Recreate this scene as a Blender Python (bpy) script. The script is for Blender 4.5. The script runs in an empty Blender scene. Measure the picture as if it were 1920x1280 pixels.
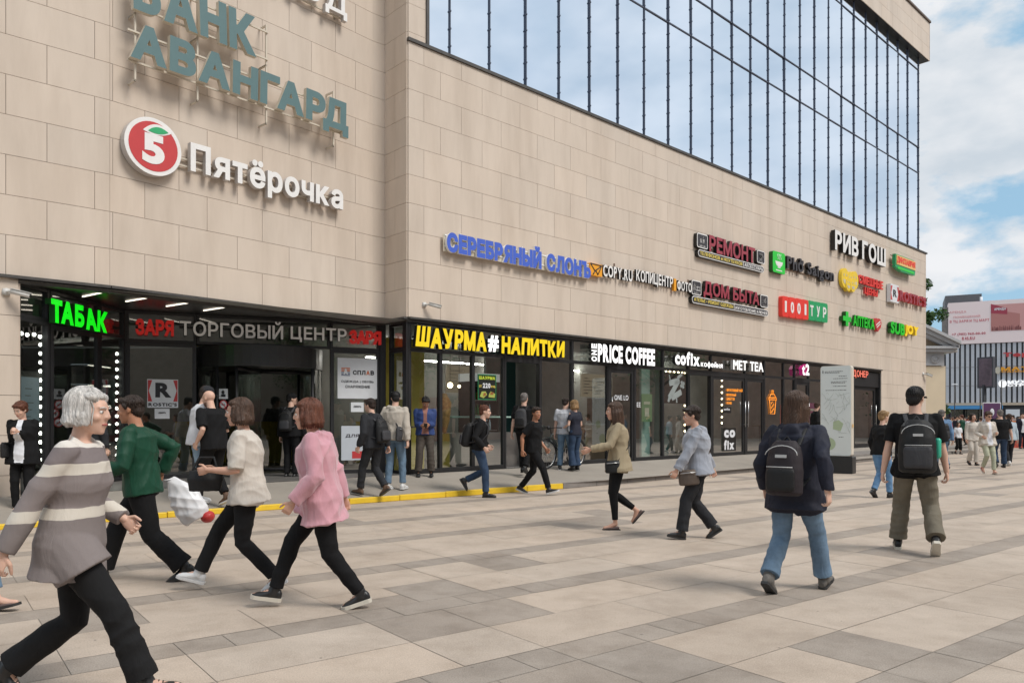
import bpy, bmesh, math, random
import numpy as np
from mathutils import Vector, Matrix
R = math.radians
scene = bpy.context.scene
COL = scene.collection
rng = random.Random(7)
F, HZ, CZ = 1440.0, 787.0, 1.45          # focal length and horizon in photo pixels, eye height

# ------------------------------------------------------------------ camera
cam = bpy.data.cameras.new('camera')
cam.sensor_width = 36.0
cam.lens = F / 1920 * 36
cam.shift_y = (HZ - 640) / 1920
cam.clip_start, cam.clip_end = 0.1, 3000
camo = bpy.data.objects.new('camera', cam)
COL.objects.link(camo)
camo.location = (0, 0, CZ)
camo.rotation_euler = (R(90), 0, 0)
scene.camera = camo

# ------------------------------------------------------------------ world, sun, exposure
SUN_EL, SUN_AZ = 50.0, 124.0             # azimuth measured from +Y towards +X
world = bpy.data.worlds.new('World')
scene.world = world
world.use_nodes = True
nt = world.node_tree
bg = nt.nodes['Background']
sky = nt.nodes.new('ShaderNodeTexSky')
sky.sky_type = 'NISHITA'
sky.sun_disc = False
sky.sun_elevation = R(SUN_EL)
sky.sun_rotation = R(SUN_AZ)
sky.air_density = 1.0
sky.dust_density = 0.6
sky.ozone_density = 1.5
tc = nt.nodes.new('ShaderNodeTexCoord')
mp = nt.nodes.new('ShaderNodeMapping')
mp.inputs['Scale'].default_value = (1.0, 1.0, 2.1)
mp.inputs['Location'].default_value = (8.3605, 7.7076, 8.9189)
nz = nt.nodes.new('ShaderNodeTexNoise')
nz.inputs['Scale'].default_value = 4.2
nz.inputs['Detail'].default_value = 9
nz.inputs['Roughness'].default_value = 0.56
nz.inputs['Distortion'].default_value = 0.1
rp = nt.nodes.new('ShaderNodeValToRGB')
rp.color_ramp.elements[0].position = 0.415
rp.color_ramp.elements[1].position = 0.50
nz2 = nt.nodes.new('ShaderNodeTexNoise')
nz2.inputs['Scale'].default_value = 9.0
nz2.inputs['Detail'].default_value = 8
crp = nt.nodes.new('ShaderNodeValToRGB')
crp.color_ramp.elements[0].position = 0.30
crp.color_ramp.elements[0].color = (5.3, 5.9, 6.5, 1)
crp.color_ramp.elements[1].position = 0.62
crp.color_ramp.elements[1].color = (7.7, 7.8, 8.0, 1)
skm = nt.nodes.new('ShaderNodeMix'); skm.data_type = 'RGBA'; skm.blend_type = 'MULTIPLY'
skm.inputs['Factor'].default_value = 1.0
skm.inputs['B'].default_value = (1.0, 1.0, 1.0, 1)
mx = nt.nodes.new('ShaderNodeMix'); mx.data_type = 'RGBA'
L = nt.links.new
L(tc.outputs['Generated'], mp.inputs['Vector'])
L(mp.outputs['Vector'], nz.inputs['Vector'])
L(mp.outputs['Vector'], nz2.inputs['Vector'])
L(nz.outputs['Fac'], rp.inputs['Fac'])
L(nz2.outputs['Fac'], crp.inputs['Fac'])
L(sky.outputs['Color'], skm.inputs['A'])
pale = nt.nodes.new('ShaderNodeMix'); pale.data_type = 'RGBA'
pale.inputs['Factor'].default_value = .8
pale.inputs['B'].default_value = (3.2, 5.3, 7.0, 1)
L(skm.outputs['Result'], pale.inputs['A'])
L(pale.outputs['Result'], mx.inputs['A'])
# unseen sky to the right: even cloud veil added for the glazing's reflection
sep = nt.nodes.new('ShaderNodeSeparateXYZ'); L(tc.outputs['Generated'], sep.inputs[0])
vr = nt.nodes.new('ShaderNodeMapRange'); vr.interpolation_type = 'SMOOTHSTEP'
vr.inputs['From Min'].default_value = .60; vr.inputs['From Max'].default_value = .78
vm = nt.nodes.new('ShaderNodeMix'); vm.data_type = 'FLOAT'
L(sep.outputs['X'], vr.inputs['Value'])
soft = nt.nodes.new('ShaderNodeMapRange'); soft.inputs['From Min'].default_value = .3; soft.inputs['From Max'].default_value = .7
soft.inputs['To Min'].default_value = .80; soft.inputs['To Max'].default_value = .95
L(nz.outputs['Fac'], soft.inputs['Value'])
L(vr.outputs['Result'], vm.inputs['Factor']); L(rp.outputs['Color'], vm.inputs['A']); L(soft.outputs['Result'], vm.inputs['B'])
L(crp.outputs['Color'], mx.inputs['B'])
L(vm.outputs['Result'], mx.inputs['Factor'])
L(mx.outputs['Result'], bg.inputs['Color'])
bg.inputs['Strength'].default_value = 0.115
sunl = bpy.data.lights.new('sun', 'SUN')
sunl.energy = 2.6
sunl.angle = R(22)
sunl.color = (1.0, 0.95, 0.88)
suno = bpy.data.objects.new('sun', sunl)
COL.objects.link(suno)
suno.rotation_euler = (R(90 - SUN_EL), 0, R(180 - SUN_AZ))
scene.view_settings.view_transform = 'Standard'
scene.view_settings.look = 'None'
scene.view_settings.exposure = 0.0
scene.view_settings.gamma = 1.0
scene.cycles.max_bounces = 8
scene.cycles.transparent_max_bounces = 16

# ------------------------------------------------------------------ helpers
def tag(o, label=None, cat=None, group=None, kind=None):
    if label: o['label'] = label
    if cat: o['category'] = cat
    if group: o['group'] = group
    if kind: o['kind'] = kind
    return o

def empty(name, loc=(0, 0, 0), rz=0, label=None, cat=None, group=None):
    o = bpy.data.objects.new(name, None)
    o.empty_display_size = 0.2
    COL.objects.link(o)
    o.location = loc
    o.rotation_euler = (0, 0, rz)
    return tag(o, label, cat, group)

class MB:
    """collects faces (points in world or local space) and links them as ONE mesh object"""
    def __init__(s): s.v, s.f, s.m, s.c, s.sm = [], [], [], [], []
    def face(s, pts, mi=0, col=None, sm=False):
        b = len(s.v); s.v += [tuple(p) for p in pts]
        s.f.append(tuple(range(b, b + len(pts)))); s.m.append(mi); s.c.append(col); s.sm.append(sm)
    def raw(s, vs, fs, mi=0, sm=False, mis=None, col=None):
        b = len(s.v); s.v += [tuple(p) for p in vs]
        for k, f in enumerate(fs):
            s.f.append(tuple(b + i for i in f)); s.m.append(mis[k] if mis is not None else mi); s.c.append(col); s.sm.append(sm)
    def box(s, o, a, b, c, mi=0, col=None):
        o, a, b, c = Vector(o), Vector(a), Vector(b), Vector(c)
        if a.cross(b).dot(c) < 0: a, b = b, a
        p = [o, o + a, o + a + b, o + b, o + c, o + a + c, o + a + b + c, o + b + c]
        s.raw(p, [(3, 2, 1, 0), (4, 5, 6, 7), (0, 1, 5, 4), (1, 2, 6, 5), (2, 3, 7, 6), (3, 0, 4, 7)], mi, col=col)
    def abox(s, x0, x1, y0, y1, z0, z1, mi=0, col=None):
        s.box((x0, y0, z0), (x1 - x0, 0, 0), (0, y1 - y0, 0), (0, 0, z1 - z0), mi, col)
    def loft(s, rings, n=14, mi=0, sm=True):
        """rings: (centre, axis a, axis b) ellipses; closed by fans"""
        vs, fs = [], []
        for c, a, b in rings:
            c, a, b = Vector(c), Vector(a), Vector(b)
            for k in range(n):
                t = 2 * math.pi * k / n
                vs.append(c + a * math.cos(t) + b * math.sin(t))
        for r in range(len(rings) - 1):
            for k in range(n):
                k2 = (k + 1) % n
                fs.append((r * n + k, r * n + k2, (r + 1) * n + k2, (r + 1) * n + k))
        fs.append(tuple(reversed(range(n))))
        fs.append(tuple(range((len(rings) - 1) * n, len(rings) * n)))
        s.raw(vs, fs, mi, sm)
    def limb(s, pts, rad, n=12, mi=0, ref=(0, 1, 0), flat=1.0, cap=True):
        """round tapering tube through pts; flat scales the second axis"""
        pts = [Vector(p) for p in pts]; rings = []
        a0 = None
        for i, p in enumerate(pts):
            t = (pts[min(i + 1, len(pts) - 1)] - pts[max(i - 1, 0)])
            if t.length < 1e-9: t = Vector((0, 0, 1))
            t.normalize()
            a = t.cross(Vector(ref)) if a0 is None else a0 - t * a0.dot(t)
            if a.length < 1e-4: a = t.cross(Vector((1, 0, 0)))
            a.normalize(); a0 = a
            b = t.cross(a)
            r = rad[i] if hasattr(rad, '__len__') else rad
            if cap and i == 0:  # rounded start
                rings.append((p - t * r * .85 * 1, a * r * .45, b * r * .45 * flat)); rings.append((p - t * r * .5, a * r * .85, b * r * .85 * flat))
            rings.append((p, a * r, b * r * flat))
            if cap is True and i == len(pts) - 1:
                rings.append((p + t * r * .5, a * r * .85, b * r * .85 * flat)); rings.append((p + t * r * .85, a * r * .45, b * r * .45 * flat))
        s.loft(rings, n, mi)
    def tube(s, pts, r, n=6, mi=0): s.limb(pts, r, n, mi, cap=False)
    def ball(s, c, rx, ry=None, rz=None, n=12, mi=0, M=None):
        ry = rx if ry is None else ry; rz = rx if rz is None else rz
        vs, fs = [], []; h = max(4, n // 2)
        for j in range(1, h):
            th = math.pi * j / h
            for k in range(n):
                ph = 2 * math.pi * k / n
                vs.append(Vector((rx * math.sin(th) * math.cos(ph), ry * math.sin(th) * math.sin(ph), rz * math.cos(th))))
        vs.append(Vector((0, 0, rz))); vs.append(Vector((0, 0, -rz)))
        for j in range(h - 2):
            for k in range(n):
                k2 = (k + 1) % n
                fs.append((j * n + k, (j + 1) * n + k, (j + 1) * n + k2, j * n + k2))
        T, Bt = len(vs) - 2, len(vs) - 1
        for k in range(n):
            k2 = (k + 1) % n
            fs.append((T, k, k2)); fs.append((Bt, (h - 2) * n + k2, (h - 2) * n + k))
        c = Vector(c)
        vs = [c + ((M @ v) if M is not None else v) for v in vs]
        s.raw(vs, fs, mi, True)
    def disc(s, c, a, b, n=24, mi=0, thick=None):
        c, a, b = Vector(c), Vector(a), Vector(b)
        p = [c + a * math.cos(2 * math.pi * k / n) + b * math.sin(2 * math.pi * k / n) for k in range(n)]
        s.face(p, mi)
        if thick is not None:
            q = [x + Vector(thick) for x in p]
            s.face(list(reversed(q)), mi)
            for k in range(n): s.face([p[k], q[k], q[(k + 1) % n], p[(k + 1) % n]], mi)
    def mesh(s, name):
        me = bpy.data.meshes.new(name)
        me.from_pydata(s.v, [], s.f)
        me.polygons.foreach_set('material_index', s.m)
        me.polygons.foreach_set('use_smooth', s.sm)
        if any(c is not None for c in s.c):
            at = me.color_attributes.new('tint', 'FLOAT_COLOR', 'CORNER')
            d = np.ones((len(me.loops), 4), dtype=np.float32); i = 0
            for f, c in zip(s.f, s.c):
                k = len(f)
                if c is not None: d[i:i + k, :3] = c
                i += k
            at.data.foreach_set('color', d.ravel())
        me.update()
        return me
    def build(s, name, mats, parent=None, fix=False):
        me = s.mesh(name)
        if fix:
            bm = bmesh.new(); bm.from_mesh(me); bmesh.ops.recalc_face_normals(bm, faces=bm.faces); bm.to_mesh(me); bm.free()
        return link(name, me, mats, parent)

def link(name, me, mats, parent=None):
    if mats is not None:
        for m in (mats if isinstance(mats, (list, tuple)) else [mats]): me.materials.append(m)
    o = bpy.data.objects.new(name, me)
    COL.objects.link(o)
    if parent is not None:
        o.parent = parent
        if parent.type != 'EMPTY' or parent.location.length == 0 and parent.rotation_euler.z == 0: pass
    return o

def at(px, py, z=0.0):
    """the point of the horizontal plane z seen at photo pixel (px, py)"""
    d = F * (CZ - z) / (py - HZ)
    return Vector(((px - 960) / F * d, d, z))

def at_d(px, py, d):
    return Vector(((px - 960) / F * d, d, CZ - (py - HZ) * d / F))

class Wall:
    """a vertical plane: origin P, running along m; out points to the street"""
    def __init__(s, P, Q=None, ang=None):
        s.P = Vector((P[0], P[1]))
        if Q is not None:
            d = Vector((Q[0], Q[1])) - s.P; s.L = d.length; s.m = d.normalized()
        else:
            s.m = Vector((math.sin(R(ang)), math.cos(R(ang)))); s.L = 0
        s.out = Vector((s.m.y, -s.m.x))
    def pt(s, u, z, o=0.0):
        p = s.P + s.m * u + s.out * o
        return Vector((p.x, p.y, z))
    def sz(s, px, py, o=0.0):
        """wall coordinates seen at a photo pixel, on the plane o in front of the wall"""
        P = s.P + s.out * o
        k = (px - 960) / F
        t = (k * P.y - P.x) / (s.m.x - k * s.m.y)
        d = P.y + s.m.y * t
        return t, CZ - (py - HZ) * d / F
    def box(s, mb, u0, u1, z0, z1, o0, o1, mi=0, col=None):
        mb.box(s.pt(u0, z0, o0), s.pt(u1, z0, o0) - s.pt(u0, z0, o0), s.pt(u0, z0, o1) - s.pt(u0, z0, o0), (0, 0, z1 - z0), mi, col)
    def quad(s, mb, u0, u1, z0, z1, o, mi=0, col=None):
        mb.face([s.pt(u0, z0, o), s.pt(u1, z0, o), s.pt(u1, z1, o), s.pt(u0, z1, o)], mi, col)

# ------------------------------------------------------------------ materials
def srgb(r, g, b):
    return tuple(((c / 255) / 12.92 if c / 255 <= .04045 else ((c / 255 + .055) / 1.055) ** 2.4) for c in (r, g, b))

MATS = {}
def mat(name, col, rough=.6, metal=0.0, var=0.0, vscale=3.0, bump=0.0, bscale=40.0, emit=None, estr=0.0, tint=False, spec=.5, coords='Object', stretch=(1, 1, 1), trans=0.0):
    if name in MATS: return MATS[name]
    m = bpy.data.materials.new(name); m.use_nodes = True
    t = m.node_tree; b = t.nodes['Principled BSDF']; K = t.links.new
    b.inputs['Roughness'].default_value = rough
    b.inputs['Metallic'].default_value = metal
    b.inputs['Specular IOR Level'].default_value = spec
    b.inputs['Base Color'].default_value = (*col, 1)
    co = t.nodes.new('ShaderNodeTexCoord'); mpn = t.nodes.new('ShaderNodeMapping')
    mpn.inputs['Scale'].default_value = stretch
    K(co.outputs[coords], mpn.inputs['Vector'])
    src = None
    if var > 0:
        n = t.nodes.new('ShaderNodeTexNoise'); n.inputs['Scale'].default_value = vscale; n.inputs['Detail'].default_value = 6; n.inputs['Roughness'].default_value = .6
        K(mpn.outputs['Vector'], n.inputs['Vector'])
        r = t.nodes.new('ShaderNodeValToRGB')
        r.color_ramp.elements[0].position = .3; r.color_ramp.elements[1].position = .7
        r.color_ramp.elements[0].color = (*[c * (1 - var) for c in col], 1)
        r.color_ramp.elements[1].color = (*[min(1, c * (1 + var)) for c in col], 1)
        K(n.outputs['Fac'], r.inputs['Fac']); src = r.outputs['Color']
    if tint:
        a = t.nodes.new('ShaderNodeVertexColor'); a.layer_name = 'tint'
        x = t.nodes.new('ShaderNodeMix'); x.data_type = 'RGBA'; x.blend_type = 'MULTIPLY'; x.inputs['Factor'].default_value = 1
        if src is not None: K(src, x.inputs['A'])
        else: x.inputs['A'].default_value = (*col, 1)
        K(a.outputs['Color'], x.inputs['B']); src = x.outputs['Result']
    if src is not None: K(src, b.inputs['Base Color'])
    if bump > 0:
        n = t.nodes.new('ShaderNodeTexNoise'); n.inputs['Scale'].default_value = bscale; n.inputs['Detail'].default_value = 5
        K(mpn.outputs['Vector'], n.inputs['Vector'])
        bp = t.nodes.new('ShaderNodeBump'); bp.inputs['Strength'].default_value = bump; bp.inputs['Distance'].default_value = .01
        K(n.outputs['Fac'], bp.inputs['Height']); K(bp.outputs['Normal'], b.inputs['Normal'])
    if emit is not None:
        b.inputs['Emission Color'].default_value = (*emit, 1); b.inputs['Emission Strength'].default_value = estr
    MATS[name] = m
    return m

def glass(name, tint, base=.10, grazing=.9, rough=0.0, refl=(1, 1, 1)):
    """thin window pane: clear with a Fresnel-weighted mirror"""
    if name in MATS: return MATS[name]
    m = bpy.data.materials.new(name); m.use_nodes = True
    t = m.node_tree; t.nodes.remove(t.nodes['Principled BSDF']); K = t.links.new
    out = t.nodes['Material Output']
    tr = t.nodes.new('ShaderNodeBsdfTransparent'); tr.inputs['Color'].default_value = (*tint, 1)
    gl = t.nodes.new('ShaderNodeBsdfGlossy'); gl.inputs['Roughness'].default_value = rough; gl.inputs['Color'].default_value = (*refl, 1)
    lw = t.nodes.new('ShaderNodeLayerWeight'); lw.inputs['Blend'].default_value = .5
    mr = t.nodes.new('ShaderNodeMapRange'); mr.inputs['From Min'].default_value = 0; mr.inputs['From Max'].default_value = 1
    pw = t.nodes.new('ShaderNodeMath'); pw.operation = 'POWER'; pw.inputs[1].default_value = 2.2
    mr.inputs['To Min'].default_value = base; mr.inputs['To Max'].default_value = grazing
    K(lw.outputs['Facing'], pw.inputs[0]); K(pw.outputs[0], mr.inputs['Value'])
    ms = t.nodes.new('ShaderNodeMixShader')
    K(mr.outputs['Result'], ms.inputs['Fac']); K(tr.outputs[0], ms.inputs[1]); K(gl.outputs[0], ms.inputs[2])
    K(ms.outputs[0], out.inputs['Surface'])
    MATS[name] = m
    return m
# ------------------------------------------------------------------ common materials
M_STONE = mat('beige_stone_cladding', (.64, .543, .455), .75, var=.045, vscale=1.3, bump=.06, bscale=90, tint=True, stretch=(1, 1, .35))
def weather(m, lo, sc, st):
    t = m.node_tree; K = t.links.new; b = t.nodes['Principled BSDF']; src = b.inputs['Base Color'].links[0].from_socket
    co = t.nodes.new('ShaderNodeTexCoord'); mg = t.nodes.new('ShaderNodeMapping'); mg.inputs['Scale'].default_value = st; K(co.outputs['Object'], mg.inputs['Vector'])
    n = t.nodes.new('ShaderNodeTexNoise'); n.inputs['Scale'].default_value = sc; n.inputs['Detail'].default_value = 8; n.inputs['Roughness'].default_value = .65; K(mg.outputs['Vector'], n.inputs['Vector'])
    r = t.nodes.new('ShaderNodeValToRGB'); e = r.color_ramp.elements; e[0].position = .34; e[0].color = (lo, lo * .985, lo * .97, 1); e[1].position = .56; e[1].color = (1, 1, 1, 1); K(n.outputs['Fac'], r.inputs['Fac'])
    x = t.nodes.new('ShaderNodeMix'); x.data_type = 'RGBA'; x.blend_type = 'MULTIPLY'; x.inputs['Factor'].default_value = 1
    K(src, x.inputs['A']); K(r.outputs['Color'], x.inputs['B']); K(x.outputs['Result'], b.inputs['Base Color'])
weather(M_STONE, .88, 1.5, (1, 1, .16))
M_JOINT = mat('panel_joint_backing', (.16, .12, .09), .9)
M_DARK = mat('dark_grey_aluminium', (.030, .030, .032), .42, metal=.3, var=.15, vscale=2)
M_TRIM = mat('weathered_dark_trim', (.075, .07, .066), .55, metal=.2, var=.3, vscale=4, bump=.1, bscale=20)
M_SOFFIT = mat('black_soffit', (.022, .022, .023), .3, var=.1)
M_GLASS = glass('shop_glass', (.80, .86, .84), .20, .95)
M_GLASSD = glass('dark_shop_glass', (.58, .64, .62), .17, .95)
M_STEEL = mat('brushed_steel', (.62, .62, .62), .28, metal=1.0)
M_INTW = mat('shop_inner_wall', (.30, .30, .285), .8, var=.12)
M_INTF = mat('shop_inner_floor', (.16, .15, .14), .35, var=.15)
M_WHITE = mat('white_paint', (.78, .78, .77), .5, var=.03)
M_BLACK = mat('black_plastic', (.018, .018, .019), .45)
M_LAMP = mat('lit_tube', (.9, .88, .82), .5, emit=(1, .9, .75), estr=2.2)
M_STRIP = mat('shop_fill_strip', (.9, .9, .88), .5, emit=(1, .95, .86), estr=22)
M_BULB = mat('lit_bulb', (.9, .9, .85), .4, emit=(1, .95, .86), estr=9)
M_BULBW = mat('lit_warm_bulb', (.9, .85, .7), .4, emit=(1, .8, .5), estr=9)

# ------------------------------------------------------------------ plan of the shopping centre (metres, camera at 0,0)
PA1 = Vector((-6.53, 12.45)); dirA = Vector((.747, .665))
PA0 = PA1 - dirA * 6.0
PB1 = Vector((-3.03, 16.59)); PI = Vector((-2.775, 16.81)); PE = Vector((-2.197, 16.18))
WA = Wall(PA0, PA1); WB = Wall(PA1, PB1); WC = Wall(PB1, PI); WR = Wall(PI, PE)
WM = Wall(PE, ang=46.74); WM.L = 30.33
PF = Vector(WM.pt(WM.L, 0)[:2])
WX = Wall(PF, PF - WM.out * 14)           # far end of the block
PP = Vector((-7.47, 11.61))               # end of the pier beside the tobacconist
WT = Wall(PP, (-7.37, 14.66)); WN = Wall((-7.37, 14.66), (-2.86, 16.77))   # tobacconist front, main entrance front
ZB, ZS = 3.62, 0.31                        # underside of the cladding, shop floor

mall = empty('shopping_centre', (0, 0, 0), label='large beige stone clad shopping centre with glazed upper floors and ground floor shops', cat='building')

def clad(w, u0, u1, z0, z1, jA, jB, mb, o=0.0, th=.03, k0=0, gap=.007, h=.6, zbase=None):
    """running bond stone panels with open joints"""
    zbase = z0 if zbase is None else zbase
    k = math.floor((z0 - zbase) / h + 1e-6)
    while zbase + k * h < z1 - 1e-4:
        a, b = max(z0, zbase + k * h), min(z1, zbase + (k + 1) * h)
        js = [u0] + [j for j in (jA if (k + k0) % 2 == 0 else jB) if u0 + .03 < j < u1 - .03] + [u1]
        for i in range(len(js) - 1):
            v = 1 + rng.gauss(0, .015); wv = rng.gauss(0, .005)
            col = (v + wv, v, v - wv)
            w.box(mb, js[i] + (gap / 2 if i else 0), js[i + 1] - (gap / 2 if i < len(js) - 2 else 0), a + gap / 2, b - gap / 2, o, o + th, 0, col)
        k += 1
    mb2 = w.quad(mb, u0, u1, z0, z1, o + .004, 1)

def frange(a, b, st):
    r = []
    while a < b: r.append(a); a += st
    return r

ZG = 9.44                                   # foot of the upper glazing
mb = MB()
clad(WM, 0, WM.L, ZB, ZG - .02, [.40] + frange(1.44, 31, 1.2), frange(.85, 31, 1.2), mb, k0=1)
clad(WM, 0, .48, ZG - .02, 21.0, [], [], mb, zbase=ZB)
clad(WM, 24.95, WM.L, 0.0, ZB, frange(25.6, 31, 1.2), frange(26.2, 31, 1.2), mb, zbase=ZB - 3.6)
mb.build('stone_wall', [M_STONE, M_JOINT], mall)
mb = MB()
clad(WR, 0.03, WR.L, ZB, 21, [], [.42], mb)
mb.build('stone_wall', [M_STONE, M_JOINT], mall)
mb = MB()
uA = WA.L
uP = (PP - PA0).dot(WA.m)
s0 = WA.sz(10.2, 100)[0] % 1.2; s1 = WA.sz(87.3, 100)[0] % 1.2
clad(WA, 0, uA, ZB, 15, frange(s0, 7, 1.2), frange(s1, 7, 1.2), mb, k0=0)
clad(WA, 0, uP, 0, ZB, [], [], mb, zbase=ZB - 3.6)
WPR = Wall(PP, PP - WA.out * .35)
clad(WPR, 0, .30, 0, ZB, [], [], mb, zbase=ZB - 3.6)
mb.build('stone_wall', [M_STONE, M_JOINT], mall)
mb = MB()
j0 = WB.sz(270, 250)[0] % 1.1; j1 = WB.sz(334, 250)[0] % 1.1
clad(WB, 0, WB.L, ZB, 15, [j for j in frange(j0, 5.3, 1.1)], [j for j in frange(j1, 5.3, 1.1)], mb, k0=0)
clad(WC, 0, WC.L - .02, ZB, 15, [], [], mb)
mb.build('stone_wall', [M_STONE, M_JOINT], mall)
# core behind the cladding so that no light leaks
mb = MB()
top = 20.9
WR.quad(mb, 0, WR.L, ZB, top, -.02); WM.quad(mb, 0, WM.L, ZB, ZG - .02, -.02); WM.quad(mb, 0, 29.72, ZG - .02, top, -.16)
for w in (WA, WB, WC): w.quad(mb, 0, w.L, ZB, 15, -.02)
WA.quad(mb, 0, uP, 0, ZB, -.02); WM.quad(mb, 24.95, WM.L, 0, ZB, -.02); WX.quad(mb, 0, 14, 0, ZG, 0); WX.quad(mb, .2, 14, ZG, top, -.62); WX.quad(mb, .2, 14, 18.7, top, -.02)
back = [WM.pt(WM.L, top, -14), WM.pt(-12, top, -14)]
mb.face([WM.pt(0, top), WM.pt(WM.L, top), *back])
mb.face([WM.pt(WM.L, 0, -14), WM.pt(-12, 0, -14), WM.pt(-12, top, -14), WM.pt(WM.L, top, -14)])
mb.face([(*PA0, 15), (*PA1, 15), (*PB1, 15), (*PI, 15), (-14, 20, 15)])
mb.build('core_wall', M_INTW, mall)
# parapet copings, upper stone box
mb = MB()
WM.box(mb, -.02, WM.L + .1, ZG - .02, ZG + .05, -.25, .07)
WM.box(mb, .45, .52, ZG + .05, 18.66, -.05, .07)
mb.build('coping', M_TRIM, mall)
UB = .15
mb = MB()
clad(WM, -.0, WM.L + .02, 18.66, 20.46, frange(.6, 31, 1.2), frange(.0, 31, 1.2), mb, o=UB)
WXb = Wall(WM.pt(WM.L + .05, 0, UB + .03)[:2], WM.pt(WM.L + .05, 0, -14)[:2])
clad(WXb, 0, 13, 18.66, 20.46, frange(.6, 31, 1.2), frange(.0, 31, 1.2), mb, o=0)
mb.build('upper_band', [M_STONE, M_JOINT], mall)
mb = MB()
WM.box(mb, 0, WM.L + .02, 18.66, 18.72, -.3, UB - .005)
mb.build('soffit', M_SOFFIT, mall)
mb = MB()
WM.box(mb, -.1, WM.L + .08, 20.47, 20.56, -.4, UB + .09)
mb.build('roof_coping', mat('brown_coping', (.12, .085, .065), .6, var=.2), mall)
mb = MB()
WM.box(mb, 0, WM.L - .6, 20.5, 24.5, -9, -1.1)
mb.build('penthouse', mat('rooftop_render', (.42, .36, .34), .8, var=.1), mall)

# upper glazing: reflective panes with slightly different tilt, mullions with pressure clips
M_CURT = mat('reflective_blue_glass', (.80, .885, 1.0), .03, metal=1.0, var=.02, vscale=.3)
ms = [.5] + [1.2 + 1.18 * i for i in range(25)]
ms = [m for m in ms if m < 29.4] + [29.7]
zr = [ZG + .05, 13.2, 14.43, 18.1, 18.66]
cw = MB()
for i in range(len(ms) - 1):
    for j in range(4):
        a, b = ms[i] + .012, ms[i + 1] - .012; c, d = zr[j] + .01, zr[j + 1] - .01
        t1, t2 = rng.gauss(0, .0035), rng.gauss(0, .0035)
        cw.face([WM.pt(a, c, -.10), WM.pt(b, c, -.10 + t1), WM.pt(b, d, -.10 + t1 + t2), WM.pt(a, d, -.10 + t2)])
win = cw.build('curtain_window', M_CURT, mall)
mm = MB()
for s_ in ms[1:]:
    WM.box(mm, s_ - .008, s_ + .008, ZG + .05, 18.66, -.115, -.06)
    z = ZG + .3
    while z < 18.6:
        WM.box(mm, s_ - .016, s_ + .016, z - .018, z + .018, -.10, -.048); z += .39
for z in zr[1:4]: WM.box(mm, .5, 29.7, z - .016, z + .016, -.113, -.07)
mm.build('mullion_frame', mat('dark_blue_mullion', (.09, .10, .135), .4, metal=.4), win)
cw = MB()
for j in range(4):
    for k in range(8): WX.quad(cw, .12 + k * 1.2, 1.30 + k * 1.2, zr[j] + .01, zr[j + 1] - .01, -.58)
cw.build('curtain_window', M_CURT, mall)

# canopy trims
tr = MB()
for w in (WA, WB, WC, WM):
    a = 0; b = w.L if w is not WM else 24.95
    w.box(tr, a, b, ZB - .045, ZB - .002, -.02, .10)
    w.box(tr, a, b, ZB - .105, ZB - .052, -.16, .02)
    k = a + .7
    while k < b - .2:
        w.box(tr, k, k + .012, ZB - .107, ZB - .050, -.1, .024); k += 1.2
WR.box(tr, 0.1, WR.L, ZB - .045, ZB - .002, -.02, .10)
WR.box(tr, 0, WR.L, ZB - .105, ZB - .052, -.16, .02)
tr.build('canopy_trim', M_TRIM, mall)
# niche ceiling over the entrance
mb = MB()
c0 = [WA.pt(uP - .3, 3.545, -.1), (*PA1, 3.545), (*PB1, 3.545), (*PI, 3.545), (-2.86, 16.9, 3.545), (-7.37, 14.9, 3.545), (-7.9, 14.7, 3.545), (-7.9, 12.0, 3.545)]
mb.face([Vector(p) for p in c0])
mb.build('soffit', M_SOFFIT, mall)
# linear lights in the soffit
for (x0, y0, x1, y1) in ((155, 557, 202, 547), (236, 566, 287, 557.5), (312, 575, 363, 567), (382, 583, 430, 575.5)):
    p, q = at_d(x0, y0, 1), at_d(x1, y1, 1)
    cam_o = Vector((0, 0, CZ)); k1 = (3.53 - CZ) / (p.z - CZ); k2 = (3.53 - CZ) / (q.z - CZ)
    p = cam_o + (p - cam_o) * k1; q = cam_o + (q - cam_o) * k2; q = p + (q - p) * .86
    d = (q - p).normalized(); sd = d.cross(Vector((0, 0, 1))) * .011
    e = MB(); e.box(p - sd, q - p, sd * 2, (0, 0, .014))
    tag(e.build('ceiling_light', M_LAMP), 'slim lit linear light set in the black entrance soffit' , 'ceiling light', 'linear lights in the entrance soffit')

# ------------------------------------------------------------------ shopfronts
def framed(w, u0, u1, z0, z1, bar=.045, dep=.10, o=-.02, rails=(), gm=None, name='window', fm=None, parent=None, foot=.0):
    """window frame with rails; the pane is its sub-part"""
    m = MB()
    w.box(m, u0, u0 + bar, z0, z1, o - dep, o); w.box(m, u1 - bar, u1, z0, z1, o - dep, o)
    w.box(m, u0 + bar, u1 - bar, z0, z0 + bar + foot, o - dep, o - .002); w.box(m, u0 + bar, u1 - bar, z1 - bar, z1, o - dep, o - .002)
    for r in rails: w.box(m, u0 + bar, u1 - bar, r - bar * .6, r + bar * .6, o - dep, o - .002)
    fo = m.build(name, fm or M_DARK, parent or mall)
    g = MB(); w.quad(g, u0 + bar * .5, u1 - bar * .5, z0 + bar * .5, z1 - bar * .5, o - dep * .45)
    g.build('glass_pane', gm or M_GLASS, fo)
    return fo

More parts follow.
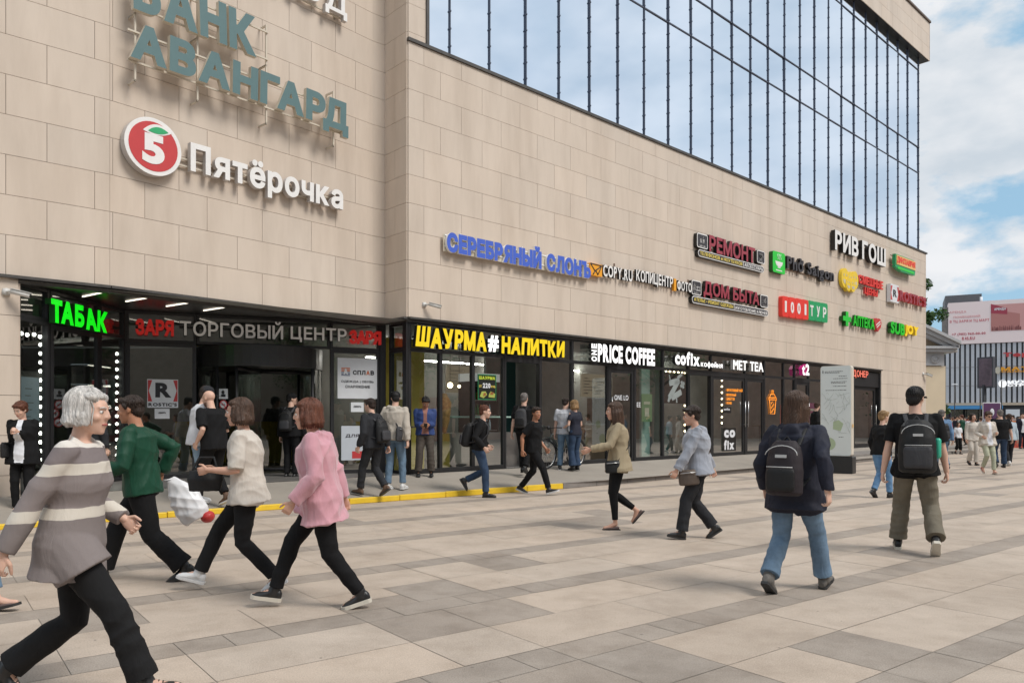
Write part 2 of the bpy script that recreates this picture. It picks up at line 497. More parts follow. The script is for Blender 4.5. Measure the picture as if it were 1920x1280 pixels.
def door(w, u0, u1, z0, z1, o=-.02, gm=None, handle=1, bar=.085, hz=(.9, 1.75)):
    fo = framed(w, u0, u1, z0, z1, bar, .07, o, (), gm, 'door')
    if handle:
        h = MB(); uh = u1 - bar * .5 if handle > 0 else u0 + bar * .5
        h.tube([w.pt(uh, z0 + hz[0], o + .06), w.pt(uh, z0 + hz[1], o + .06)], .014, 8)
        for z in (hz[0] + .08, hz[1] - .08): h.tube([w.pt(uh, z0 + z, o + .06), w.pt(uh, z0 + z, o)], .01, 6)
        h.build('handle', M_STEEL, fo)
    return fo

def S(px, py=760): return WM.sz(px, py, -.02)[0]
TZ, TOPZ = 2.95, ZB - .11                   # transom rail, head of the shopfronts
bays = [765.5, 827, 888, 946, 1014, 1074, 1141, 1191, 1244, 1292, 1334, 1398, 1434, 1470, 1491, 1517, 1545, 1598]
doors_at = {3: 'open', 6: 'door', 9: 'open', 10: 'door', 11: 'door', 14: 'door'}
for i in range(len(bays) - 1):
    u0, u1 = S(bays[i]), S(bays[i + 1])
    framed(WM, u0, u1, TZ, TOPZ, .035, .09, gm=M_GLASSD)               # transom light
    k = doors_at.get(i)
    if k is None: framed(WM, u0, u1, ZS, TZ - .004, .04, .10, foot=.05)
    else:
        m = MB()                                                       # door surround
        WM.box(m, u0, u0 + .05, ZS, TZ - .004, -.14, -.012); WM.box(m, u1 - .05, u1, ZS, TZ - .004, -.14, -.012); WM.box(m, u0 + .05, u1 - .05, TZ - .12, TZ - .004, -.14, -.014)
        m.build('door_frame', M_DARK, mall)
        if k == 'door': door(WM, u0 + .055, u1 - .055, ZS + .01, TZ - .125, -.03, handle=-1 if i in (6, 11) else 1)
# doner kiosk in its dark recess at the end
u0, u1 = S(1600), 24.94
m = MB(); WM.box(m, u0, u0 + .12, ZS, ZB - .16, -.5, -.01); WM.box(m, u1 - .06, u1, ZS, ZB - .16, -.5, -.01)
WM.box(m, u0 + .12, u1 - .06, 2.85, ZB - .16, -.5, -.05)
m.build('kiosk_frame', M_DARK, mall)
door(WM, u0 + .16, u1 - .25, ZS + .02, 2.84, -.12, gm=M_GLASSD, handle=1, bar=.13)

# tobacconist and main entrance, under the niche ceiling
TT = 3.02
def ST(px): return WT.sz(px, 700, 0)[0]
for a, b in ((35, 93),):
    framed(WT, max(.02, ST(a)), ST(b), ZS, TT, .05, .1, 0, gm=M_GLASSD); framed(WT, max(.02, ST(a)), ST(b), TT + .004, 3.54, .05, .1, 0, gm=M_GLASSD)
ua, ub = ST(95), ST(188)
door(WT, ua, ub, ZS + .01, TT - .02, 0, gm=M_GLASSD); framed(WT, ua, ub, TT + .004, 3.54, .05, .1, 0, gm=M_GLASSD)
framed(WT, ub + .004, WT.L - .02, ZS, 3.54, .05, .1, 0, (TT,), gm=M_GLASSD)
def SN(px): return WN.sz(px, 700, 0)[0]
for a, b in ((236, 368), (620, 712)):
    framed(WN, SN(a), SN(b), ZS, 2.95, .07, .1, 0, gm=M_GLASSD); framed(WN, SN(a), SN(b), 2.955, 3.54, .05, .1, 0, gm=M_GLASSD)
framed(WN, SN(369), SN(619), 2.955, 3.54, .05, .1, 0, gm=M_GLASSD)
m = MB(); WN.box(m, SN(712) + .002, WN.L + .1, ZS, 3.54, -.15, .03); WN.box(m, -.1, SN(236) - .002, ZS, 3.54, -.1, .03); m.build('corner_post', M_DARK, mall)
framed(WR, .12, WR.L - .04, ZS, TZ, .05, .1, -.02, gm=M_GLASSD); framed(WR, .12, WR.L - .04, TZ + .004, TOPZ, .05, .1, -.02, gm=M_GLASSD)
m = MB(); WM.box(m, -.03, .012, ZS, TOPZ, -.15, -.012); m.build('corner_post', M_DARK, mall)
# revolving door: drum, curved walls, wings
cu = (SN(371) + SN(617)) / 2; rad = (SN(617) - SN(371)) / 2
cc = WN.pt(cu, 0, -rad * .62)
drum = empty('revolving_door'); drum.parent = mall
def arc(r, a0, a1, n): return [Vector((cc.x, cc.y, 0)) + Vector((*(WN.m * math.cos(R(a)) + WN.out * math.sin(R(a))), 0)) * r for a in np.linspace(a0, a1, n)]
m = MB(); pts = arc(rad, 0, 360, 49)
for a, b in zip(pts[:-1], pts[1:]): m.face([a + Vector((0, 0, 2.52)), b + Vector((0, 0, 2.52)), b + Vector((0, 0, 2.94)), a + Vector((0, 0, 2.94))], sm=True)
m.face([p + Vector((0, 0, 2.53)) for p in pts[:-1]]); m.face([p + Vector((0, 0, 2.93)) for p in pts[:-1]])
m.build('drum_header', mat('charcoal_panel', (.045, .045, .045), .32, metal=.4, var=.1), drum)
m = MB(); g = MB()
for a0, a1 in ((0, 42), (138, 180), (180, 222), (318, 360)):
    ps = arc(rad - .03, a0, a1, 9)
    for a, b in zip(ps[:-1], ps[1:]): g.face([a + Vector((0, 0, ZS + .08)), b + Vector((0, 0, ZS + .08)), b + Vector((0, 0, 2.52)), a + Vector((0, 0, 2.52))], sm=True)
    g.build('curved_glass', M_GLASSD, drum); g = MB()
    for e in (ps[0], ps[-1]): m.tube([e + Vector((0, 0, ZS)), e + Vector((0, 0, 2.52))], .035, 8)
    for a, b in zip(ps[:-1], ps[1:]): m.tube([a + Vector((0, 0, ZS + .05)), b + Vector((0, 0, ZS + .05))], .035, 6)
for k in range(3):
    a = R(25 + k * 120); d = Vector((math.cos(a), math.sin(a), 0)) * (rad - .12)
    base = Vector((cc.x, cc.y, ZS))
    g = MB(); g.face([base + Vector((0, 0, .15)), base + d + Vector((0, 0, .15)), base + d + Vector((0, 0, 2.15)), base + Vector((0, 0, 2.15))]); 
    for z in (.08, 2.17): m.tube([base + Vector((0, 0, z)), base + d + Vector((0, 0, z))], .04, 6)
    m.tube([base + d + Vector((0, 0, .05)), base + d + Vector((0, 0, 2.2))], .035, 6)
    g.build('door_wing', M_GLASSD, drum)
m.build('door_frame', M_DARK, drum)

m = MB()
WM.box(m, 0, 24.9, .05, ZS - .002, -.16, -.03); WR.box(m, .05, WR.L, .05, ZS - .002, -.16, -.03); WN.box(m, 0, WN.L, .05, ZS - .002, -.2, .01); WT.box(m, 0, WT.L, .05, ZS - .002, -.2, .01)
m.build('plinth', M_TRIM, mall)
# interior shell of the shops
mb = MB(); D = 4.5
mb.face([WM.pt(0, ZS - .004), WM.pt(24.95, ZS - .004), WM.pt(24.95, ZS - .004, -D), WM.pt(0, ZS - .004, -D)], 1)
mb.face([WM.pt(0, ZB - .1), WM.pt(24.95, ZB - .1), WM.pt(24.95, ZB - .1, -D), WM.pt(0, ZB - .1, -D)], 0)
mb.face([WM.pt(0, ZS, -D), WM.pt(24.95, ZS, -D), WM.pt(24.95, ZB, -D), WM.pt(0, ZB, -D)], 0)
for px in (1075.5, 1244.5, 1398.5, 1491, 1598):
    u = S(px); WM.box(mb, u - .03, u + .03, ZS, ZB - .1, -D, -.16)
mb.face([WM.pt(24.95, ZS), WM.pt(24.95, ZS, -D), WM.pt(24.95, ZB, -D), WM.pt(24.95, ZB)], 0)
mb.build('shop_interior', [M_INTW, M_INTF], mall)
mb = MB()
q = [(-7.52, 11.5), (-2.19, 16.17), (-2.0, 22), (-14, 22), (-14, 11.5)]
mb.face([Vector((x, y, ZS - .006)) for x, y in q], 1); mb.face([Vector((x, y, 3.55)) for x, y in q], 0)
mb.face([(-14, 22, ZS), (-2, 22, ZS), (-2, 22, 3.5), (-14, 22, 3.5)]); mb.face([(-14, 22, ZS), (-14, 11, ZS), (-14, 11, 3.5), (-14, 22, 3.5)])
mb.face([(-10.6, 11.5, ZS), (-10.6, 15.5, ZS), (-10.6, 15.5, 3.5), (-10.6, 11.5, 3.5)], 0)
mb.build('lobby_interior', [M_INTW, M_INTF], mall)
# ------------------------------------------------------------------ ground, paving, kerb
gu = Vector((math.sin(math.atan2(1870, F)), math.cos(math.atan2(1870, F)))); gv = Vector((-gu.y, gu.x))
def UV(u, v, z=0.0):
    p = gu * u + gv * v
    return Vector((p.x, p.y, z))
M_ASPH = mat('ground_asphalt', (.21, .195, .18), .9, var=.1, vscale=.6, bump=.2, bscale=60)
mb = MB()
mb.face([(-700, -400, -.012), (900, -400, -.012), (900, 1400, -.012), (-700, 1400, -.012)])
tag(mb.build('ground', M_ASPH), kind='structure')
def slab_mat(name, col, speck, var):
    m = mat(name, col, .78, var=var, vscale=1.7, bump=.25, bscale=160, tint=True, spec=.35)
    t = m.node_tree; K = t.links.new; b = t.nodes['Principled BSDF']
    src = b.inputs['Base Color'].links[0].from_socket
    co = t.nodes.new('ShaderNodeTexCoord')
    n = t.nodes.new('ShaderNodeTexNoise'); n.inputs['Scale'].default_value = 110; n.inputs['Detail'].default_value = 3; n.inputs['Roughness'].default_value = .8
    K(co.outputs['Object'], n.inputs['Vector'])
    r = t.nodes.new('ShaderNodeValToRGB'); e = r.color_ramp.elements
    e[0].position = .36; e[0].color = (1 - speck, 1 - speck, 1 - speck, 1); e[1].position = .62; e[1].color = (1 + speck * .6, 1 + speck * .6, 1 + speck * .6, 1)
    n3 = t.nodes.new('ShaderNodeTexNoise'); n3.inputs['Scale'].default_value = .55; n3.inputs['Detail'].default_value = 7; n3.inputs['Roughness'].default_value = .7
    K(co.outputs['Object'], n3.inputs['Vector'])
    r3 = t.nodes.new('ShaderNodeValToRGB'); e = r3.color_ramp.elements
    e[0].position = .32; e[0].color = (.84, .83, .82, 1); e[1].position = .58; e[1].color = (1, 1, 1, 1)
    x = t.nodes.new('ShaderNodeMix'); x.data_type = 'RGBA'; x.blend_type = 'MULTIPLY'; x.inputs['Factor'].default_value = 1
    y = t.nodes.new('ShaderNodeMix'); y.data_type = 'RGBA'; y.blend_type = 'MULTIPLY'; y.inputs['Factor'].default_value = 1
    K(n.outputs['Fac'], r.inputs['Fac']); K(n3.outputs['Fac'], r3.inputs['Fac'])
    K(src, x.inputs['A']); K(r.outputs['Color'], x.inputs['B']); K(x.outputs['Result'], y.inputs['A']); K(r3.outputs['Color'], y.inputs['B'])
    K(y.outputs['Result'], b.inputs['Base Color'])
    return m
M_BEIGE = slab_mat('beige_granite_slab', (.505, .42, .345), .20, .05)
weather(M_BEIGE, .86, 2.6, (1, 1, 1))
M_GREY = slab_mat('grey_granite_slab', (.355, .303, .257), .22, .06)
weather(M_GREY, .84, 2.2, (1, 1, 1))
M_SAND = mat('joint_sand', (.34, .30, .255), .95)
pav = MB(); PER = 1.555; V0 = 1.885; BW = .315; GAP = .005
rg = random.Random(11)
known = [(3.14, 3.76, 2, 1), (2.51, 3.13, 2, .5), (2.51, 3.76, 2, -1), (4.35, 4.96, 3, -1), (.64, 1.26, 3, -1), (7.9, 8.52, 4, 1), (-1.3, 3.84, 1, -1), (2.0, 3.84, 1, -2), (4.47, 5.11, 0, 1), (8.2, 8.85, 1, 1)]
def jit(a, s=.03):
    v = 1 + rg.gauss(0, a); w = rg.gauss(0, a * .3)
    return (v + w, v, v - w)
def slab(u0, u1, v0, v1, mi):
    g = GAP / 2; dz = rg.uniform(0, .0012)
    pav.face([UV(u0 + g, v0 + g, dz), UV(u1 - g, v0 + g, dz), UV(u1 - g, v1 - g, dz), UV(u0 + g, v1 - g, dz)], mi, jit(.02))
UM = .62
for k in range(-6, 22):
    b0 = V0 + k * PER; b1 = b0 + BW
    ulo, uhi = -8, 62
    u = ulo
    while u < uhi:
        w_ = .31 if rg.random() < .6 else .62
        if u > 14: w_ = 1.24
        slab(u, u + w_, b0, b1, 1); u += w_
    rows = [(b1, b1 + UM), (b1 + UM, b0 + PER)]
    for ri, (v0, v1) in enumerate(rows):
        u = ulo + (UM if (ri + k) % 2 else 0); prev = 0
        while u < uhi:
            grey = None
            for (a, b, kk, sd) in known:
                if a - .02 <= u + UM * .5 <= b + .02:
                    if kk == k and sd > 0 and ri == 0: grey = sd
                    if kk == k + 1 and sd < 0 and ri == 1: grey = sd
                    if kk == k + 1 and sd == -2 and ri == 0: grey = sd
            near = -1.5 < u < 6.5 and -1 <= k <= 4
            if grey is None and not near:
                q = rg.random()
                if q < (.05 if u < 12 else .10): grey = 1
            if grey == .5:
                slab(u, u + UM, v0, v0 + .31, 1); slab(u, u + UM, v0 + .31, v1, 0); u += UM; continue
            if grey is not None:
                slab(u, u + UM, v0, v1, 1); u += UM; continue
            w_ = UM * 2 if rg.random() < .75 else UM
            mid = u + UM * 1.5
            if w_ > UM and any(a - .02 <= mid <= b + .02 for (a, b, kk, sd) in known if (kk == k and sd > 0 and ri == 0) or (kk == k + 1 and sd < 0)): w_ = UM
            slab(u, u + w_, v0, v1, 0); u += w_
pav.face([UV(-8, V0 - 6 * PER, -.004), UV(62, V0 - 6 * PER, -.004), UV(62, V0 + 22 * PER, -.004), UV(-8, V0 + 22 * PER, -.004)], 2)
tag(pav.build('paving', [M_BEIGE, M_GREY, M_SAND]), kind='structure')
M_GUM = mat('old_gum', (.24, .205, .175), .8); mb = MB()
for k in range(300):
    u, v = rg.uniform(-2, 22), rg.uniform(-1, 11.5); r_ = rg.uniform(.006, .013); n_ = 7
    mb.face([UV(u + r_ * math.cos(6.283 * i / n_) * rg.uniform(.8, 1.2), v + r_ * math.sin(6.283 * i / n_), .0022) for i in range(n_)])
tag(mb.build('gum_spots', M_GUM), kind='stuff')
# sidewalk before the shops: kerb line, rising gently to the shop floor
KO = 2.33
kend = UV(10.74, 12.17)
line = [UV(-9, 12.17, .05), UV(-2, 12.17, .06), UV(2, 12.17, .075), UV(6.2, 12.17, .095), UV(8.4, 12.17, .105), Vector((kend.x, kend.y, .115))]
sK = (Vector(kend[:2]) - PE).dot(WM.m)
SS = (sK + 2, sK + 5, sK + 8, sK + 12, 18.0, 22, 30.3)
line += [WM.pt(s_, .115, KO) for s_ in SS]
inner = [PA0 - dirA * 4.7, (-10.2, 9.17), (-7.52, 11.5), (-4.4, 14.2), WM.pt(0, 0, .01)[:2], WM.pt(2.1, 0, .01)[:2]] + [WM.pt(s_, 0, .01)[:2] for s_ in SS]
M_WALK = mat('sidewalk_pavers', (.31, .275, .235), .85, var=.1, vscale=1.2, bump=.25, bscale=120)
mb = MB()
for i in range(len(line) - 1):
    a, b = line[i], line[i + 1]; c, d = inner[i + 1], inner[i]
    mb.face([a, b, (c[0], c[1], ZS - .01), (d[0], d[1], ZS - .01)])
tag(mb.build('sidewalk', M_WALK), kind='structure')
M_YEL = mat('yellow_kerb_paint', (.78, .52, .03), .5, var=.10, vscale=5, bump=.15, bscale=30)
M_KERB = mat('granite_kerb', (.22, .20, .185), .85, var=.15, vscale=4, bump=.2, bscale=80)
def kerb(a, b, w, h, mi_mat, name, n, h2=None):
    mb = MB(); a, b = Vector(a), Vector(b); d = (b - a); nn = Vector((-d.y, d.x, 0)).normalized() * w
    for k in range(n):
        p = a + d * (k / n) + d.normalized() * .004; q = d / n - d.normalized() * .008
        mb.box(p, q, nn, (0, 0, h + ((h2 or h) - h) * k / n))
    o = mb.build(name, mi_mat)
    md = o.modifiers.new('bevel', 'BEVEL'); md.width = .012; md.segments = 2
    tag(o, kind='structure')
    return o
kerb(UV(-2.0, 12.12, 0), UV(10.74, 12.17, 0), .14, .066, M_YEL, 'kerb', 13, .122)
kerb(UV(-9.0, 12.12, 0), UV(-2.01, 12.12, 0), .28, .062, M_KERB, 'kerb', 8)
kerb(kend, WM.pt(30.3, 0, KO), .28, .122, M_KERB, 'kerb', 26)
kerb(WM.pt(17.5, .11, KO - .42), WM.pt(30.3, .11, KO - .42), 1.3, .13, M_KERB, 'step', 12)
# ------------------------------------------------------------------ lettering
GLYPH = {}
def glyph(ch, w=0.0):
    """solid letter grown outwards by w, filled by winding number so overlapping strokes stay solid"""
    key = (ch, round(w, 4))
    if key in GLYPH: return GLYPH[key]
    c = bpy.data.curves.new('glyph', 'FONT'); c.body = ch
    o = bpy.data.objects.new('glyph', c); COL.objects.link(o)
    dg = bpy.context.evaluated_depsgraph_get()
    cu = o.to_curve(dg)
    loops = []
    for sp in cu.splines:
        P = []
        bp = sp.bezier_points; n = len(bp)
        for i in range(n):
            p0, p1 = bp[i], bp[(i + 1) % n]
            straight = (p0.handle_right - p0.co).cross(p1.co - p0.co).length < 1e-5 and (p1.handle_left - p1.co).cross(p1.co - p0.co).length < 1e-5
            for t in ([0] if straight else [k / 5 for k in range(5)]):
                q = p0.co * (1 - t) ** 3 + p0.handle_right * 3 * t * (1 - t) ** 2 + p1.handle_left * 3 * t * t * (1 - t) + p1.co * t ** 3
                if not P or (Vector((q.x, q.y)) - P[-1]).length > 1e-4: P.append(Vector((q.x, q.y)))
        if len(P) > 2 and (P[0] - P[-1]).length < 1e-4: P.pop()
        if len(P) > 2: loops.append(P)
    o.to_curve_clear(); bpy.data.objects.remove(o); bpy.data.curves.remove(c)
    area = lambda P: sum(P[i - 1].x * P[i].y - P[i].x * P[i - 1].y for i in range(len(P))) / 2
    big = max(loops, key=lambda P: abs(area(P))); sg = 1 if area(big) > 0 else -1
    def grow(P):
        Q = []
        for i in range(len(P)):
            a, b, d = P[i - 1], P[i], P[(i + 1) % len(P)]
            n1 = Vector((b.y - a.y, a.x - b.x)).normalized(); n2 = Vector((d.y - b.y, b.x - d.x)).normalized()
            m = n1 + n2
            if m.length < .3: m = n1
            m.normalize(); k = 1 / max(.45, m.dot(n1))
            Q.append(b + m * (w * k * sg))
        return Q
    G = [grow(P) for P in loops] if w else loops
    from mathutils.geometry import delaunay_2d_cdt
    vs, es = [], []
    for x in G:
        n0 = len(vs); vs += x; es += [(n0 + i, n0 + (i + 1) % len(x)) for i in range(len(x))]
    cv, ce, cf = delaunay_2d_cdt(vs, es, [], 0, 1e-6)[:3]
    cv = np.array([(q.x, q.y) for q in cv]); tri = np.array(cf); cen = cv[tri].mean(axis=1)
    wn = np.zeros(len(tri))
    for x in G:
        q = np.array([(p.x, p.y) for p in x]); r_ = np.roll(q, -1, axis=0)
        d1 = q[None] - cen[:, None]; d2 = r_[None] - cen[:, None]
        wn += np.arctan2(d1[..., 0] * d2[..., 1] - d1[..., 1] * d2[..., 0], (d1 * d2).sum(-1)).sum(1) / (2 * math.pi)
    keep = tri[np.round(wn * sg) > 0]; N = len(cv)
    V = [(x, y, .5) for x, y in cv] + [(x, y, -.5) for x, y in cv]; fs, fr, ed = [], [], {}
    for t in keep:
        p0, p1, p2 = cv[t]
        t = tuple(int(i) for i in t)
        if (p1[0] - p0[0]) * (p2[1] - p0[1]) - (p1[1] - p0[1]) * (p2[0] - p0[0]) < 0: t = t[::-1]
        fs.append(t); fr.append(True); fs.append(tuple(i + N for i in t[::-1])); fr.append(False)
        for i in range(3): ed[(t[i], t[(i + 1) % 3])] = 1
    for (i, j) in list(ed):
        if (j, i) not in ed: fs.append((j, i, i + N, j + N)); fr.append(False)
    GLYPH[key] = (np.array(V), fs, fr)
    return GLYPH[key]

def layout(text, w=0.0, gap=.09, space=.32):
    """[(char, x offset)] plus overall bounds; even optical spacing"""
    x = 0; out = []; lo, hi = 9, -9
    for ch in text:
        if ch == ' ': x += space; continue
        v, fs, fr = glyph(ch, w)
        a, b = v[:, 0].min(), v[:, 0].max()
        if out and out[-1][0] in 'ГТУРF' and ch in 'АЛДA': x -= .13
        out.append((ch, x - a)); x += b - a + gap
        lo, hi = min(lo, v[:, 1].min()), max(hi, v[:, 1].max())
    return out, x - gap, lo, hi

def text_on(fr, text, u0, u1, z0, z1, o, depth, w=.02, gap=.09, space=.32, shear=0.0, lohi=None, split=False, mats=None, name='lettering', parent=None, rot=0.0, wob=0.0, dark_o=None):
    """letters fitted in the box u0..u1 x z0..z1 of frame fr (a Wall); fronts use slot 0, returns slot 1"""
    lay, W, lo, hi = layout(text, w, gap, space)
    if lohi: lo, hi = lohi
    sx, sz_ = (u1 - u0) / W, (z1 - z0) / (hi - lo)
    rr = random.Random(len(text)); mb = MB(); objs = []
    for ch, x in lay:
        v, fs, ff = glyph(ch, w)
        X = (v[:, 0] + x) * sx; Z = (v[:, 1] - lo) * sz_
        X = X + shear * Z
        if wob:
            a = rr.uniform(-wob, wob); cx = X.mean(); dz = rr.uniform(-wob, wob) * .4 * (z1 - z0)
            X = X + a * (Z - Z.mean()); Z = Z + dz
        O = o + (v[:, 2] + .5) * depth
        m2, o2 = fr.m, fr.out
        P = [(fr.P.x + m2.x * (u0 + a) + o2.x * c, fr.P.y + m2.y * (u0 + a) + o2.y * c, z0 + b) for a, b, c in zip(X, Z, O)]
        t = MB() if split else mb
        t.raw(P, fs, mis=[0 if k else 1 for k in ff])
        if split: objs.append(t.build('letter', mats, parent))
    if not split: objs.append(mb.build(name, mats, parent))
    return objs

def paint(name, rgb, e=0.0, rough=.4):
    c = srgb(*rgb)
    return mat(name, c, rough, emit=c if e else None, estr=e, var=.0 if e else .04, vscale=6)
P_WHITE = paint('white_sign_face', (236, 234, 232)); P_WLIT = paint('lit_white_sign_face', (255, 255, 255), .55)
P_SIDE = paint('black_sign_return', (28, 26, 26)); P_GREYS = paint('pale_grey_return', (196, 190, 186))
P_TEAL = paint('faded_teal_letter', (92, 120, 122)); P_CREAM = paint('cream_return', (205, 196, 178))
P_RED = paint('red_sign_face', (199, 66, 68)); P_GREEN = paint('green_leaf_face', (52, 170, 110))
P_BLUE = paint('blue_letter_face', (74, 104, 204)); P_BURG = paint('burgundy_letter', (158, 62, 76)); P_YELLOW = paint('yellow_letter', (238, 206, 30), .25)
P_ORANGE = paint('orange_face', (243, 168, 50)); P_CHAR = paint('charcoal_sign', (62, 60, 64)); P_LIME = paint('bright_green_face', (40, 190, 60), .15)
P_LIMEL = paint('lit_green_face', (10, 235, 25), .9); P_LIMES = paint('green_return', (10, 90, 20)); P_REDB = paint('vivid_red_face', (222, 58, 48), .1)
P_TGREEN = paint('tour_green', (40, 160, 100)); P_YEL2 = paint('warm_yellow_face', (240, 205, 60)); P_BUTTER = paint('butter_lettering', (238, 214, 104)); P_PEACH = paint('peach_lettering', (240, 196, 120))
P_RLIT = paint('red_lit_letter', (205, 40, 35), .25); P_GLET = paint('grey_letter_glow', (214, 210, 206), .12); P_MAG = paint('magenta_return', (190, 40, 120), .3)  # grey entrance letters: faint glow added to lift them out of the shade
P_DON = paint('coral_letter', (235, 120, 100), .5); P_PAPER = paint('white_paper', (226, 228, 232)); P_INK = paint('dark_ink', (42, 42, 48)); P_DGREEN = paint('sub_green', (30, 185, 40), .2); P_SYEL = paint('sub_yellow', (250, 210, 30), .2)

RAIL = mat('pale_mounting_rail', srgb(206, 196, 180), .6); RAILD = mat('rusty_mounting_rail', srgb(120, 96, 80), .7, var=.2)
def sign(label, cat='shop sign', name='shop_sign', group=None): return empty(name, label=label, cat=cat, group=group)
def bxz(fr, o, x0, yt0, yb0, x1, yt1, yb1):
    """photo corners -> u0,u1,z0,z1 on the plane o"""
    a, zt = fr.sz(x0, yt0, o); _, zb = fr.sz(x0, yb0, o); b, zt1 = fr.sz(x1, yt1, o); _, zb1 = fr.sz(x1, yb1, o)
    return a, b, (zb + zb1) / 2, (zt + zt1) / 2
def rails(fr, p, a, b, zs, o, posts=(), drop=.2, m=None, r=.014):
    for z in zs:
        t = MB(); fr.box(t, a, b, z - r, z + r, o - .03, o); t.build('mounting_rail', m or RAIL, p)
    for u in posts:
        t = MB(); zl, zh = min(zs) - drop, max(zs) + drop
        fr.box(t, u - r, u + r, zl, zh, o - .06, o - .03)
        for z in (zl, zh): fr.box(t, u - r, u + r, z, z + .03, .02, o - .03)
        t.build('bracket', m or RAIL, p)
def rbox(mb, fr, a, b, z0, z1, o0, o1, r, mi=0, side=1, n=5):
    """plate with rounded corners"""
    pts = []
    for cx, cz, a0 in ((b - r, z1 - r, 0), (a + r, z1 - r, 90), (a + r, z0 + r, 180), (b - r, z0 + r, 270)):
        for k in range(n + 1):
            t = R(a0 + 90 * k / n); pts.append((cx + r * math.cos(t), cz + r * math.sin(t)))
    f = [fr.pt(u, z, o1) for u, z in pts]; bk = [fr.pt(u, z, o0) for u, z in pts]; N = len(pts)
    mb.face(list(f), mi)
    for k in range(N): mb.face([f[k], bk[k], bk[(k + 1) % N], f[(k + 1) % N]], side)
    mb.face(list(reversed(bk)), side)
def blob(mb, fr, pts, o0, o1, mi=0, side=1):
    f = [fr.pt(u, z, o1) for u, z in pts]; bk = [fr.pt(u, z, o0) for u, z in pts]; N = len(pts)
    mb.face(f, mi)
    for k in range(N): mb.face([f[k], bk[k], bk[(k + 1) % N], f[(k + 1) % N]], side)

# --- upper left facade
o = .32
t = sign('large faded teal two line bank sign on rails, high on the left facade')
a, b, z0, z1 = bxz(WB, o, 240, 53, 122, 648, 187, 262)
text_on(WB, 'АВАНГАРД', a, b, z0, z1, o, .09, .052, .06, split=True, mats=[P_TEAL, P_CREAM], parent=t, shear=.02)
h = z1 - z0; dz = h * 1.28
aa, bb = WB.sz(246, 20, o)[0], WB.sz(476, 100, o)[0]
text_on(WB, 'БАНК', aa, bb, z0 + dz, z1 + dz + .02, o, .09, .052, .06, split=True, mats=[P_TEAL, P_CREAM], parent=t, shear=-.03)
us = [WB.sz(x, 200, o)[0] for x in (256, 373, 502, 628)]
rails(WB, t, a, b, [z0 + .1, z1 - .12], o - .01, us, .30)
rails(WB, t, aa, us[2] + .02, [z0 + dz + .1, z1 + dz - .1], o - .01, us[:3], .12)
t = sign('white letter sign cut off by the top edge of the view, upper left facade')
a, b, z0, z1 = bxz(WB, .2, 612, -28, 28, 650, -12, 38)
text_on(WB, 'ВХОД', a - (b - a) * 3.3, b, z0, z1, .12, .10, .02, .12, split=True, mats=[P_WHITE, P_GREYS], parent=t)
rails(WB, t, a - 2, b, [z0 + .08, z1 - .06], .11, (b - .2,), .05)
t = sign('round red apple badge with a white five and white grocery lettering on the left facade')
o = .20
cu_, cz_ = WB.sz(288, 275, o); r_ = (WB.sz(288, 222, o)[1] - WB.sz(288, 329, o)[1]) / 2
m = MB(); N = 40
ring = [(cu_ + r_ * math.cos(2 * math.pi * k / N), cz_ + r_ * math.sin(2 * math.pi * k / N)) for k in range(N)]
blob(m, WB, ring, .05, o, 0, 1); m.build('badge', [P_WHITE, P_GREYS], t)
m = MB(); blob(m, WB, [(cu_ + (u - cu_) * .86, cz_ + (z - cz_) * .86) for u, z in ring], o - .01, o + .005, 0, 0); m.build('red_disc', [P_RED], t)
text_on(WB, '5', cu_ - r_ * .40, cu_ + r_ * .38, cz_ - r_ * .62, cz_ + r_ * .42, o, .012, .05, mats=[P_WHITE, P_WHITE], name='numeral', parent=t)
def lens(cx, cz, L_, w_, ang, n=12):
    P = []
    for k in range(n + 1):
        x = -1 + 2 * k / n; P.append((x * L_, w_ * (1 - x * x)))
    for k in range(n - 1, 0, -1):
        x = -1 + 2 * k / n; P.append((x * L_, -w_ * .55 * (1 - x * x)))
    c, s_ = math.cos(R(ang)), math.sin(R(ang))
    return [(cx + x * c - z * s_, cz + x * s_ + z * c) for x, z in P]
m = MB(); blob(m, WB, lens(cu_ + r_ * .14, cz_ + r_ * .56, r_ * .52, r_ * .24, 8), o, o + .010, 0, 0); m.build('leaf_outline', [P_WHITE], t)
m = MB(); blob(m, WB, lens(cu_ + r_ * .16, cz_ + r_ * .56, r_ * .36, r_ * .15, 8), o, o + .016, 0, 0); m.build('leaf', [P_GREEN], t)
a, b, z0, z1 = bxz(WB, o, 357, 272, 322, 643, 345, 393)
text_on(WB, 'Пятёрочка', a, b, z0 - .12, z1 + .02, o - .10, .11, .035, .085, split=True, mats=[P_WHITE, P_GREYS], parent=t)
rails(WB, t, cu_, b, [z0 + .10, z0 + .22], .09, (), m=RAIL)

# --- main wall
def plain(label, text, o, box, face, side, w=.03, gap=.09, depth=.08, rail=True, split=True, parent=None, rm=None, **k):
    t = parent or sign(label)
    a, b, z0, z1 = bxz(WM, o, *box)
    text_on(WM, text, a, b, z0, z1, o - depth, depth, w, gap, split=split, mats=[face, side], parent=t, **k)
    if rail: rails(WM, t, a, b, [z0 + (z1 - z0) * .25, z0 + (z1 - z0) * .7], o - depth, (a + (b - a) * .1, a + (b - a) * .5, a + (b - a) * .9), .08, m=rm or RAILD)
    return t, a, b, z0, z1
t, a, b, z0, z1 = plain('blue serif silver elephant letters with white edges on the main wall', 'СЕРЕБРЯНЫЙ СЛОНЪ', .20, (838, 428, 475, 1108, 482, 520), P_BLUE, P_WHITE, .07, .03, .07, rm=P_WHITE, space=.4)
m = MB(); WM.box(m, a - .03, b + .02, z0 + .02, z1 - .14, .10, .115); m.build('backing_panel', P_CREAM, t)
t = sign('copy centre sign of white letters with an orange paper plane tile')
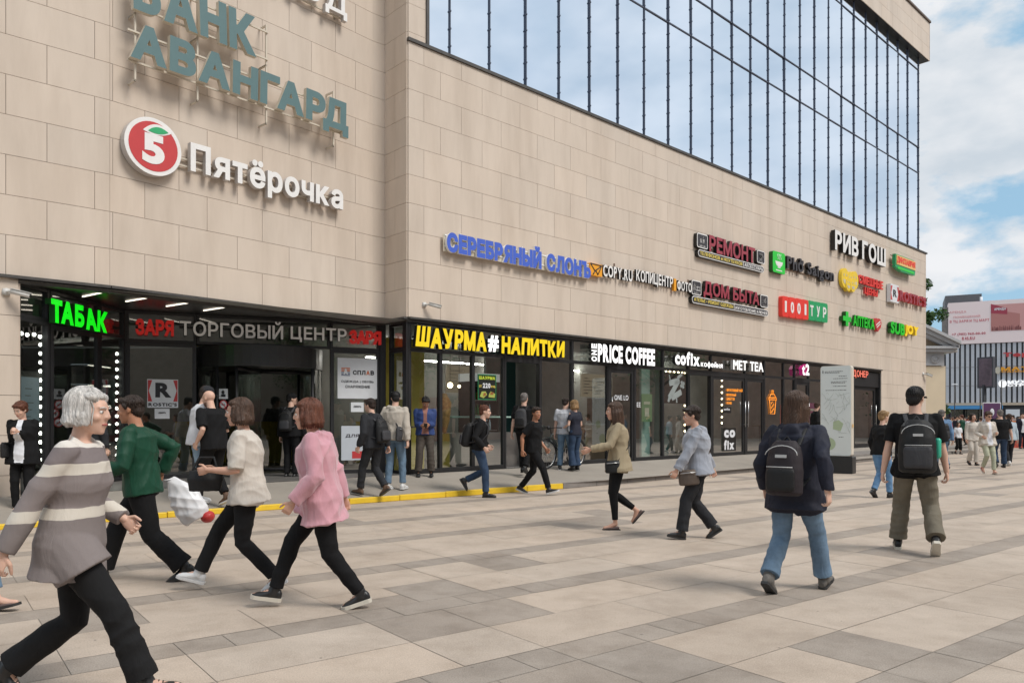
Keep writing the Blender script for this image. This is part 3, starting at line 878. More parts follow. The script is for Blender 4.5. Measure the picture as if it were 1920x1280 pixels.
o = .16; a, b, z0, z1 = bxz(WM, o, 1107, 493, 515, 1129, 496, 519)
m = MB(); WM.box(m, a, b, z0, z1, .04, o); m.build('tile', P_ORANGE, t)
m = MB()
for p in ([(0, .95), (.95, .9), (.38, .38)], [(.95, .9), (.62, .1), (.45, .45)], [(.38, .38), (.45, .45), (.2, .05)]):
    pts = [WM.pt(a + (b - a) * x, z0 + (z1 - z0) * y, o + .004) for x, y in p]
    for i in range(3): m.tube([pts[i], pts[(i + 1) % 3]], .014, 4)
m.build('plane_icon', P_INK, t)
for tx, bx in (('COPY.RU', (1131, 497, 519, 1186, 505, 527)), ('КОПИЦЕНТР', (1193, 507, 532, 1262, 517, 542)), ('ФОТО', (1270, 525, 544, 1297, 530, 549))):
    plain('', tx, o, bx, P_WHITE, P_SIDE, .03, .10, .07, rail=False, parent=t)
a, b, z0, z1 = bxz(WM, o, 1264, 522, 545, 1268, 523, 545); m = MB(); WM.box(m, a, b, z0, z1, .08, o); m.build('orange_bar', P_ORANGE, t)
a, b, z0, z1 = bxz(WM, o, 1131, 500, 519, 1297, 530, 549); rails(WM, t, a, b, [z0 + .12, z0 + .3], .09, (a + .6, a + 2.4, a + 4.1), .1, m=RAILD)

def icon(t, fr, o, box, draw=None, plate=P_CHAR):
    a, b, z0, z1 = bxz(fr, o, *box)
    m = MB(); rbox(m, fr, a, b, z0, z1, .03, o, .07, 0, 1); p = m.build('icon_plate', [P_WHITE, P_SIDE], t)
    m = MB(); rbox(m, fr, a + .03, b - .03, z0 + .03, z1 - .03, o - .01, o + .004, .05, 0, 0); m.build('icon_field', [plate], t)
    if draw:
        m = MB(); draw(m, a, b, z0, z1, o + .004); m.build('icon_mark', [P_WHITE], t)
def X(fr, a, b, z0, z1, o): return lambda x, y: fr.pt(a + (b - a) * x, z0 + (z1 - z0) * y, o)
def pol(m, q, pts): m.face([q(x, y) for x, y in pts])
def circ(cx, cy, rx, ry, n=18, a0=0, a1=360): return [(cx + rx * math.cos(R(a0 + (a1 - a0) * k / n)), cy + ry * math.sin(R(a0 + (a1 - a0) * k / n))) for k in range(n + (a1 - a0 < 360))]
def floor_line(m, q):
    for i in range(6): pol(m, q, [(.24 + i * .09, .10), (.30 + i * .09, .10), (.30 + i * .09, .20), (.24 + i * .09, .20)])
def d_apple(m, a, b, z0, z1, o):
    q = X(WM, a, b, z0, z1, o)
    pol(m, q, circ(.44, .50, .17, .17)); pol(m, q, circ(.56, .50, .15, .17, 18, 40, 320)); pol(m, q, [(.5, .70), (.58, .84), (.64, .82), (.56, .68)]); floor_line(m, q)
def d_droid(m, a, b, z0, z1, o):
    q = X(WM, a, b, z0, z1, o)
    pol(m, q, circ(.5, .68, .2, .13, 12, 0, 180)); pol(m, q, [(.3, .36), (.7, .36), (.7, .64), (.3, .64)]); pol(m, q, [(.2, .42), (.27, .42), (.27, .62), (.2, .62)]); pol(m, q, [(.73, .42), (.8, .42), (.8, .62), (.73, .62)]); pol(m, q, [(.38, .26), (.45, .26), (.45, .35), (.38, .35)]); pol(m, q, [(.55, .26), (.62, .26), (.62, .35), (.55, .35)]); floor_line(m, q)
def d_sew(m, a, b, z0, z1, o):
    q = X(WM, a, b, z0, z1, o)
    pol(m, q, [(.14, .3), (.44, .3), (.38, .5), (.42, .62), (.34, .7), (.24, .7), (.16, .62), (.2, .5)]); pol(m, q, circ(.29, .78, .05, .05)); pol(m, q, [(.48, .3), (.9, .3), (.9, .38), (.48, .38)]); pol(m, q, [(.5, .52), (.88, .52), (.88, .62), (.5, .62)]); pol(m, q, [(.76, .38), (.88, .38), (.88, .52), (.76, .52)]); pol(m, q, [(.52, .4), (.58, .4), (.58, .52), (.52, .52)]); floor_line(m, q)
def d_key(m, a, b, z0, z1, o):
    q = X(WM, a, b, z0, z1, o)
    pol(m, q, circ(.34, .68, .14, .12)); pol(m, q, [(.3, .58), (.4, .58), (.34, .3), (.24, .3)]); pol(m, q, circ(.64, .52, .15, .17)); pol(m, q, [(.58, .66), (.7, .66), (.74, .82), (.66, .84)]); floor_line(m, q)
def capsule(t, box, left, right, cut, o=.16):
    a, b, z0, z1 = bxz(WM, o, *box); h = z1 - z0
    m = MB(); rbox(m, WM, a, b, z0, z1, .03, o, h * .49, 0, 1); m.build('plate', [P_WHITE, P_SIDE], t)
    m = MB(); rbox(m, WM, a + .025, b - .025, z0 + .025, z1 - .025, o - .01, o + .004, h * .4, 0, 0); m.build('plate_field', [P_CHAR], t)
    c = a + (b - a) * cut
    m = MB(); WM.box(m, c - .012, c + .012, z0 + .03, z1 - .03, o, o + .008); m.build('divider', P_WHITE, t)
    text_on(WM, left, a + h * .45, c - .07, z0 + h * .22, z1 - h * .22, o + .004, .006, .015, .12, mats=[P_BUTTER, P_BUTTER], parent=t)
    text_on(WM, right, c + .07, b - h * .4, z0 + h * .22, z1 - h * .22, o + .004, .006, .015, .12, mats=[P_WHITE, P_WHITE], parent=t)
t = sign('burgundy phone repair sign over a charcoal capsule, upper of the two burgundy signs')
plain('', 'РЕМОНТ', .18, (1330, 443, 476, 1416, 462, 490), P_BURG, P_SIDE, .035, .08, .11, parent=t)
icon(t, WM, .16, (1307, 436, 463, 1327, 441, 468), d_apple); icon(t, WM, .16, (1419.5, 468, 492, 1434, 472, 495.5), d_droid)
capsule(t, (1309, 469, 482, 1432.5, 498, 510), 'ТЕЛЕФОНОВ и НОУТБУКОВ', 'АКСЕССУАРЫ', .66)
t = sign('burgundy household services sign over a charcoal capsule, lower of the two burgundy signs')
plain('', 'ДОМ БЫТА', .18, (1319.5, 528, 559, 1424, 546, 575), P_BURG, P_SIDE, .035, .08, .11, parent=t)
icon(t, WM, .16, (1297, 524, 551, 1315, 528, 555), d_sew); icon(t, WM, .16, (1426, 551, 575, 1440, 555, 578), d_key)
capsule(t, (1297.5, 555.5, 569, 1440.5, 580, 592.5), 'АТЕЛЬЕ • РЕМОНТ ОДЕЖДЫ', 'ИЗГОТОВЛЕНИЕ КЛЮЧЕЙ', .52)

t = sign('black noodle restaurant letters beside a green tile with a white steaming bowl')
o = .18; a, b, z0, z1 = bxz(WM, o, 1449, 470.5, 511, 1472, 475, 513)
m = MB(); rbox(m, WM, a, b, z0, z1, .04, o, .08, 0, 1); m.build('tile', [P_LIME, P_LIMES], t)
m = MB(); q = X(WM, a, b, z0, z1, o + .005)
pol(m, q, [(.2, .55)] + circ(.5, .55, .3, .26, 12, 180, 360)); pol(m, q, [(.38, .24), (.62, .24), (.58, .32), (.42, .32)]); pol(m, q, [(.25, .1), (.75, .1), (.75, .15), (.25, .15)])
for k in range(3):
    x = .38 + .12 * k; m.tube([q(x, .62), q(x + .05, .72), q(x - .02, .80), q(x + .03, .9)], .012, 5)
m.build('bowl_mark', [P_WHITE], t)
a, b, z0, z1 = bxz(WM, o, 1476, 480, 513, 1564, 501, 531)
text_on(WM, 'Phở Saigon', a, b, z0, z1, .07, .11, .03, .09, split=True, mats=[P_CHAR, P_SIDE], parent=t)
rails(WM, t, a, b, [z0 + .15, z0 + .42], .07, (a + .2, a + 1.0, a + 1.9), .14, m=RAILD)
t = sign('row of seven rounded tiles, red ones with digits and green ones with letters')
o = .18
for k, ch in enumerate('1001ТУР'):
    xa = 1467 + 12.45 * k * (1 - .004 * k) ; xb = xa + 12.0
    a, b, z0, z1 = bxz(WM, o, xa, 555 + 2.15 * k, 593 + 1.75 * k, xb, 556 + 2.15 * k, 594 + 1.75 * k)
    m = MB(); rbox(m, WM, a, b, z0, z1, .03, o, .08, 0, 0); p = m.build('tile', [P_REDB if k < 4 else P_TGREEN], t)
    text_on(WM, ch, a + (b - a) * (.25 if ch != '1' else .36), b - (b - a) * (.25 if ch != '1' else .36), z0 + .16, z1 - .16, o, .01, .035, mats=[P_WHITE, P_WHITE], name='character', parent=p)
plain('bold white letters with black sides, topmost sign near the far corner', 'РИВ ГОШ', .24, (1566, 432, 470, 1661, 465, 499), P_WHITE, P_SIDE, .04, .10, .17, space=.25)
t = sign('small green and orange dinosaur shop plaque at the far upper corner')
o = .30; a, b, z0, z1 = bxz(WM, o, 1679, 478, 507, 1716, 487, 516)
m = MB(); h = z1 - z0
blob(m, WM, [(a, z0 + .2 * h), (a + .1 * (b - a), z0 + .12 * h), (a + .3 * (b - a), z0), (b - .05, z0 + .02), (b, z0 + .25 * h), (b, z1 - .1 * h), (b - .2, z1), (a, z1)], .16, o, 0, 0); m.build('plaque', [P_TGREEN], t)
m = MB(); WM.box(m, a + .10, b - .02, z0 + .36 * h, z1 - .06 * h, o, o + .02); m.build('orange_field', [P_PEACH], t)
text_on(WM, 'ДИНОЗАВРИЯ', a + .14, b - .06, z0 + .42 * h, z1 - .12 * h, o + .02, .012, .03, .06, mats=[P_REDB, P_REDB], parent=t)
m = MB(); WM.box(m, a + .25, b - .2, z0 + .1 * h, z0 + .24 * h, o, o + .012); m.build('lower_strip', [P_LIME], t)
rails(WM, t, a - .25, a + .05, [z0 + .3 * h, z1 - .12 * h], .2, m=RAILD)
t = sign('yellow laughing faces with red discount store lettering near the far corner')
o = .18
for k, (cx, cy, r_) in enumerate(((1585, 521, 1.0), (1594, 525, .86), (1602.5, 525.5, .92), (1590, 533, .7), (1598, 535, .7))):
    u, z = WM.sz(cx, cy, o); rr = .34 * r_
    m = MB(); blob(m, WM, [(u + rr * math.cos(R(q)), z + rr * math.sin(R(q)) * 1.15) for q in range(0, 360, 15)], .05, o + .01 * k, 0, 0); f = m.build('face', [P_YEL2], t)
    m = MB(); qq = lambda x, y: WM.pt(u + rr * x, z + rr * y, o + .01 * k + .006)
    pol(m, qq, [(-.6, -.2), (.6, -.2)] + circ(0, -.2, .55, .5, 8, 320, 220)); 
    for e in (-.35, .35): pol(m, qq, circ(e, .35, .12, .16, 10))
    m.build('grin', [P_CREAM], f)
plain('', 'СМЕШНЫЕ', .18, (1611, 516, 532, 1656, 526, 542), P_REDB, P_RED, .035, .08, .08, parent=t, rail=False)
plain('', 'ЦЕНЫ', .18, (1622, 539, 554, 1646, 543, 558), P_REDB, P_RED, .035, .08, .08, parent=t, rail=False)
a, b, z0, z1 = bxz(WM, .1, 1605, 520, 545, 1650, 525, 555); rails(WM, t, a, b, [z0 + .2, z1 - .2], .1, (a + .2,), .1, m=RAILD)
t = sign('dark red chicken restaurant letters with a white R box at the far corner')
o = .22; a, b, z0, z1 = bxz(WM, o, 1670, 532, 566, 1685, 535, 567.5)
m = MB(); WM.box(m, a, b, z0, z1, .05, o); m.build('light_box', [P_PAPER], t)
m = MB(); h = z1 - z0
for sgn, e in ((1, a), (-1, b)):
    q = lambda x, y: WM.pt(e + sgn * (b - a) * x, z0 + h * y, o + .004)
    m.face([q(0, .1), q(.22, .1), q(.06, .5), q(.22, .9), q(0, .9)])
m.build('red_chevrons', [P_RED], t)
text_on(WM, 'R', a + (b - a) * .3, b - (b - a) * .25, z0 + .3 * h, z1 - .3 * h, o, .01, .03, mats=[P_INK, P_INK], parent=t)
a2, b2, z0, z1 = bxz(WM, o, 1688, 545, 566, 1737, 556, 573.5)
text_on(WM, "ROSTIC'S", a2, b2, z0, z1, .1, .12, .045, .08, split=True, mats=[P_BURG, P_RED], parent=t); rails(WM, t, a2, b2, [z0 + .12, z0 + .36], .1, (), m=RAILD)
t = sign('bright green pharmacy sign with a green cross and a red heart')
o = .2; a, b, z0, z1 = bxz(WM, o, 1581, 582, 610, 1596, 586, 612); w3, h3 = (b - a) / 3, (z1 - z0) / 3
m = MB(); blob(m, WM, [(a + w3, z0), (b - w3, z0), (b - w3, z0 + h3), (b, z0 + h3), (b, z1 - h3), (b - w3, z1 - h3), (b - w3, z1), (a + w3, z1), (a + w3, z1 - h3), (a, z1 - h3), (a, z0 + h3), (a + w3, z0 + h3)], .05, o, 0, 1); m.build('cross', [P_LIME, P_LIMES], t)
plain('', 'АПТЕКА', .2, (1600, 590, 611, 1640, 598, 617), P_DGREEN, P_LIMES, .04, .07, .1, parent=t, rail=False)
a, b, z0, z1 = bxz(WM, o, 1640, 595, 621, 1653, 598, 622); m = MB(); W_, H_ = b - a, z1 - z0
blob(m, WM, [(a + W_ * x, z0 + H_ * y) for x, y in ((.5, 0), (.9, .35), (1, .7), (.85, .95), (.65, 1), (.5, .85), (.35, 1), (.15, .95), (0, .7), (.1, .35))], .06, o, 0, 0); p = m.build('heart', [P_RED], t)
m = MB(); q = X(WM, a, b, z0, z1, o + .005); pol(m, q, [(.2, .4), (.8, .75), (.8, .85), (.2, .5)]); pol(m, q, [(.3, .25), (.85, .6), (.85, .68), (.3, .35)]); m.build('heart_stripe', [P_WHITE], p)
t = sign('green and yellow sandwich sign lowest at the far corner')
a, b, z0, z1 = bxz(WM, .22, 1670, 604, 627, 1722, 611, 632); c = a + (b - a) * .5
text_on(WM, 'SUB', a, c - .02, z0, z1, .08, .14, .05, .05, split=True, mats=[P_DGREEN, P_LIMES], parent=t, shear=.08); text_on(WM, 'JOY', c + .02, b, z0, z1, .08, .14, .05, .05, split=True, mats=[P_SYEL, P_YEL2], parent=t, shear=.08)
rails(WM, t, a, b, [z0 + .2], .09, (), m=RAILD)

# --- signs on the transom lights
def shop(label, parts, o=.14, depth=.10):
    t = sign(label)
    for text, box, f, s_, w, gp, kw in parts:
        a, b, z0, z1 = bxz(WM, o, *box)
        text_on(WM, text, a, b, z0, z1, o - depth, depth, w, gp, split=True, mats=[f, s_], parent=t, **kw)
        r = MB(); WM.box(r, a, b, (z0 + z1) / 2 - .02, (z0 + z1) / 2 + .02, -.02, o - depth); r.build('mounting_rail', M_BLACK, t)
    return t
shop('yellow brush style kebab and drinks letters with a white hash over the corner shop', [
    ('ШАУРМА', (780, 612, 651, 912, 623, 659), P_YELLOW, P_SIDE, .06, .05, dict(shear=.06, wob=.10)),
    ('#', (915, 627, 658, 935, 630, 661), P_WLIT, P_SIDE, .05, .05, {}),
    ('НАПИТКИ', (940, 629, 662, 1058, 640, 670), P_YELLOW, P_SIDE, .06, .05, dict(shear=.06, wob=.10))])
t = shop('tall condensed white coffee bar letters with a small vertical word on the left', [
    ('PRICE', (1121, 643.5, 678, 1167.5, 648.5, 682), P_WLIT, P_SIDE, .05, .07, {}), ('COFFEE', (1173, 649, 682.5, 1228, 654, 686), P_WLIT, P_SIDE, .05, .07, {})])
# the small vertical word: letters turned a quarter
a, b, z0, z1 = bxz(WM, .14, 1109, 642, 678, 1119.5, 643, 679); hh = (z1 - z0) / 3
for k, ch in enumerate('ONE'):
    v, fs, ff = glyph(ch, .05); X0, X1, Y0, Y1 = v[:, 0].min(), v[:, 0].max(), v[:, 1].min(), v[:, 1].max()
    P = [WM.pt(b - (b - a) * (y - Y0) / (Y1 - Y0), z0 + hh * k + .02 + (hh - .04) * (x - X0) / (X1 - X0), .04 + (z + .5) * .1) for x, y, z in v]
    m = MB(); m.raw(P, fs, mis=[0 if q else 1 for q in ff]); m.build('letter', [P_WLIT, P_SIDE], t)
shop('white lowercase coffee shop letters with a small second word', [('cofix', (1266, 657, 684, 1312, 662, 686), P_WLIT, P_SIDE, .05, .06, {}), ('кофейня', (1314, 676, 690, 1355, 680, 692), P_WLIT, P_SIDE, .035, .09, {})])
shop('thin lit white tea shop letters above its glass door', [('MET TEA', (1375, 673, 692.5, 1431.5, 681, 697), P_WLIT, P_GREYS, .025, .08, {})])
shop('white rounded operator emblem with magenta sides on the glass band', [('t2', (1504, 681, 703, 1517.5, 683, 704), P_WLIT, P_MAG, .04, .05, {})], .2, .14)
shop('coral slab letters above the narrow dark kiosk door', [('ДОНЕР', (1599, 692.5, 708, 1628, 695.5, 710), P_DON, P_SIDE, .03, .10, {})], .02, .04)
t = sign('lit green brush style tobacco letters at the left entrance corner')
o = .14; a, b, z0, z1 = bxz(WT, o, 97, 564, 607, 202, 583, 623)
text_on(WT, 'ТАБАК', a, b, z0, z1, .04, .10, .06, .05, split=True, mats=[P_LIMEL, P_LIMES], parent=t, wob=.12, shear=-.05)
t = sign('grey and red entrance lettering along the glass band above the revolving door')
for tx, bx, f in (('ЗАРЯ', (254, 597, 629, 326, 600, 628), P_RLIT), ('ТОРГОВЫЙ', (337, 594, 628, 531, 604, 637), P_GLET), ('ЦЕНТР', (545, 611, 642, 650, 617, 643), P_GLET), ('ЗАРЯ', (656, 618, 644.5, 715, 621, 646), P_RLIT)):
    a, b, z0, z1 = bxz(WN, .12, *bx)
    text_on(WN, tx, a, b, z0, z1, .04, .08, .02 if f is P_GLET else .05, .11 if f is P_GLET else -.01, split=True, mats=[f, P_SIDE if f is P_GLET else P_RLIT], parent=t)
    r = MB(); WN.box(r, a, b, (z0 + z1) / 2 - .02, (z0 + z1) / 2 + .02, .0, .04); r.build('mounting_rail', M_BLACK, t)
# ------------------------------------------------------------------ posters and stickers
def poster(fr, o, box, label, face=None, name='poster', cat='poster'):
    t = empty(name, label=label, cat=cat)
    a, b, z0, z1 = bxz(fr, o, *box)
    m = MB(); fr.box(m, a, b, z0, z1, o - .012, o); m.build('sheet', face or P_PAPER, t)
    return t, a, b, z0, z1
def ptext(fr, t, o, a, b, z0, z1, text, x0, x1, y0, y1, mt, w=.02, gap=.10, **k):
    text_on(fr, text, a + (b - a) * x0, a + (b - a) * x1, z0 + (z1 - z0) * y0, z0 + (z1 - z0) * y1, o, .004, w, gap, mats=[mt, mt], parent=t, **k)
def pshape(fr, t, o, a, b, z0, z1, shapes, mt, name='mark'):
    m = MB(); q = X(fr, a, b, z0, z1, o)
    for s_ in shapes: pol(m, q, s_)
    return m.build(name, mt, t)
o = .03
t, a, b, z0, z1 = poster(WN, o, (276, 711, 763, 334, 711, 765), 'white poster with a black R between red chevrons on the entrance glazing')
e = o + .003
pshape(WN, t, e, a, b, z0, z1, [[(.02, .22), (.16, .22), (.05, .6), (.16, .97), (.02, .97)], [(.98, .22), (.98, .97), (.84, .97), (.95, .6), (.84, .22)]], P_RED, 'red_chevrons')
ptext(WN, t, e, a, b, z0, z1, 'R', .26, .78, .36, .88, P_INK, .05); ptext(WN, t, e, a, b, z0, z1, "ROSTIC'S", .04, .96, .05, .17, P_INK, .04)
t, a, b, z0, z1 = poster(WN, o, (290, 766, 785, 318, 766, 784), 'small white door notice under the R poster', name='notice', cat='notice')
ptext(WN, t, e, a, b, z0, z1, 'ДВЕРЬ', .25, .75, .5, .68, P_INK, .02)
t, a, b, z0, z1 = poster(WN, o, (633, 671, 747, 707, 672, 747), 'large white outdoor clothing poster right of the revolving door')
pshape(WN, t, e, a, b, z0, z1, [[(.09, .56 + .036 * k), (.31, .56 + .036 * k), (.31, .58 + .036 * k), (.09, .58 + .036 * k)] for k in range(3)], paint('poster_blue', (60, 78, 120)), 'logo_stripe')
pshape(WN, t, e, a, b, z0, z1, [[(.09, .667 + .034 * k), (.31, .667 + .034 * k), (.31, .69 + .034 * k), (.09, .69 + .034 * k)] for k in range(3)], paint('poster_orange', (214, 116, 66)), 'logo_stripe')
ptext(WN, t, e + .003, a, b, z0, z1, 'А', .14, .26, .58, .74, P_PAPER, .05)
ptext(WN, t, e, a, b, z0, z1, 'СПЛ', .38, .70, .59, .70, P_INK, .045); ptext(WN, t, e, a, b, z0, z1, 'А', .72, .81, .59, .70, paint('poster_orange', (214, 116, 66)), .045); ptext(WN, t, e, a, b, z0, z1, 'В', .83, .92, .59, .70, P_INK, .045)
ptext(WN, t, e, a, b, z0, z1, 'ОДЕЖДА | ОБУВЬ', .09, .91, .38, .45, P_INK, .02); ptext(WN, t, e, a, b, z0, z1, 'СНАРЯЖЕНИЕ', .19, .82, .26, .33, P_INK, .02)
t, a, b, z0, z1 = poster(WN, o, (658, 754, 772, 682, 754, 772), 'small white door notice under the clothing poster', name='notice', cat='notice')
ptext(WN, t, e, a, b, z0, z1, 'ДВЕРЬ', .2, .8, .45, .66, P_INK, .02)
t, a, b, z0, z1 = poster(WN, o, (640, 798, 862, 706, 798, 862), 'pale lower poster with an orange corner behind the walking people', paint('pale_poster', (196, 202, 210)))
ptext(WN, t, e, a, b, z0, z1, 'ДЛЯ', .12, .5, .66, .76, P_CHAR, .02); pshape(WN, t, e, a, b, z0, z1, [[(.3, .05), (.62, .05), (.62, .26), (.3, .26)]], P_RED, 'orange_patch')
t, a, b, z0, z1 = poster(WM, .01, (896, 701, 749, 930, 703, 749), 'black menu poster with a price hanging in the kebab shop window', paint('poster_black', (30, 34, 30)))
e = .013
pshape(WM, t, e, a, b, z0, z1, [[(0, 0), (1, 0), (1, .02), (0, .02)], [(0, .98), (1, .98), (1, 1), (0, 1)], [(0, 0), (.02, 0), (.02, 1), (0, 1)], [(.98, 0), (1, 0), (1, 1), (.98, 1)]], P_TGREEN, 'border')
ptext(WM, t, e, a, b, z0, z1, 'ШАУРМА', .06, .94, .8, .93, paint('poster_lime', (200, 220, 70)), .05); ptext(WM, t, e, a, b, z0, z1, 'ОТ', .06, .2, .48, .58, P_BUTTER, .03); ptext(WM, t, e, a, b, z0, z1, '220', .26, .68, .46, .66, P_PAPER, .05); ptext(WM, t, e, a, b, z0, z1, 'РУБ', .72, .95, .48, .57, P_BUTTER, .03)
pshape(WM, t, e, a, b, z0, z1, [lens2 for lens2 in ([(.1, .12), (.3, .06), (.5, .2), (.42, .33), (.2, .32)], [(.58, .1), (.92, .08), (.95, .24), (.7, .34), (.6, .22)])], paint('wrap_green', (170, 180, 90)), 'wrap_picture')
pshape(WM, t, e + .002, a, b, z0, z1, [[(.28, .12), (.44, .18), (.42, .28), (.3, .26)], [(.66, .2), (.84, .2), (.86, .3), (.7, .31)]], paint('wrap_brown', (150, 96, 54)), 'wrap_picture')
# stickers on the revolving door
WDC = Vector((cc.x, cc.y))
def on_drum(px, py, r=rad - .005):
    d = Vector(((px - 960) / F, 1.0)); A = d.dot(d); B = -2 * d.dot(WDC); C_ = WDC.dot(WDC) - r * r
    D_ = B * B - 4 * A * C_
    k = (-B - math.sqrt(max(D_, 0))) / (2 * A)
    p = d * k; n = (p - WDC).normalized()
    return Vector((p.x, p.y, CZ - (py - HZ) * p.y / F)), Vector((n.x, n.y, 0))
def sticker(px, py, r, kind, label):
    p, n = on_drum(px, py); s_ = Vector((-n.y, n.x, 0)); up = Vector((0, 0, 1)); t = empty('sticker', (0, 0, 0), label=label, cat='sticker', group='rule stickers on the revolving door')
    m = MB(); 
    if kind == 'sq':
        m.box(p - s_ * r - up * r, s_ * 2 * r, up * 2 * r, n * .004); m.build('sheet', P_PAPER, t)
        m = MB(); m.box(p - s_ * r * .5 - up * r * .6 + n * .004, s_ * r, up * r * .5, n * .003); m.ball(p + up * r * .3 + n * .004, r * .4, r * .1, r * .4); m.build('camera_mark', P_INK, t)
    else:
        m.disc(p + n * .004, s_ * r, up * r, 20, 0); m.build('red_ring', P_RED, t)
        m = MB(); m.disc(p + n * .006, s_ * r * .78, up * r * .78, 20, 0); m.build('white_field', P_PAPER, t)
        m = MB()
        if kind == 'dog': m.box(p - s_ * r * .45 - up * r * .1 + n * .008, s_ * r * .9, up * r * .3, n * .002); [m.box(p + s_ * r * x - up * r * .45 + n * .008, s_ * r * .14, up * r * .4, n * .002) for x in (-.4, .25)]; m.box(p + s_ * r * .25 + up * r * .2 + n * .008, s_ * r * .3, up * r * .25, n * .002)
        elif kind == 'ice': m.box(p - s_ * r * .15 - up * r * .5 + n * .008, s_ * r * .3, up * r * .5, n * .002); m.box(p - s_ * r * .25 + n * .008, s_ * r * .5, up * r * .4, n * .002)
        else: m.box(p - s_ * r * .5 - up * r * .08 + n * .008, s_ * r, up * r * .16, n * .002)
        m.build('black_mark', P_INK, t)
        m = MB(); d = (s_ - up).normalized(); w_ = (s_ + up).normalized() * r * .09; m.box(p - d * r * .8 - w_ + n * .0105, d * r * 1.6, w_ * 2, n * .001); m.build('red_bar', P_RED, t)
sticker(419, 738, .10, 'sq', 'square white camera sticker topmost on the revolving door')
sticker(419, 758, .09, 'smoke', 'round no smoking sticker left in the row of two'); sticker(436, 758, .09, 'ice', 'round no food sticker right in the row of two')
sticker(427, 775, .10, 'dog', 'round no dogs sticker below the row of two'); sticker(420, 792, .09, 'smoke', 'round red ring sticker lowest on the revolving door')

# lettering stuck on the shop glass
def decal(fr, items, label, o=-.04):
    t = empty('window_lettering', label=label, cat='window lettering')
    for tx, bx, mt, w in items:
        a, b, z0, z1 = bxz(fr, o, *bx); text_on(fr, tx, a, b, z0, z1, o, .004, w, .12, mats=[mt, mt], parent=t)
    return t
P_ORL = paint('lit_orange_lettering', (250, 150, 40), .5)
decal(WM, [('ONE LO', (1152, 740, 750, 1178, 741, 750), P_PAPER, .01)], 'thin white words on the coffee bar door glass')
decal(WM, [('EE', (1194, 754, 763, 1201, 754, 763), P_PAPER, .01)], 'two white letters on the glass beside the coffee bar door')
decal(WM, [('ФРУКТОВЫЙ ЧАЙ', (1362.5, 727.5, 734, 1392, 728, 734.5), P_ORL, .03), ('МОЛОЧНЫЙ', (1362.5, 736.5, 742, 1380, 737, 742.5), P_ORL, .03), ('БАБЛ ТИ', (1362.5, 744.5, 750, 1377, 745, 750.5), P_ORL, .03), ('КОФЕ', (1362.5, 752.5, 757.5, 1372, 753, 758), P_ORL, .03)], 'four orange menu lines on the tea shop glass')
t = empty('window_lettering', label='orange bubble tea cup outline drawn on the tea shop glass', cat='window drawing')
a, b, z0, z1 = bxz(WM, -.03, 1441, 731, 778, 1456, 732, 778); q = X(WM, a, b, z0, z1, -.03); m = MB()
for pl in ([(.1, .62), (.25, .05), (.75, .05), (.9, .62), (.1, .62)], [(0, .62), (1, .62), (.95, .7), (.05, .7), (0, .62)], [(.1, .7), (.3, .84), (.7, .84), (.9, .7)], [(.42, .84), (.42, 1), (.58, 1), (.58, .84)]):
    m.tube([q(*p) for p in pl], .018, 4)
for k in range(10): m.disc(q(.35 + .1 * (k % 4), .12 + .045 * k), WM.pt(.03, 0) - WM.pt(0, 0), Vector((0, 0, .03)), 8)
m.build('outline', P_ORL, t)
t = empty('window_lettering', label='black square with cut white lowercase letters low on the tea shop door', cat='window lettering')
a, b, z0, z1 = bxz(WM, -.025, 1356, 802, 845, 1380, 802, 845); m = MB(); WM.box(m, a, b, z0, z1, -.03, -.025); m.build('black_field', P_SIDE, t)
text_on(WM, 'co', a + .05, b - .06, z0 + (z1 - z0) * .58, z0 + (z1 - z0) * .92, -.025, .004, .06, .08, mats=[P_PAPER, P_PAPER], parent=t); text_on(WM, 'fix', a + .05, b - .12, z0 + (z1 - z0) * .06, z0 + (z1 - z0) * .48, -.025, .004, .06, .08, mats=[P_PAPER, P_PAPER], parent=t)
t = empty('window_lettering', label='small black sign with white lowercase letters hung in the glass door', cat='window sign')
a, b, z0, z1 = bxz(WM, -.025, 1355, 763, 774, 1371, 763, 774); m = MB(); WM.box(m, a, b, z0, z1, -.03, -.025); m.build('black_field', P_SIDE, t)
text_on(WM, 'cofix', a + .06, b - .08, z0 + (z1 - z0) * .45, z0 + (z1 - z0) * .85, -.025, .004, .05, .08, mats=[P_PAPER, P_PAPER], parent=t)
t = empty('window_sticker', label='white cup and leaf shapes on the black upper half of the coffee shop window', cat='window sticker')
a, b, z0, z1 = bxz(WM, -.07, 1247, 697, 756, 1288, 700, 756); m = MB(); WM.quad(m, a, b, z0, z1, -.10); m.build('black_field', P_SIDE, t)
m = MB(); qx = (b - a); qz = (z1 - z0)
def cup(cx, cz, L_, w_, an):
    P = [(-L_, -w_), (L_, -w_), (L_ * 1.05, 0), (L_, w_), (-L_, w_), (-L_ * 1.05, 0)]; c, s_ = math.cos(R(an)), math.sin(R(an))
    m.face([WM.pt(a + qx * cx + x * c - y * s_, z0 + qz * cz + x * s_ + y * c, -.094) for x, y in P])
cup(.45, .70, .26, .09, 10); cup(.42, .45, .33, .09, 48); cup(.55, .28, .26, .09, 22); cup(.2, .12, .07, .05, 70); cup(.55, .12, .03, .09, 10); cup(.82, .62, .12, .05, 30); cup(.82, .62, .12, .05, 120); cup(.7, .9, .13, .05, 30); cup(.25, .8, .02, .12, 20)
m.build('white_shapes', P_PAPER, t)

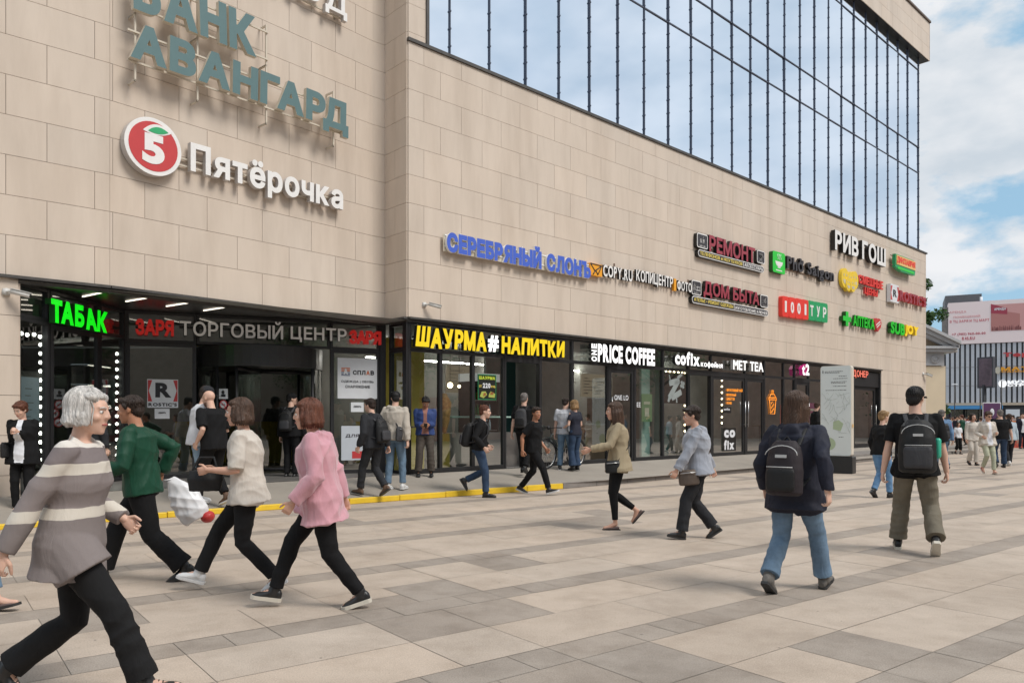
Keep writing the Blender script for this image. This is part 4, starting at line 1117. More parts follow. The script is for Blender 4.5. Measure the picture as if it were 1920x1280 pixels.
# ------------------------------------------------------------------ string lights
def string(fr, o, pts, label, mt, r=.03):
    t = empty('string_light', label=label, cat='string light', group='bulb strings in the shop windows')
    P = [fr.pt(*fr.sz(x, y, o), o) for x, y in pts]
    c = MB(); c.tube([p + Vector((0, 0, .03)) for p in P], .005, 4); c.build('cord', M_BLACK, t)
    b = MB(); b.ball((0, 0, 0), r, r, r * 1.15, 10); me = b.mesh('bulb'); me.materials.append(mt)
    for p in P:
        ob = bpy.data.objects.new('bulb', me); COL.objects.link(ob); ob.parent = t; ob.location = p
string(WT, -.12, [(40, 625), (51, 627.5), (64, 627), (75, 631)] + [(76, 646 + 16.6 * k) for k in range(14)], 'string of round lit bulbs framing the left tobacco window', M_BULB, .028)
string(WT, -.12, [(219, 663 + 14.6 * k) for k in range(15)], 'vertical string of lit bulbs right of the tobacco door', M_BULB, .028)
string(WM, -.16, [(1249, 697), (1256, 696.5), (1264, 697.5), (1272, 698), (1279, 699.5)] + [(1284, 700 + 12 * k) for k in range(10)], 'string of warm bulbs around the black coffee shop window', M_BULBW, .03)
string(WM, -.16, [(1353.5, 713 + 11.4 * k) for k in range(8)], 'vertical string of warm bulbs behind the open glass door', M_BULBW, .03)

M_BARK = mat('bark', (.10, .075, .055), .9, var=.3, vscale=8, bump=.4, bscale=20)
LEAFM = [mat('leaf_green_%d' % i, c, .55, var=.25, vscale=1.5) for i, c in enumerate(((.055, .12, .025), (.08, .16, .035), (.035, .085, .02)))]
def tree(name, loc, h, cr, label, n=5000, seed=1, group=None, cat='tree'):
    r = random.Random(seed); t = empty(name, loc, label=label, cat=cat, group=group)
    m = MB(); m.limb([(0, 0, 0), (.1, 0, h * .25), (0, .1, h * .5), (.1, 0, h * .8)], [h * .025, h * .02, h * .014, h * .005], 10)
    tips = []
    for k in range(16):
        a = k * 2.4; z0_ = h * (.28 + .035 * k); L_ = cr * (.95 - .03 * k) * r.uniform(.7, 1.1)
        e = Vector((math.cos(a) * L_, math.sin(a) * L_, z0_ + L_ * r.uniform(.3, .9))); m.limb([(0, 0, z0_), e * .5 + Vector((0, 0, z0_ * .5)) * 1.0, e], [h * .009, h * .006, h * .002], 6); tips += [e, e * .65 + Vector((0, 0, z0_ * .35))]
    m.build('trunk', M_BARK, t)
    f = MB()
    cl = [(Vector((r.gauss(0, cr * .4), r.gauss(0, cr * .4), h * .64 + r.gauss(0, h * .13))), cr * r.uniform(.22, .4)) for k in range(26)] + [(e, cr * r.uniform(.2, .34)) for e in tips]
    for k in range(n):
        c, rr = cl[r.randrange(len(cl))]; d = Vector((r.gauss(0, 1), r.gauss(0, 1), r.gauss(0, 1))).normalized() * rr * r.random() ** .4
        p = c + d; s_ = r.uniform(.10, .2) * (h / 12) ** .5
        a = Vector((r.gauss(0, 1), r.gauss(0, 1), r.gauss(0, .6))).normalized() * s_; b = a.cross(Vector((r.gauss(0, 1), r.gauss(0, 1), r.gauss(0, 1)))).normalized() * s_ * .6
        f.face([p - a, p + b * .8 - a * .1, p + a, p - b * .8 + a * .1], r.choices((0, 1, 2), (5, 3, 3))[0])
    f.build('crown', LEAFM, t)
    return t
# ------------------------------------------------------------------ shop interiors
def inbox(u0, u1, z0, z1, o0, o1, mt, name, label, cat):
    m = MB(); WM.box(m, u0, u1, z0, z1, o0, o1); ob = m.build(name, mt); md = ob.modifiers.new('b', 'BEVEL'); md.width = .01; return tag(ob, label, cat)
M_YW = mat('mustard_wall', srgb(190, 170, 70), .7, var=.05); M_MINT = mat('mint_panel', srgb(168, 196, 186), .5); M_REDW = mat('dark_red_panel', srgb(120, 32, 42), .5); M_TEALD = mat('deep_teal', srgb(40, 78, 76), .6); M_WOOD = mat('brown_counter', srgb(104, 84, 66), .5, var=.15)
inbox(.15, 1.3, ZS, 3.3, -1.3, -1.15, M_YW, 'partition', 'mustard yellow partition behind the first kebab shop window', 'partition')
inbox(1.5, 3.7, ZS, 1.15, -.95, -.45, M_STEEL, 'counter', 'steel topped serving counter behind the kebab shop windows', 'counter')
inbox(1.6, 3.5, 1.5, 1.54, -1.0, -.5, M_MINT, 'glass_shelf', 'pale glass shelf above the kebab counter', 'shelf')
t = empty('kebab_spit', label='vertical kebab spit glowing behind the second window', cat='kebab spit'); pS = WM.pt(*WM.sz(833, 775, -.7), -.7)
m = MB(); m.limb([(pS.x, pS.y, 1.2), (pS.x, pS.y, 1.45), (pS.x, pS.y, 1.85), (pS.x, pS.y, 2.0)], [.06, .13, .17, .08], 14); m.build('meat', mat('roast_meat', srgb(170, 130, 80), .6, var=.4, vscale=14, bump=.5, bscale=30), t)
m = MB(); m.tube([(pS.x, pS.y, .9), (pS.x, pS.y, 2.3)], .012, 6); m.build('spit_rod', M_STEEL, t)
for px, py, lb in ((844, 722, 'bright bare lamp hanging in the kebab shop'), (861, 724, 'smaller lamp beside the bright one in the kebab shop')):
    t = empty('pendant_lamp', label=lb, cat='lamp'); p = WM.pt(*WM.sz(px, py, -1.2), -1.2)
    m = MB(); m.ball(p, .07 if px == 844 else .04); m.build('bulb', M_BULBW, t); m = MB(); m.tube([p, (p.x, p.y, 3.5)], .006, 4); m.build('cord', M_BLACK, t)
u0, u1 = S(948), S(1013)
t = empty('drinks_fridge', label='tall drinks fridge with a red base inside the open kebab shop door', cat='fridge')
m = MB(); WM.box(m, u0 + .1, u1 - .2, ZS, .75, -1.9, -1.3); m.build('base', M_REDW, t)
m = MB(); WM.box(m, u0 + .1, u1 - .2, .75, 2.3, -1.9, -1.85); WM.box(m, u0 + .1, u0 + .15, .75, 2.3, -1.85, -1.3); WM.box(m, u1 - .25, u1 - .2, .75, 2.3, -1.85, -1.3); WM.box(m, u0 + .1, u1 - .2, 2.3, 2.42, -1.9, -1.3); m.build('cabinet', M_BLACK, t)
m = MB(); WM.box(m, u0 + .1, u1 - .2, 2.42, 2.62, -1.9, -1.28); m.build('lit_header', mat('fridge_header', srgb(210, 214, 210), .5, emit=(1, 1, 1), estr=.25), t)
for k in range(4):
    z = .8 + .38 * k
    m = MB(); WM.box(m, u0 + .15, u1 - .25, z, z + .015, -1.85, -1.32); m.build('shelf', M_STEEL, t)
bm_ = MB(); bm_.limb([(0, 0, 0), (0, 0, .17), (0, 0, .22), (0, 0, .27)], [.033, .033, .015, .014], 10, cap=False)
bmeshes = []
for cn, c in (('red_bottle', (180, 30, 30)), ('green_bottle', (40, 120, 60)), ('orange_bottle', (220, 130, 40)), ('clear_bottle', (180, 200, 210))):
    me = bm_.mesh('bottle'); me.materials.append(mat(cn, srgb(*c), .25)); bmeshes.append(me)
nb = int((u1 - u0 - .5) / .1)
for k in range(4):
    for j in range(nb):
        ob = bpy.data.objects.new('bottle', bmeshes[rng.randrange(4)]); COL.objects.link(ob); ob.location = WM.pt(u0 + .22 + .1 * j, .815 + .38 * k, -1.4)
        tag(ob, 'drink bottle standing on a shelf of the drinks fridge in the open door', 'bottle', 'bottles in the drinks fridge')
inbox(u1 + .05, S(1072), ZS, 3.3, -2.2, -2.1, M_TEALD, 'partition', 'dark teal partition right of the open kebab shop door', 'partition')
inbox(S(1080), S(1092), ZS + .05, 3.2, -.5, -.42, M_MINT, 'side_panel', 'pale mint panel at the left side of the coffee bar window', 'panel')
inbox(S(1224), S(1240), ZS + .05, 3.2, -.5, -.42, M_MINT, 'side_panel', 'pale mint panel at the right side of the coffee bar window', 'panel')
inbox(S(1100), S(1190), ZS, 1.9, -2.4, -2.2, M_REDW, 'back_panel', 'dark red panel at the back of the coffee bar', 'panel')
inbox(S(1195), S(1222), 1.35, 2.1, -1.9, -1.6, M_WOOD, 'coffee_shelf', 'brown shelf unit in the coffee bar', 'shelf')
inbox(S(1105), S(1215), ZS, 1.3, -1.7, -1.2, M_WOOD, 'counter', 'brown counter inside the coffee bar', 'counter')
inbox(S(1252), S(1284), ZS, 1.25, -1.1, -.6, M_TEALD, 'counter', 'dark teal counter behind the cup window', 'counter')
inbox(S(1300), S(1330), ZS, 3.2, -2.4, -2.3, M_WOOD, 'partition', 'brown partition seen through the coffee shop doorway', 'partition')
inbox(S(1404), S(1470), ZS, 3.2, -2.6, -2.5, M_TEALD, 'partition', 'dark teal back partition of the tea shop', 'partition')
inbox(S(1412), S(1465), ZS, 1.25, -1.9, -1.5, M_WHITE, 'counter', 'white counter inside the tea shop', 'counter')
inbox(S(1525), S(1590), ZS, 2.6, -2.0, -1.9, M_MINT, 'partition', 'pale partition behind the phone shop glass', 'partition')
M_MENU = mat('menu_screen', srgb(40, 38, 36), .3, emit=srgb(225, 205, 170), estr=.22)
for k, (px, lb) in enumerate(((1108, 'left glowing menu board on the coffee bar back wall'), (1130, 'middle glowing menu board on the coffee bar back wall'), (1205, 'right glowing menu board on the coffee bar back wall'), (862, 'glowing menu board above the kebab counter'), (1270, 'glowing menu board behind the cup window'), (1440, 'glowing menu board at the back of the tea shop'))):
    u, z = WM.sz(px, 720, -2.1); t = empty('menu_board', label=lb, cat='menu board')
    m = MB(); WM.box(m, u - .42, u + .42, 2.15, 2.85, -2.16, -2.1); m.build('screen', M_MENU, t)
    m = MB()
    for q in range(6): WM.box(m, u - .34, u - .34 + .2 + .09 * ((q * 7 + k) % 5), 2.25 + .09 * q, 2.28 + .09 * q, -2.098, -2.094)
    m.build('print_lines', P_CREAM, t)
for k, (px, hh, mt) in enumerate(((805, 1.0, M_WOOD), (1135, .9, M_WOOD), (1215, .9, M_WOOD), (1460, .95, M_WOOD), (1560, 1.1, M_WHITE))):
    u = S(px); t = empty('bar_table', WM.pt(u, ZS, -.75), label='small round table standing behind the shop glass', cat='table', group='small tables behind the shop glass')
    m = MB(); m.tube([(0, 0, hh - .03), (0, 0, hh)], .3, 20); m.build('tabletop', mt, t)
    m = MB(); m.tube([(0, 0, .02), (0, 0, hh - .03)], .03, 8); m.tube([(0, 0, 0), (0, 0, .02)], .2, 16); m.build('leg', M_BLACK, t)
for k, (px, z0_, mt, w_, lb) in enumerate(((1222, 1.4, 'p_green', .5, 'green product poster on the coffee bar window side'), (1478, 1.2, 'p_red', .55, 'red product poster in the tea shop window'), (1530, 1.3, 'p_mag', .6, 'magenta poster in the phone shop window'), (1572, 1.3, 'p_dk', .6, 'dark poster in the phone shop window'))):
    u = S(px); t = empty('poster', label=lb, cat='poster'); m = MB(); WM.box(m, u - w_ / 2, u + w_ / 2, z0_, z0_ + .8, -.2, -.19); m.build('sheet', mat(mt, dict(p_green=srgb(120, 150, 110), p_red=srgb(176, 70, 60), p_mag=srgb(150, 50, 110), p_dk=srgb(60, 62, 70))[mt], .4), t)
    m = MB(); WM.box(m, u - w_ * .3, u + w_ * .3, z0_ + .5, z0_ + .58, -.189, -.187); WM.box(m, u - w_ * .2, u + w_ * .2, z0_ + .15, z0_ + .4, -.189, -.187); m.build('printed_panel', P_CREAM, t)
for k, px in enumerate((800, 870, 925, 985, 1045, 1120, 1165, 1210, 1262, 1320, 1360, 1420, 1455, 1530, 1575)):
    u, z = WM.sz(px, 700, -1.5); m = MB(); WM.box(m, u - .5, u + .5, 3.02, 3.05, -3.4, -3.28)
    tag(m.build('ceiling_light', M_STRIP), 'short lit strip hung inside a shop, added to brighten it', 'ceiling light', 'strips added to light the shops')  # strips hung below the ceiling, added to light the interiors
p = WT.pt(*WT.sz(55, 760, -.9), -.9)
t = empty('shop_notice', label='pale price board in the left tobacco window', cat='price board')
a, b, z0, z1 = bxz(WT, -.1, 40, 706, 800, 74, 708, 800); m = MB(); WT.box(m, a, b, z0, z1, -.13, -.10); m.build('sheet', paint('pale_blue_board', (170, 186, 200)), t)
m = MB()
for k in range(5): WT.box(m, a + (b - a) * .2, a + (b - a) * (.5 + .08 * (k % 3)), z0 + (z1 - z0) * (.2 + .14 * k), z0 + (z1 - z0) * (.215 + .14 * k), -.099, -.097)
m.build('print_lines', P_CHAR, t)
m = MB(); m.box((-10.2, 12.0, ZS), (0, 2.4, 0), (.4, 0, 0), (0, 0, 2.1))
tag(m.build('display_cabinet', M_WOOD), 'brown display cabinet at the back of the tobacconist', 'cabinet')
tp_ = WT.pt(.55, ZS, -.75)
tree('added_plant', (tp_.x, tp_.y, ZS), 2.7, .34, 'leafy green plant added behind the left tobacco window for reflected trees', 900, 41, None, 'plant')  # plant added in place of the trees reflected in this window
for k in range(5):
    z = 1.0 + .36 * k; m = MB(); WT.box(m, WT.L - .85, WT.L - .15, z, z + .02, -.55, -.2); m2_ = m.build('shelf_board', M_STEEL)
    tag(m2_, 'narrow glass shelf of the lit tobacco display, one of five', 'shelf', 'display shelves beside the tobacco door')
    m = MB(); WT.box(m, WT.L - .85, WT.L - .15, z - .012, z - .002, -.24, -.21); tag(m.build('shelf_light', M_LAMP), 'lit strip under a narrow tobacco display shelf', 'strip light', 'display lights beside the tobacco door')
m = MB()
m.box((-9.0, 20.5, ZS), (5, 0, 0), (0, .3, 0), (0, 0, 1.1))
tag(m.build('reception_desk', M_YW), 'mustard yellow desk seen through the revolving door', 'desk')

# ------------------------------------------------------------------ security cameras
M_CAMW = mat('white_camera_shell', srgb(206, 204, 200), .4)
def seccam(fr, px, py, label, s_=1.0, yaw=0):
    u, z = fr.sz(px, py, .05); t = empty('security_camera', label=label, cat='security camera')
    m = MB(); m.tube([fr.pt(u, z, .03), fr.pt(u, z, .07)], .07 * s_, 14); fr.box(m, u - .06 * s_, u + .06 * s_, z - .06 * s_, z + .06 * s_, .028, .05); m.build('base', M_CAMW, t)
    m = MB(); m.limb([fr.pt(u, z, .06), fr.pt(u + .03 * s_, z, .12), fr.pt(u + .08 * s_, z - .01, .16)], .022 * s_, 8); m.build('arm', M_CAMW, t)
    A, B = fr.pt(u + .05 * s_, z + .0 * s_, .16), fr.pt(u + .33 * s_, z - .08 * s_, .30)
    m = MB(); m.limb([A, B], .045 * s_, 12, cap=False); d = (B - A).normalized(); m.box(A + Vector((0, 0, .045 * s_)) - d.cross(Vector((0, 0, 1))).normalized() * .05 * s_, (B - A) * 1.08, d.cross(Vector((0, 0, 1))).normalized() * .1 * s_, (0, 0, .012)); m.build('housing', M_CAMW, t)
    m = MB(); m.tube([B, B + d * .006], .035 * s_, 12); m.build('lens', M_BLACK, t)
seccam(WA, 12, 547, 'white bullet camera on the stone pier at the far left', .8); seccam(WM, 796, 571, 'white bullet camera low on the main wall beside the inner corner', .75)
seccam(WM, 1731, 701, 'small dark camera on the stone at the far corner of the mall', 1.2)

# ------------------------------------------------------------------ bicycle against the wall
def bicycle():
    t = empty('bicycle', label='grey city bicycle leaning by the glass behind the standing couple', cat='bicycle')
    o_ = .42; zb = .285; r = .34; ua = WM.sz(1024, 860, o_)[0]; ub = ua + 1.06
    al = mat('bicycle_paint', srgb(88, 96, 96), .3, metal=.5)
    dm = Vector((*WM.m, 0)); up = Vector((0, 0, 1)); ou = Vector((*WM.out, 0))
    for u in (ua, ub):
        c = WM.pt(u, zb + r, o_); w = empty('wheel'); w.parent = t
        m = MB(); P = [c + dm * r * math.cos(2 * math.pi * k / 32) + up * r * math.sin(2 * math.pi * k / 32) for k in range(33)]; m.tube(P, .02, 8); m.build('tyre', M_BLACK, w)
        m = MB(); P = [c + dm * (r - .03) * math.cos(2 * math.pi * k / 32) + up * (r - .03) * math.sin(2 * math.pi * k / 32) for k in range(33)]; m.tube(P, .011, 6); m.build('rim', M_STEEL, w)
        m = MB()
        for k in range(20):
            a = 2 * math.pi * k / 20; m.tube([c + ou * (.02 if k % 2 else -.02), c + (dm * math.cos(a) + up * math.sin(a)) * (r - .03)], .0016, 3)
        m.tube([c - ou * .05, c + ou * .05], .018, 8); m.build('spokes', M_STEEL, w)
        m = MB(); P = [c + dm * (r + .04) * math.cos(R(a)) + up * (r + .04) * math.sin(R(a)) for a in range(20, 175, 12)]; m.tube(P, .022, 6); m.build('mudguard', M_BLACK, t)
    A, B = WM.pt(ua, zb + r, o_), WM.pt(ub, zb + r, o_); bb = WM.pt(ua + .60, zb + .29, o_); st = WM.pt(ua + .76, zb + .80, o_); hd = WM.pt(ua + .18, zb + .82, o_); hl = WM.pt(ua + .14, zb + .68, o_)
    m = MB(); m.tube([hd, st], .016, 8); m.tube([hl, bb], .018, 8); m.tube([st, bb], .016, 8); m.tube([bb, B], .011, 6); m.tube([st, B], .010, 6); m.tube([hd, hl], .02, 8); m.build('frame', al, t)
    m = MB(); m.tube([hl, hl + (A - hl) * .5 , A], .013, 8); m.build('fork', al, t)
    m = MB(); m.limb([st + up * .0, st + up * .14 + dm * .03], .012, 8); s0_ = st + up * .16 + dm * .03; m.limb([s0_ - dm * .14, s0_, s0_ + dm * .12], [.02, .045, .075], 10, flat=.6); m.build('saddle', M_BLACK, t)
    m = MB(); h = hd + up * .16 - dm * .04; m.tube([hd, h], .013, 8); m.tube([h - ou * .29 + dm * .16, h - ou * .26 + dm * .03, h, h + ou * .26 + dm * .03, h + ou * .29 + dm * .16], .012, 8); m.ball(h - dm * .06, .05); m.build('handlebar', M_BLACK, t)
    m = MB(); m.disc(bb + ou * .03, dm * .09, up * .09, 20, 0, ou * .006); m.tube([bb + ou * .05, bb + ou * .05 + up * .17 + dm * .03], .008, 6); m.tube([bb - ou * .05, bb - ou * .05 - up * .17 - dm * .03], .008, 6); m.box(bb + up * .17 + ou * .05, ou * .1, dm * .09, up * .02); m.box(bb - up * .17 - ou * .15, ou * .1, dm * .09, up * .02); m.build('crank', M_STEEL, t)
bicycle()

# ------------------------------------------------------------------ wayfinding pillar
def pillar():
    p = at(1567, 887); m_ = Vector((.80, -.60)); 
    fr = Wall((p.x - m_.x * .42, p.y - m_.y * .42), (p.x + m_.x * .42, p.y + m_.y * .42))
    t = empty('wayfinding_pillar', label='tall white wayfinding pillar with a pale green city map on a black base', cat='information pillar')
    W_ = fr.L
    m = MB(); rbox(m, Wall(fr.pt(0, 0)[:2], fr.pt(W_, 0)[:2]), -.06, W_ + .02, -.002, .46, -.34, .06, .03, 0, 0); m.build('base', M_BLACK, t)
    m = MB(); rbox(m, fr, .02, W_ - .02, .47, 2.92, -.26, 0, .07, 0, 0, 8); m.build('body', mat('pillar_side', srgb(214, 206, 192), .4), t)
    m = MB(); rbox(m, fr, .03, W_ - .03, .48, 2.91, .0, .012, .07, 0, 0, 8); m.build('panel', mat('pillar_panel', srgb(222, 228, 226), .2, var=.02), t)
    g1, g2 = mat('map_line', srgb(160, 170, 160), .5), mat('map_green', srgb(178, 194, 160), .5)
    m = MB(); r2 = random.Random(3)
    for k in range(34):
        u, z = r2.uniform(.08, W_ - .08), r2.uniform(1.15, 2.15); a = r2.choice((.35, -1.1, .9, 2.0)) + r2.gauss(0, .2); L_ = r2.uniform(.08, .35)
        P = [(u, z), (u + L_ * .5 * math.cos(a), z + L_ * .5 * math.sin(a)), (u + L_ * math.cos(a + .2), z + L_ * math.sin(a + .2))]
        P = [(min(max(x, .06), W_ - .06), min(max(y, 1.1), 2.18)) for x, y in P]
        m.tube([fr.pt(x, y, .014) for x, y in P], .003, 3)
    m.build('street_lines', g1, t)
    m = MB()
    m.face([fr.pt(.25 + .17 * math.cos(R(a)), .80 + .17 * math.sin(R(a)), .015) for a in range(0, 360, 15)]); m.face([fr.pt(u, z, .014) for u, z in ((.35, 1.2), (.55, 1.15), (.62, 1.35), (.5, 1.45), (.36, 1.4))]); m.build('green_area', g2, t)
    m = MB()
    for k, (u, z, L_) in enumerate(((.14, 2.76, .46), (.14, 2.725, .38), (.5, 2.63, .2), (.36, 2.565, .36), (.3, 2.48, .4), (.3, 2.445, .36), (.36, 2.36, .34), (.16, 2.25, .54), (.5, .98, .12))):
        x = u
        while x < u + L_: w_ = r2.uniform(.02, .06); fr.box(m, x, min(x + w_, u + L_), z, z + .014, .012, .0145); x += w_ + .012
    m.build('print_lines', P_INK, t)
    m = MB(); fr.box(m, .08, .10, 2.72, 2.80, .012, .0145); m.build('pictogram', P_INK, t)
    m = MB(); c = fr.pt(W_ - .0, 1.25, -.12); m.box(c, Vector((*fr.m, 0)) * .006, Vector((*fr.out, 0)) * .09, (0, 0, .09)); m.build('sticker', P_PEACH, t)
pillar()

# ------------------------------------------------------------------ old hall beyond the mall, tree, striped building
def hall():
    t = empty('old_hall', label='cream classical hall with a grey pediment beyond the far corner of the mall', cat='building')
    d = 56.0; k = d / F
    X0, X1 = (1640 - 960) * k, (1773 - 960) * k
    zz = lambda y: CZ - (y - HZ) * k
    M_CR = mat('cream_render', srgb(226, 208, 180), .8, var=.05, vscale=.5); M_GR = mat('pale_grey_moulding', srgb(186, 186, 188), .7, var=.05)
    m = MB(); m.abox(X0, X1, d, d + 16, 0, zz(686)); m.build('wall', M_CR, t)
    m = MB(); m.abox(X0 - .1, X1 - .15, d - .10, d + 16, zz(685), zz(661)); m.build('frieze', M_GR, t)
    m = MB(); m.abox(X0, X1 + .35, d - .5, d + 16, zz(660.5), zz(655)); m.abox(X0, X1 + .55, d - .7, d + 16, zz(654.5), zz(650)); m.build('cornice', M_GR, t)
    xr = X1 - 10.5; zr = zz(652) + (X1 + .5 - xr) * .50
    m = MB(); m.face([(xr - 11, d - .1, zz(650)), (X1 + .3, d - .1, zz(650)), (xr, d - .1, zr - .3)]); m.build('tympanum', mat('tympanum_brown', srgb(150, 132, 110), .8), t)  # tympanum in a darker brown than the cream walls
    for q, (h0, h1, o0) in enumerate(((-.55, -.3, .45), (-.28, -.02, .7), (0, .22, .9))):
        m = MB(); a = Vector((xr, d - o0, zr + h0)); b = Vector((X1 + .62, d - o0, zz(652) + h0 + .2)); m.box(a, b - a, (0, 16, 0), (0, 0, h1 - h0)); m.build('raking_cornice', M_GR, t)
    for x in (X1 - .85, X1 - 1.75, X1 - 2.6):
        m = MB(); m.tube([(x, d - .12, zz(673)), (x, d - .16, zz(673))], .32, 18); P = [Vector((x, d - .17, zz(673))) + Vector((.26 * math.cos(R(a)), 0, .26 * math.sin(R(a)))) for a in range(0, 361, 20)]; m.tube(P, .035, 6); m.build('medallion', M_GR, t)
hall()

pt_ = at_d(1716, 800, 66); tree('tree', (pt_.x, pt_.y, 0), 13.2, 1.9, 'green leafy tree rising behind the old hall', 11000, 3)

def striped():
    t = empty('striped_building', label='far building with white and black vertical stripes and a long pink billboard on top', cat='building')
    k = 92 / F; P0 = Vector(((1768 - 960) * k, 92.0)); fr = Wall((P0.x - .891 * 8, P0.y + .454 * 8), (P0.x + .891 * 60, P0.y - .454 * 60)); W_ = fr.L
    us = lambda px: fr.sz(px, 700)[0]
    zt = fr.sz(1790, 646)[1]; zb = fr.sz(1790, 755)[1]; zbb = fr.sz(1780, 568)[1]
    m = MB(); fr.box(m, 0, W_, 0, zt, -14, -.35); m.build('wall', mat('dark_cladding', (.055, .055, .06), .6, var=.1), t)
    m = MB(); u = 0
    while u < W_: fr.box(m, u, u + .32, zb, zt, -.35, -.20); u += .52
    m.build('white_fins', mat('white_fin', srgb(196, 198, 204), .5, var=.03), t)
    m = MB()
    for z in (zb + 2.0, zb + 4.2): fr.box(m, 0, W_, z, z + .03, -.21, -.18)
    m.build('fin_joint', M_KERB, t)
    m = MB(); fr.box(m, us(1772), us(1880), zb - .75, zb - .35, -.3, .3); m.build('blue_fascia', mat('blue_fascia', srgb(80, 150, 205), .5), t)
    m = MB(); fr.box(m, 0, W_, zb - .32, zb - .02, -.3, .1); m.build('beige_band', mat('beige_band', srgb(196, 180, 160), .7), t)
    m = MB(); fr.box(m, us(1886), us(1912), .6, zb - .8, -.3, .05); m.build('white_panel', P_PAPER, t)
    m = MB(); fr.box(m, us(1780), us(1880), .1, zb - .8, -.34, -.28); m.build('shop_glazing', M_GLASSD, t)
    bb = empty('billboard'); bb.parent = t
    ub0 = us(1778); ub1 = ub0 + 30
    m = MB(); fr.box(m, ub0, ub1, zt + .05, zbb, -2, -.05); m.build('pink_field', mat('billboard_pink', srgb(250, 230, 228), .6), bb)
    m = MB(); fr.box(m, ub0 - .6, ub0, zt + .05, zbb - .5, -2, -.1); m.build('side_return', M_KERB, bb)
    H_ = zbb - zt; rd = mat('billboard_red', srgb(196, 92, 104), .6); pk = mat('billboard_faded', srgb(232, 176, 176), .6)
    for tx, x0, x1, y0, y1, mt in (('АРЕНДА', 1780, 1812, .74, .80, pk), ('ПОМЕЩЕНИЙ', 1788, 1838, .62, .69, pk), ('В ТЦ ЗАРЯ И ТЦ МАРТ', 1781, 1855, .51, .585, mat('billboard_mid', srgb(214, 130, 136), .6)), ('+7 (985) 960-00-00', 1785, 1848, .20, .275, rd), ('R4S.RU', 1804, 1828, .10, .175, rd)):
        text_on(fr, tx, us(x0), us(x1), zt + H_ * y0, zt + H_ * y1, -.05, .02, .03, .12, mats=[mt, mt], parent=bb)
    a, b = us(1858), us(1920)
    m = MB()
    fr.quad(m, a, b + 12, zt + H_ * .28, zt + H_ * .9, -.03); m.build('picture_ground', mat('billboard_dusty', srgb(216, 160, 156), .6), bb)
    m = MB(); Q = lambda x, y: fr.pt(a + (b - a) * x, zt + H_ * y, -.02)
    m.face([Q(0, .3), Q(.88, .3), Q(.88, .66), Q(.5, .72), Q(0, .88)]); m.build('pictured_building', mat('billboard_brick', srgb(190, 128, 122), .6), bb)
    m = MB(); m.face([fr.pt(a + (b - a) * x, zt + H_ * y, -.015) for x, y in ((0, .70), (.5, .66), (.5, .80), (0, .92))]); m.build('pictured_sign', mat('billboard_wine', srgb(170, 66, 84), .6), bb)
    text_on(fr, 'АРЕНДА', a + (b - a) * .1, a + (b - a) * .46, zt + H_ * .755, zt + H_ * .82, -.015, .01, .05, .1, mats=[P_PAPER, P_PAPER], parent=bb)
    m = MB()
    r = random.Random(4)
    for q in range(40): x = r.random() * .9; m.face([fr.pt(a + (b - a) * (x + dx), zt + H_ * (.29 + dy), -.012) for dx, dy in ((0, 0), (.02, 0), (.02, r.uniform(.05, .12)), (0, r.uniform(.05, .12)))])
    m.build('pictured_crowd', mat('billboard_dark', srgb(140, 84, 84), .6), bb)
    for tx, x0, y0, y1, L_, mt, w in (('Теремок', 1881, 661, 671, 6.2, P_RED, .05), ('МАТРЕШКА', 1877, 688, 695, 7.0, P_ORANGE, .06), ('салон красоты', 1877.5, 695.5, 699, 6.5, P_ORANGE, .03), ('МУЖСКИЕ', 1889, 713, 719, 4.2, P_WLIT, .05), ('СТРИЖКИ', 1889, 719.5, 724.5, 4.2, P_WLIT, .05)):
        z1_ = fr.sz(x0, y0, .05)[1]; z0_ = fr.sz(x0, y1, .05)[1]; u = us(x0)
        sg_ = empty('sign_lettering'); sg_.parent = t
        text_on(fr, tx, u, u + L_, z0_, z1_, -.03, .1, w, .08, mats=[mt, mt], parent=sg_)
    m = MB(); u, z = fr.sz(1880, 719, .1); m.face([fr.pt(u + .42 * math.cos(R(q)), z + .45 * math.sin(R(q)), .03) for q in range(0, 360, 20)]); m.build('round_emblem', P_WLIT, t)
    m = MB(); u, z = fr.sz(1871, 694, .1); m.face([fr.pt(u + .28 * math.cos(R(q)), z + .42 * math.sin(R(q)), .03) for q in range(0, 360, 20)]); m.build('doll_emblem', P_CREAM, t)
    # plant boxes on the roof
    m = MB(); ua_, ub_ = us(1776), us(1848); z1 = fr.sz(1800, 545)[1]
    fr.box(m, ua_, ub_, zbb - 1, z1 + .2, -12, -5); m.build('roof_box', mat('roof_box_grey', (.13, .13, .14), .6, var=.1), t)
    m = MB(); fr.box(m, ub_ + .01, ub_ + 16, zbb - 1, z1 - .9, -12, -5.3); m.build('roof_box', mat('roof_box_pale', (.22, .22, .23), .6, var=.1), t)
    m = MB(); u = us(1844); m.tube([fr.pt(u, zbb, -3), fr.pt(u, zbb + .9, -3)], .15, 8); m.build('chimney', P_PAPER, t)
    return fr, us, zb
SF, SUS, SZB = striped()
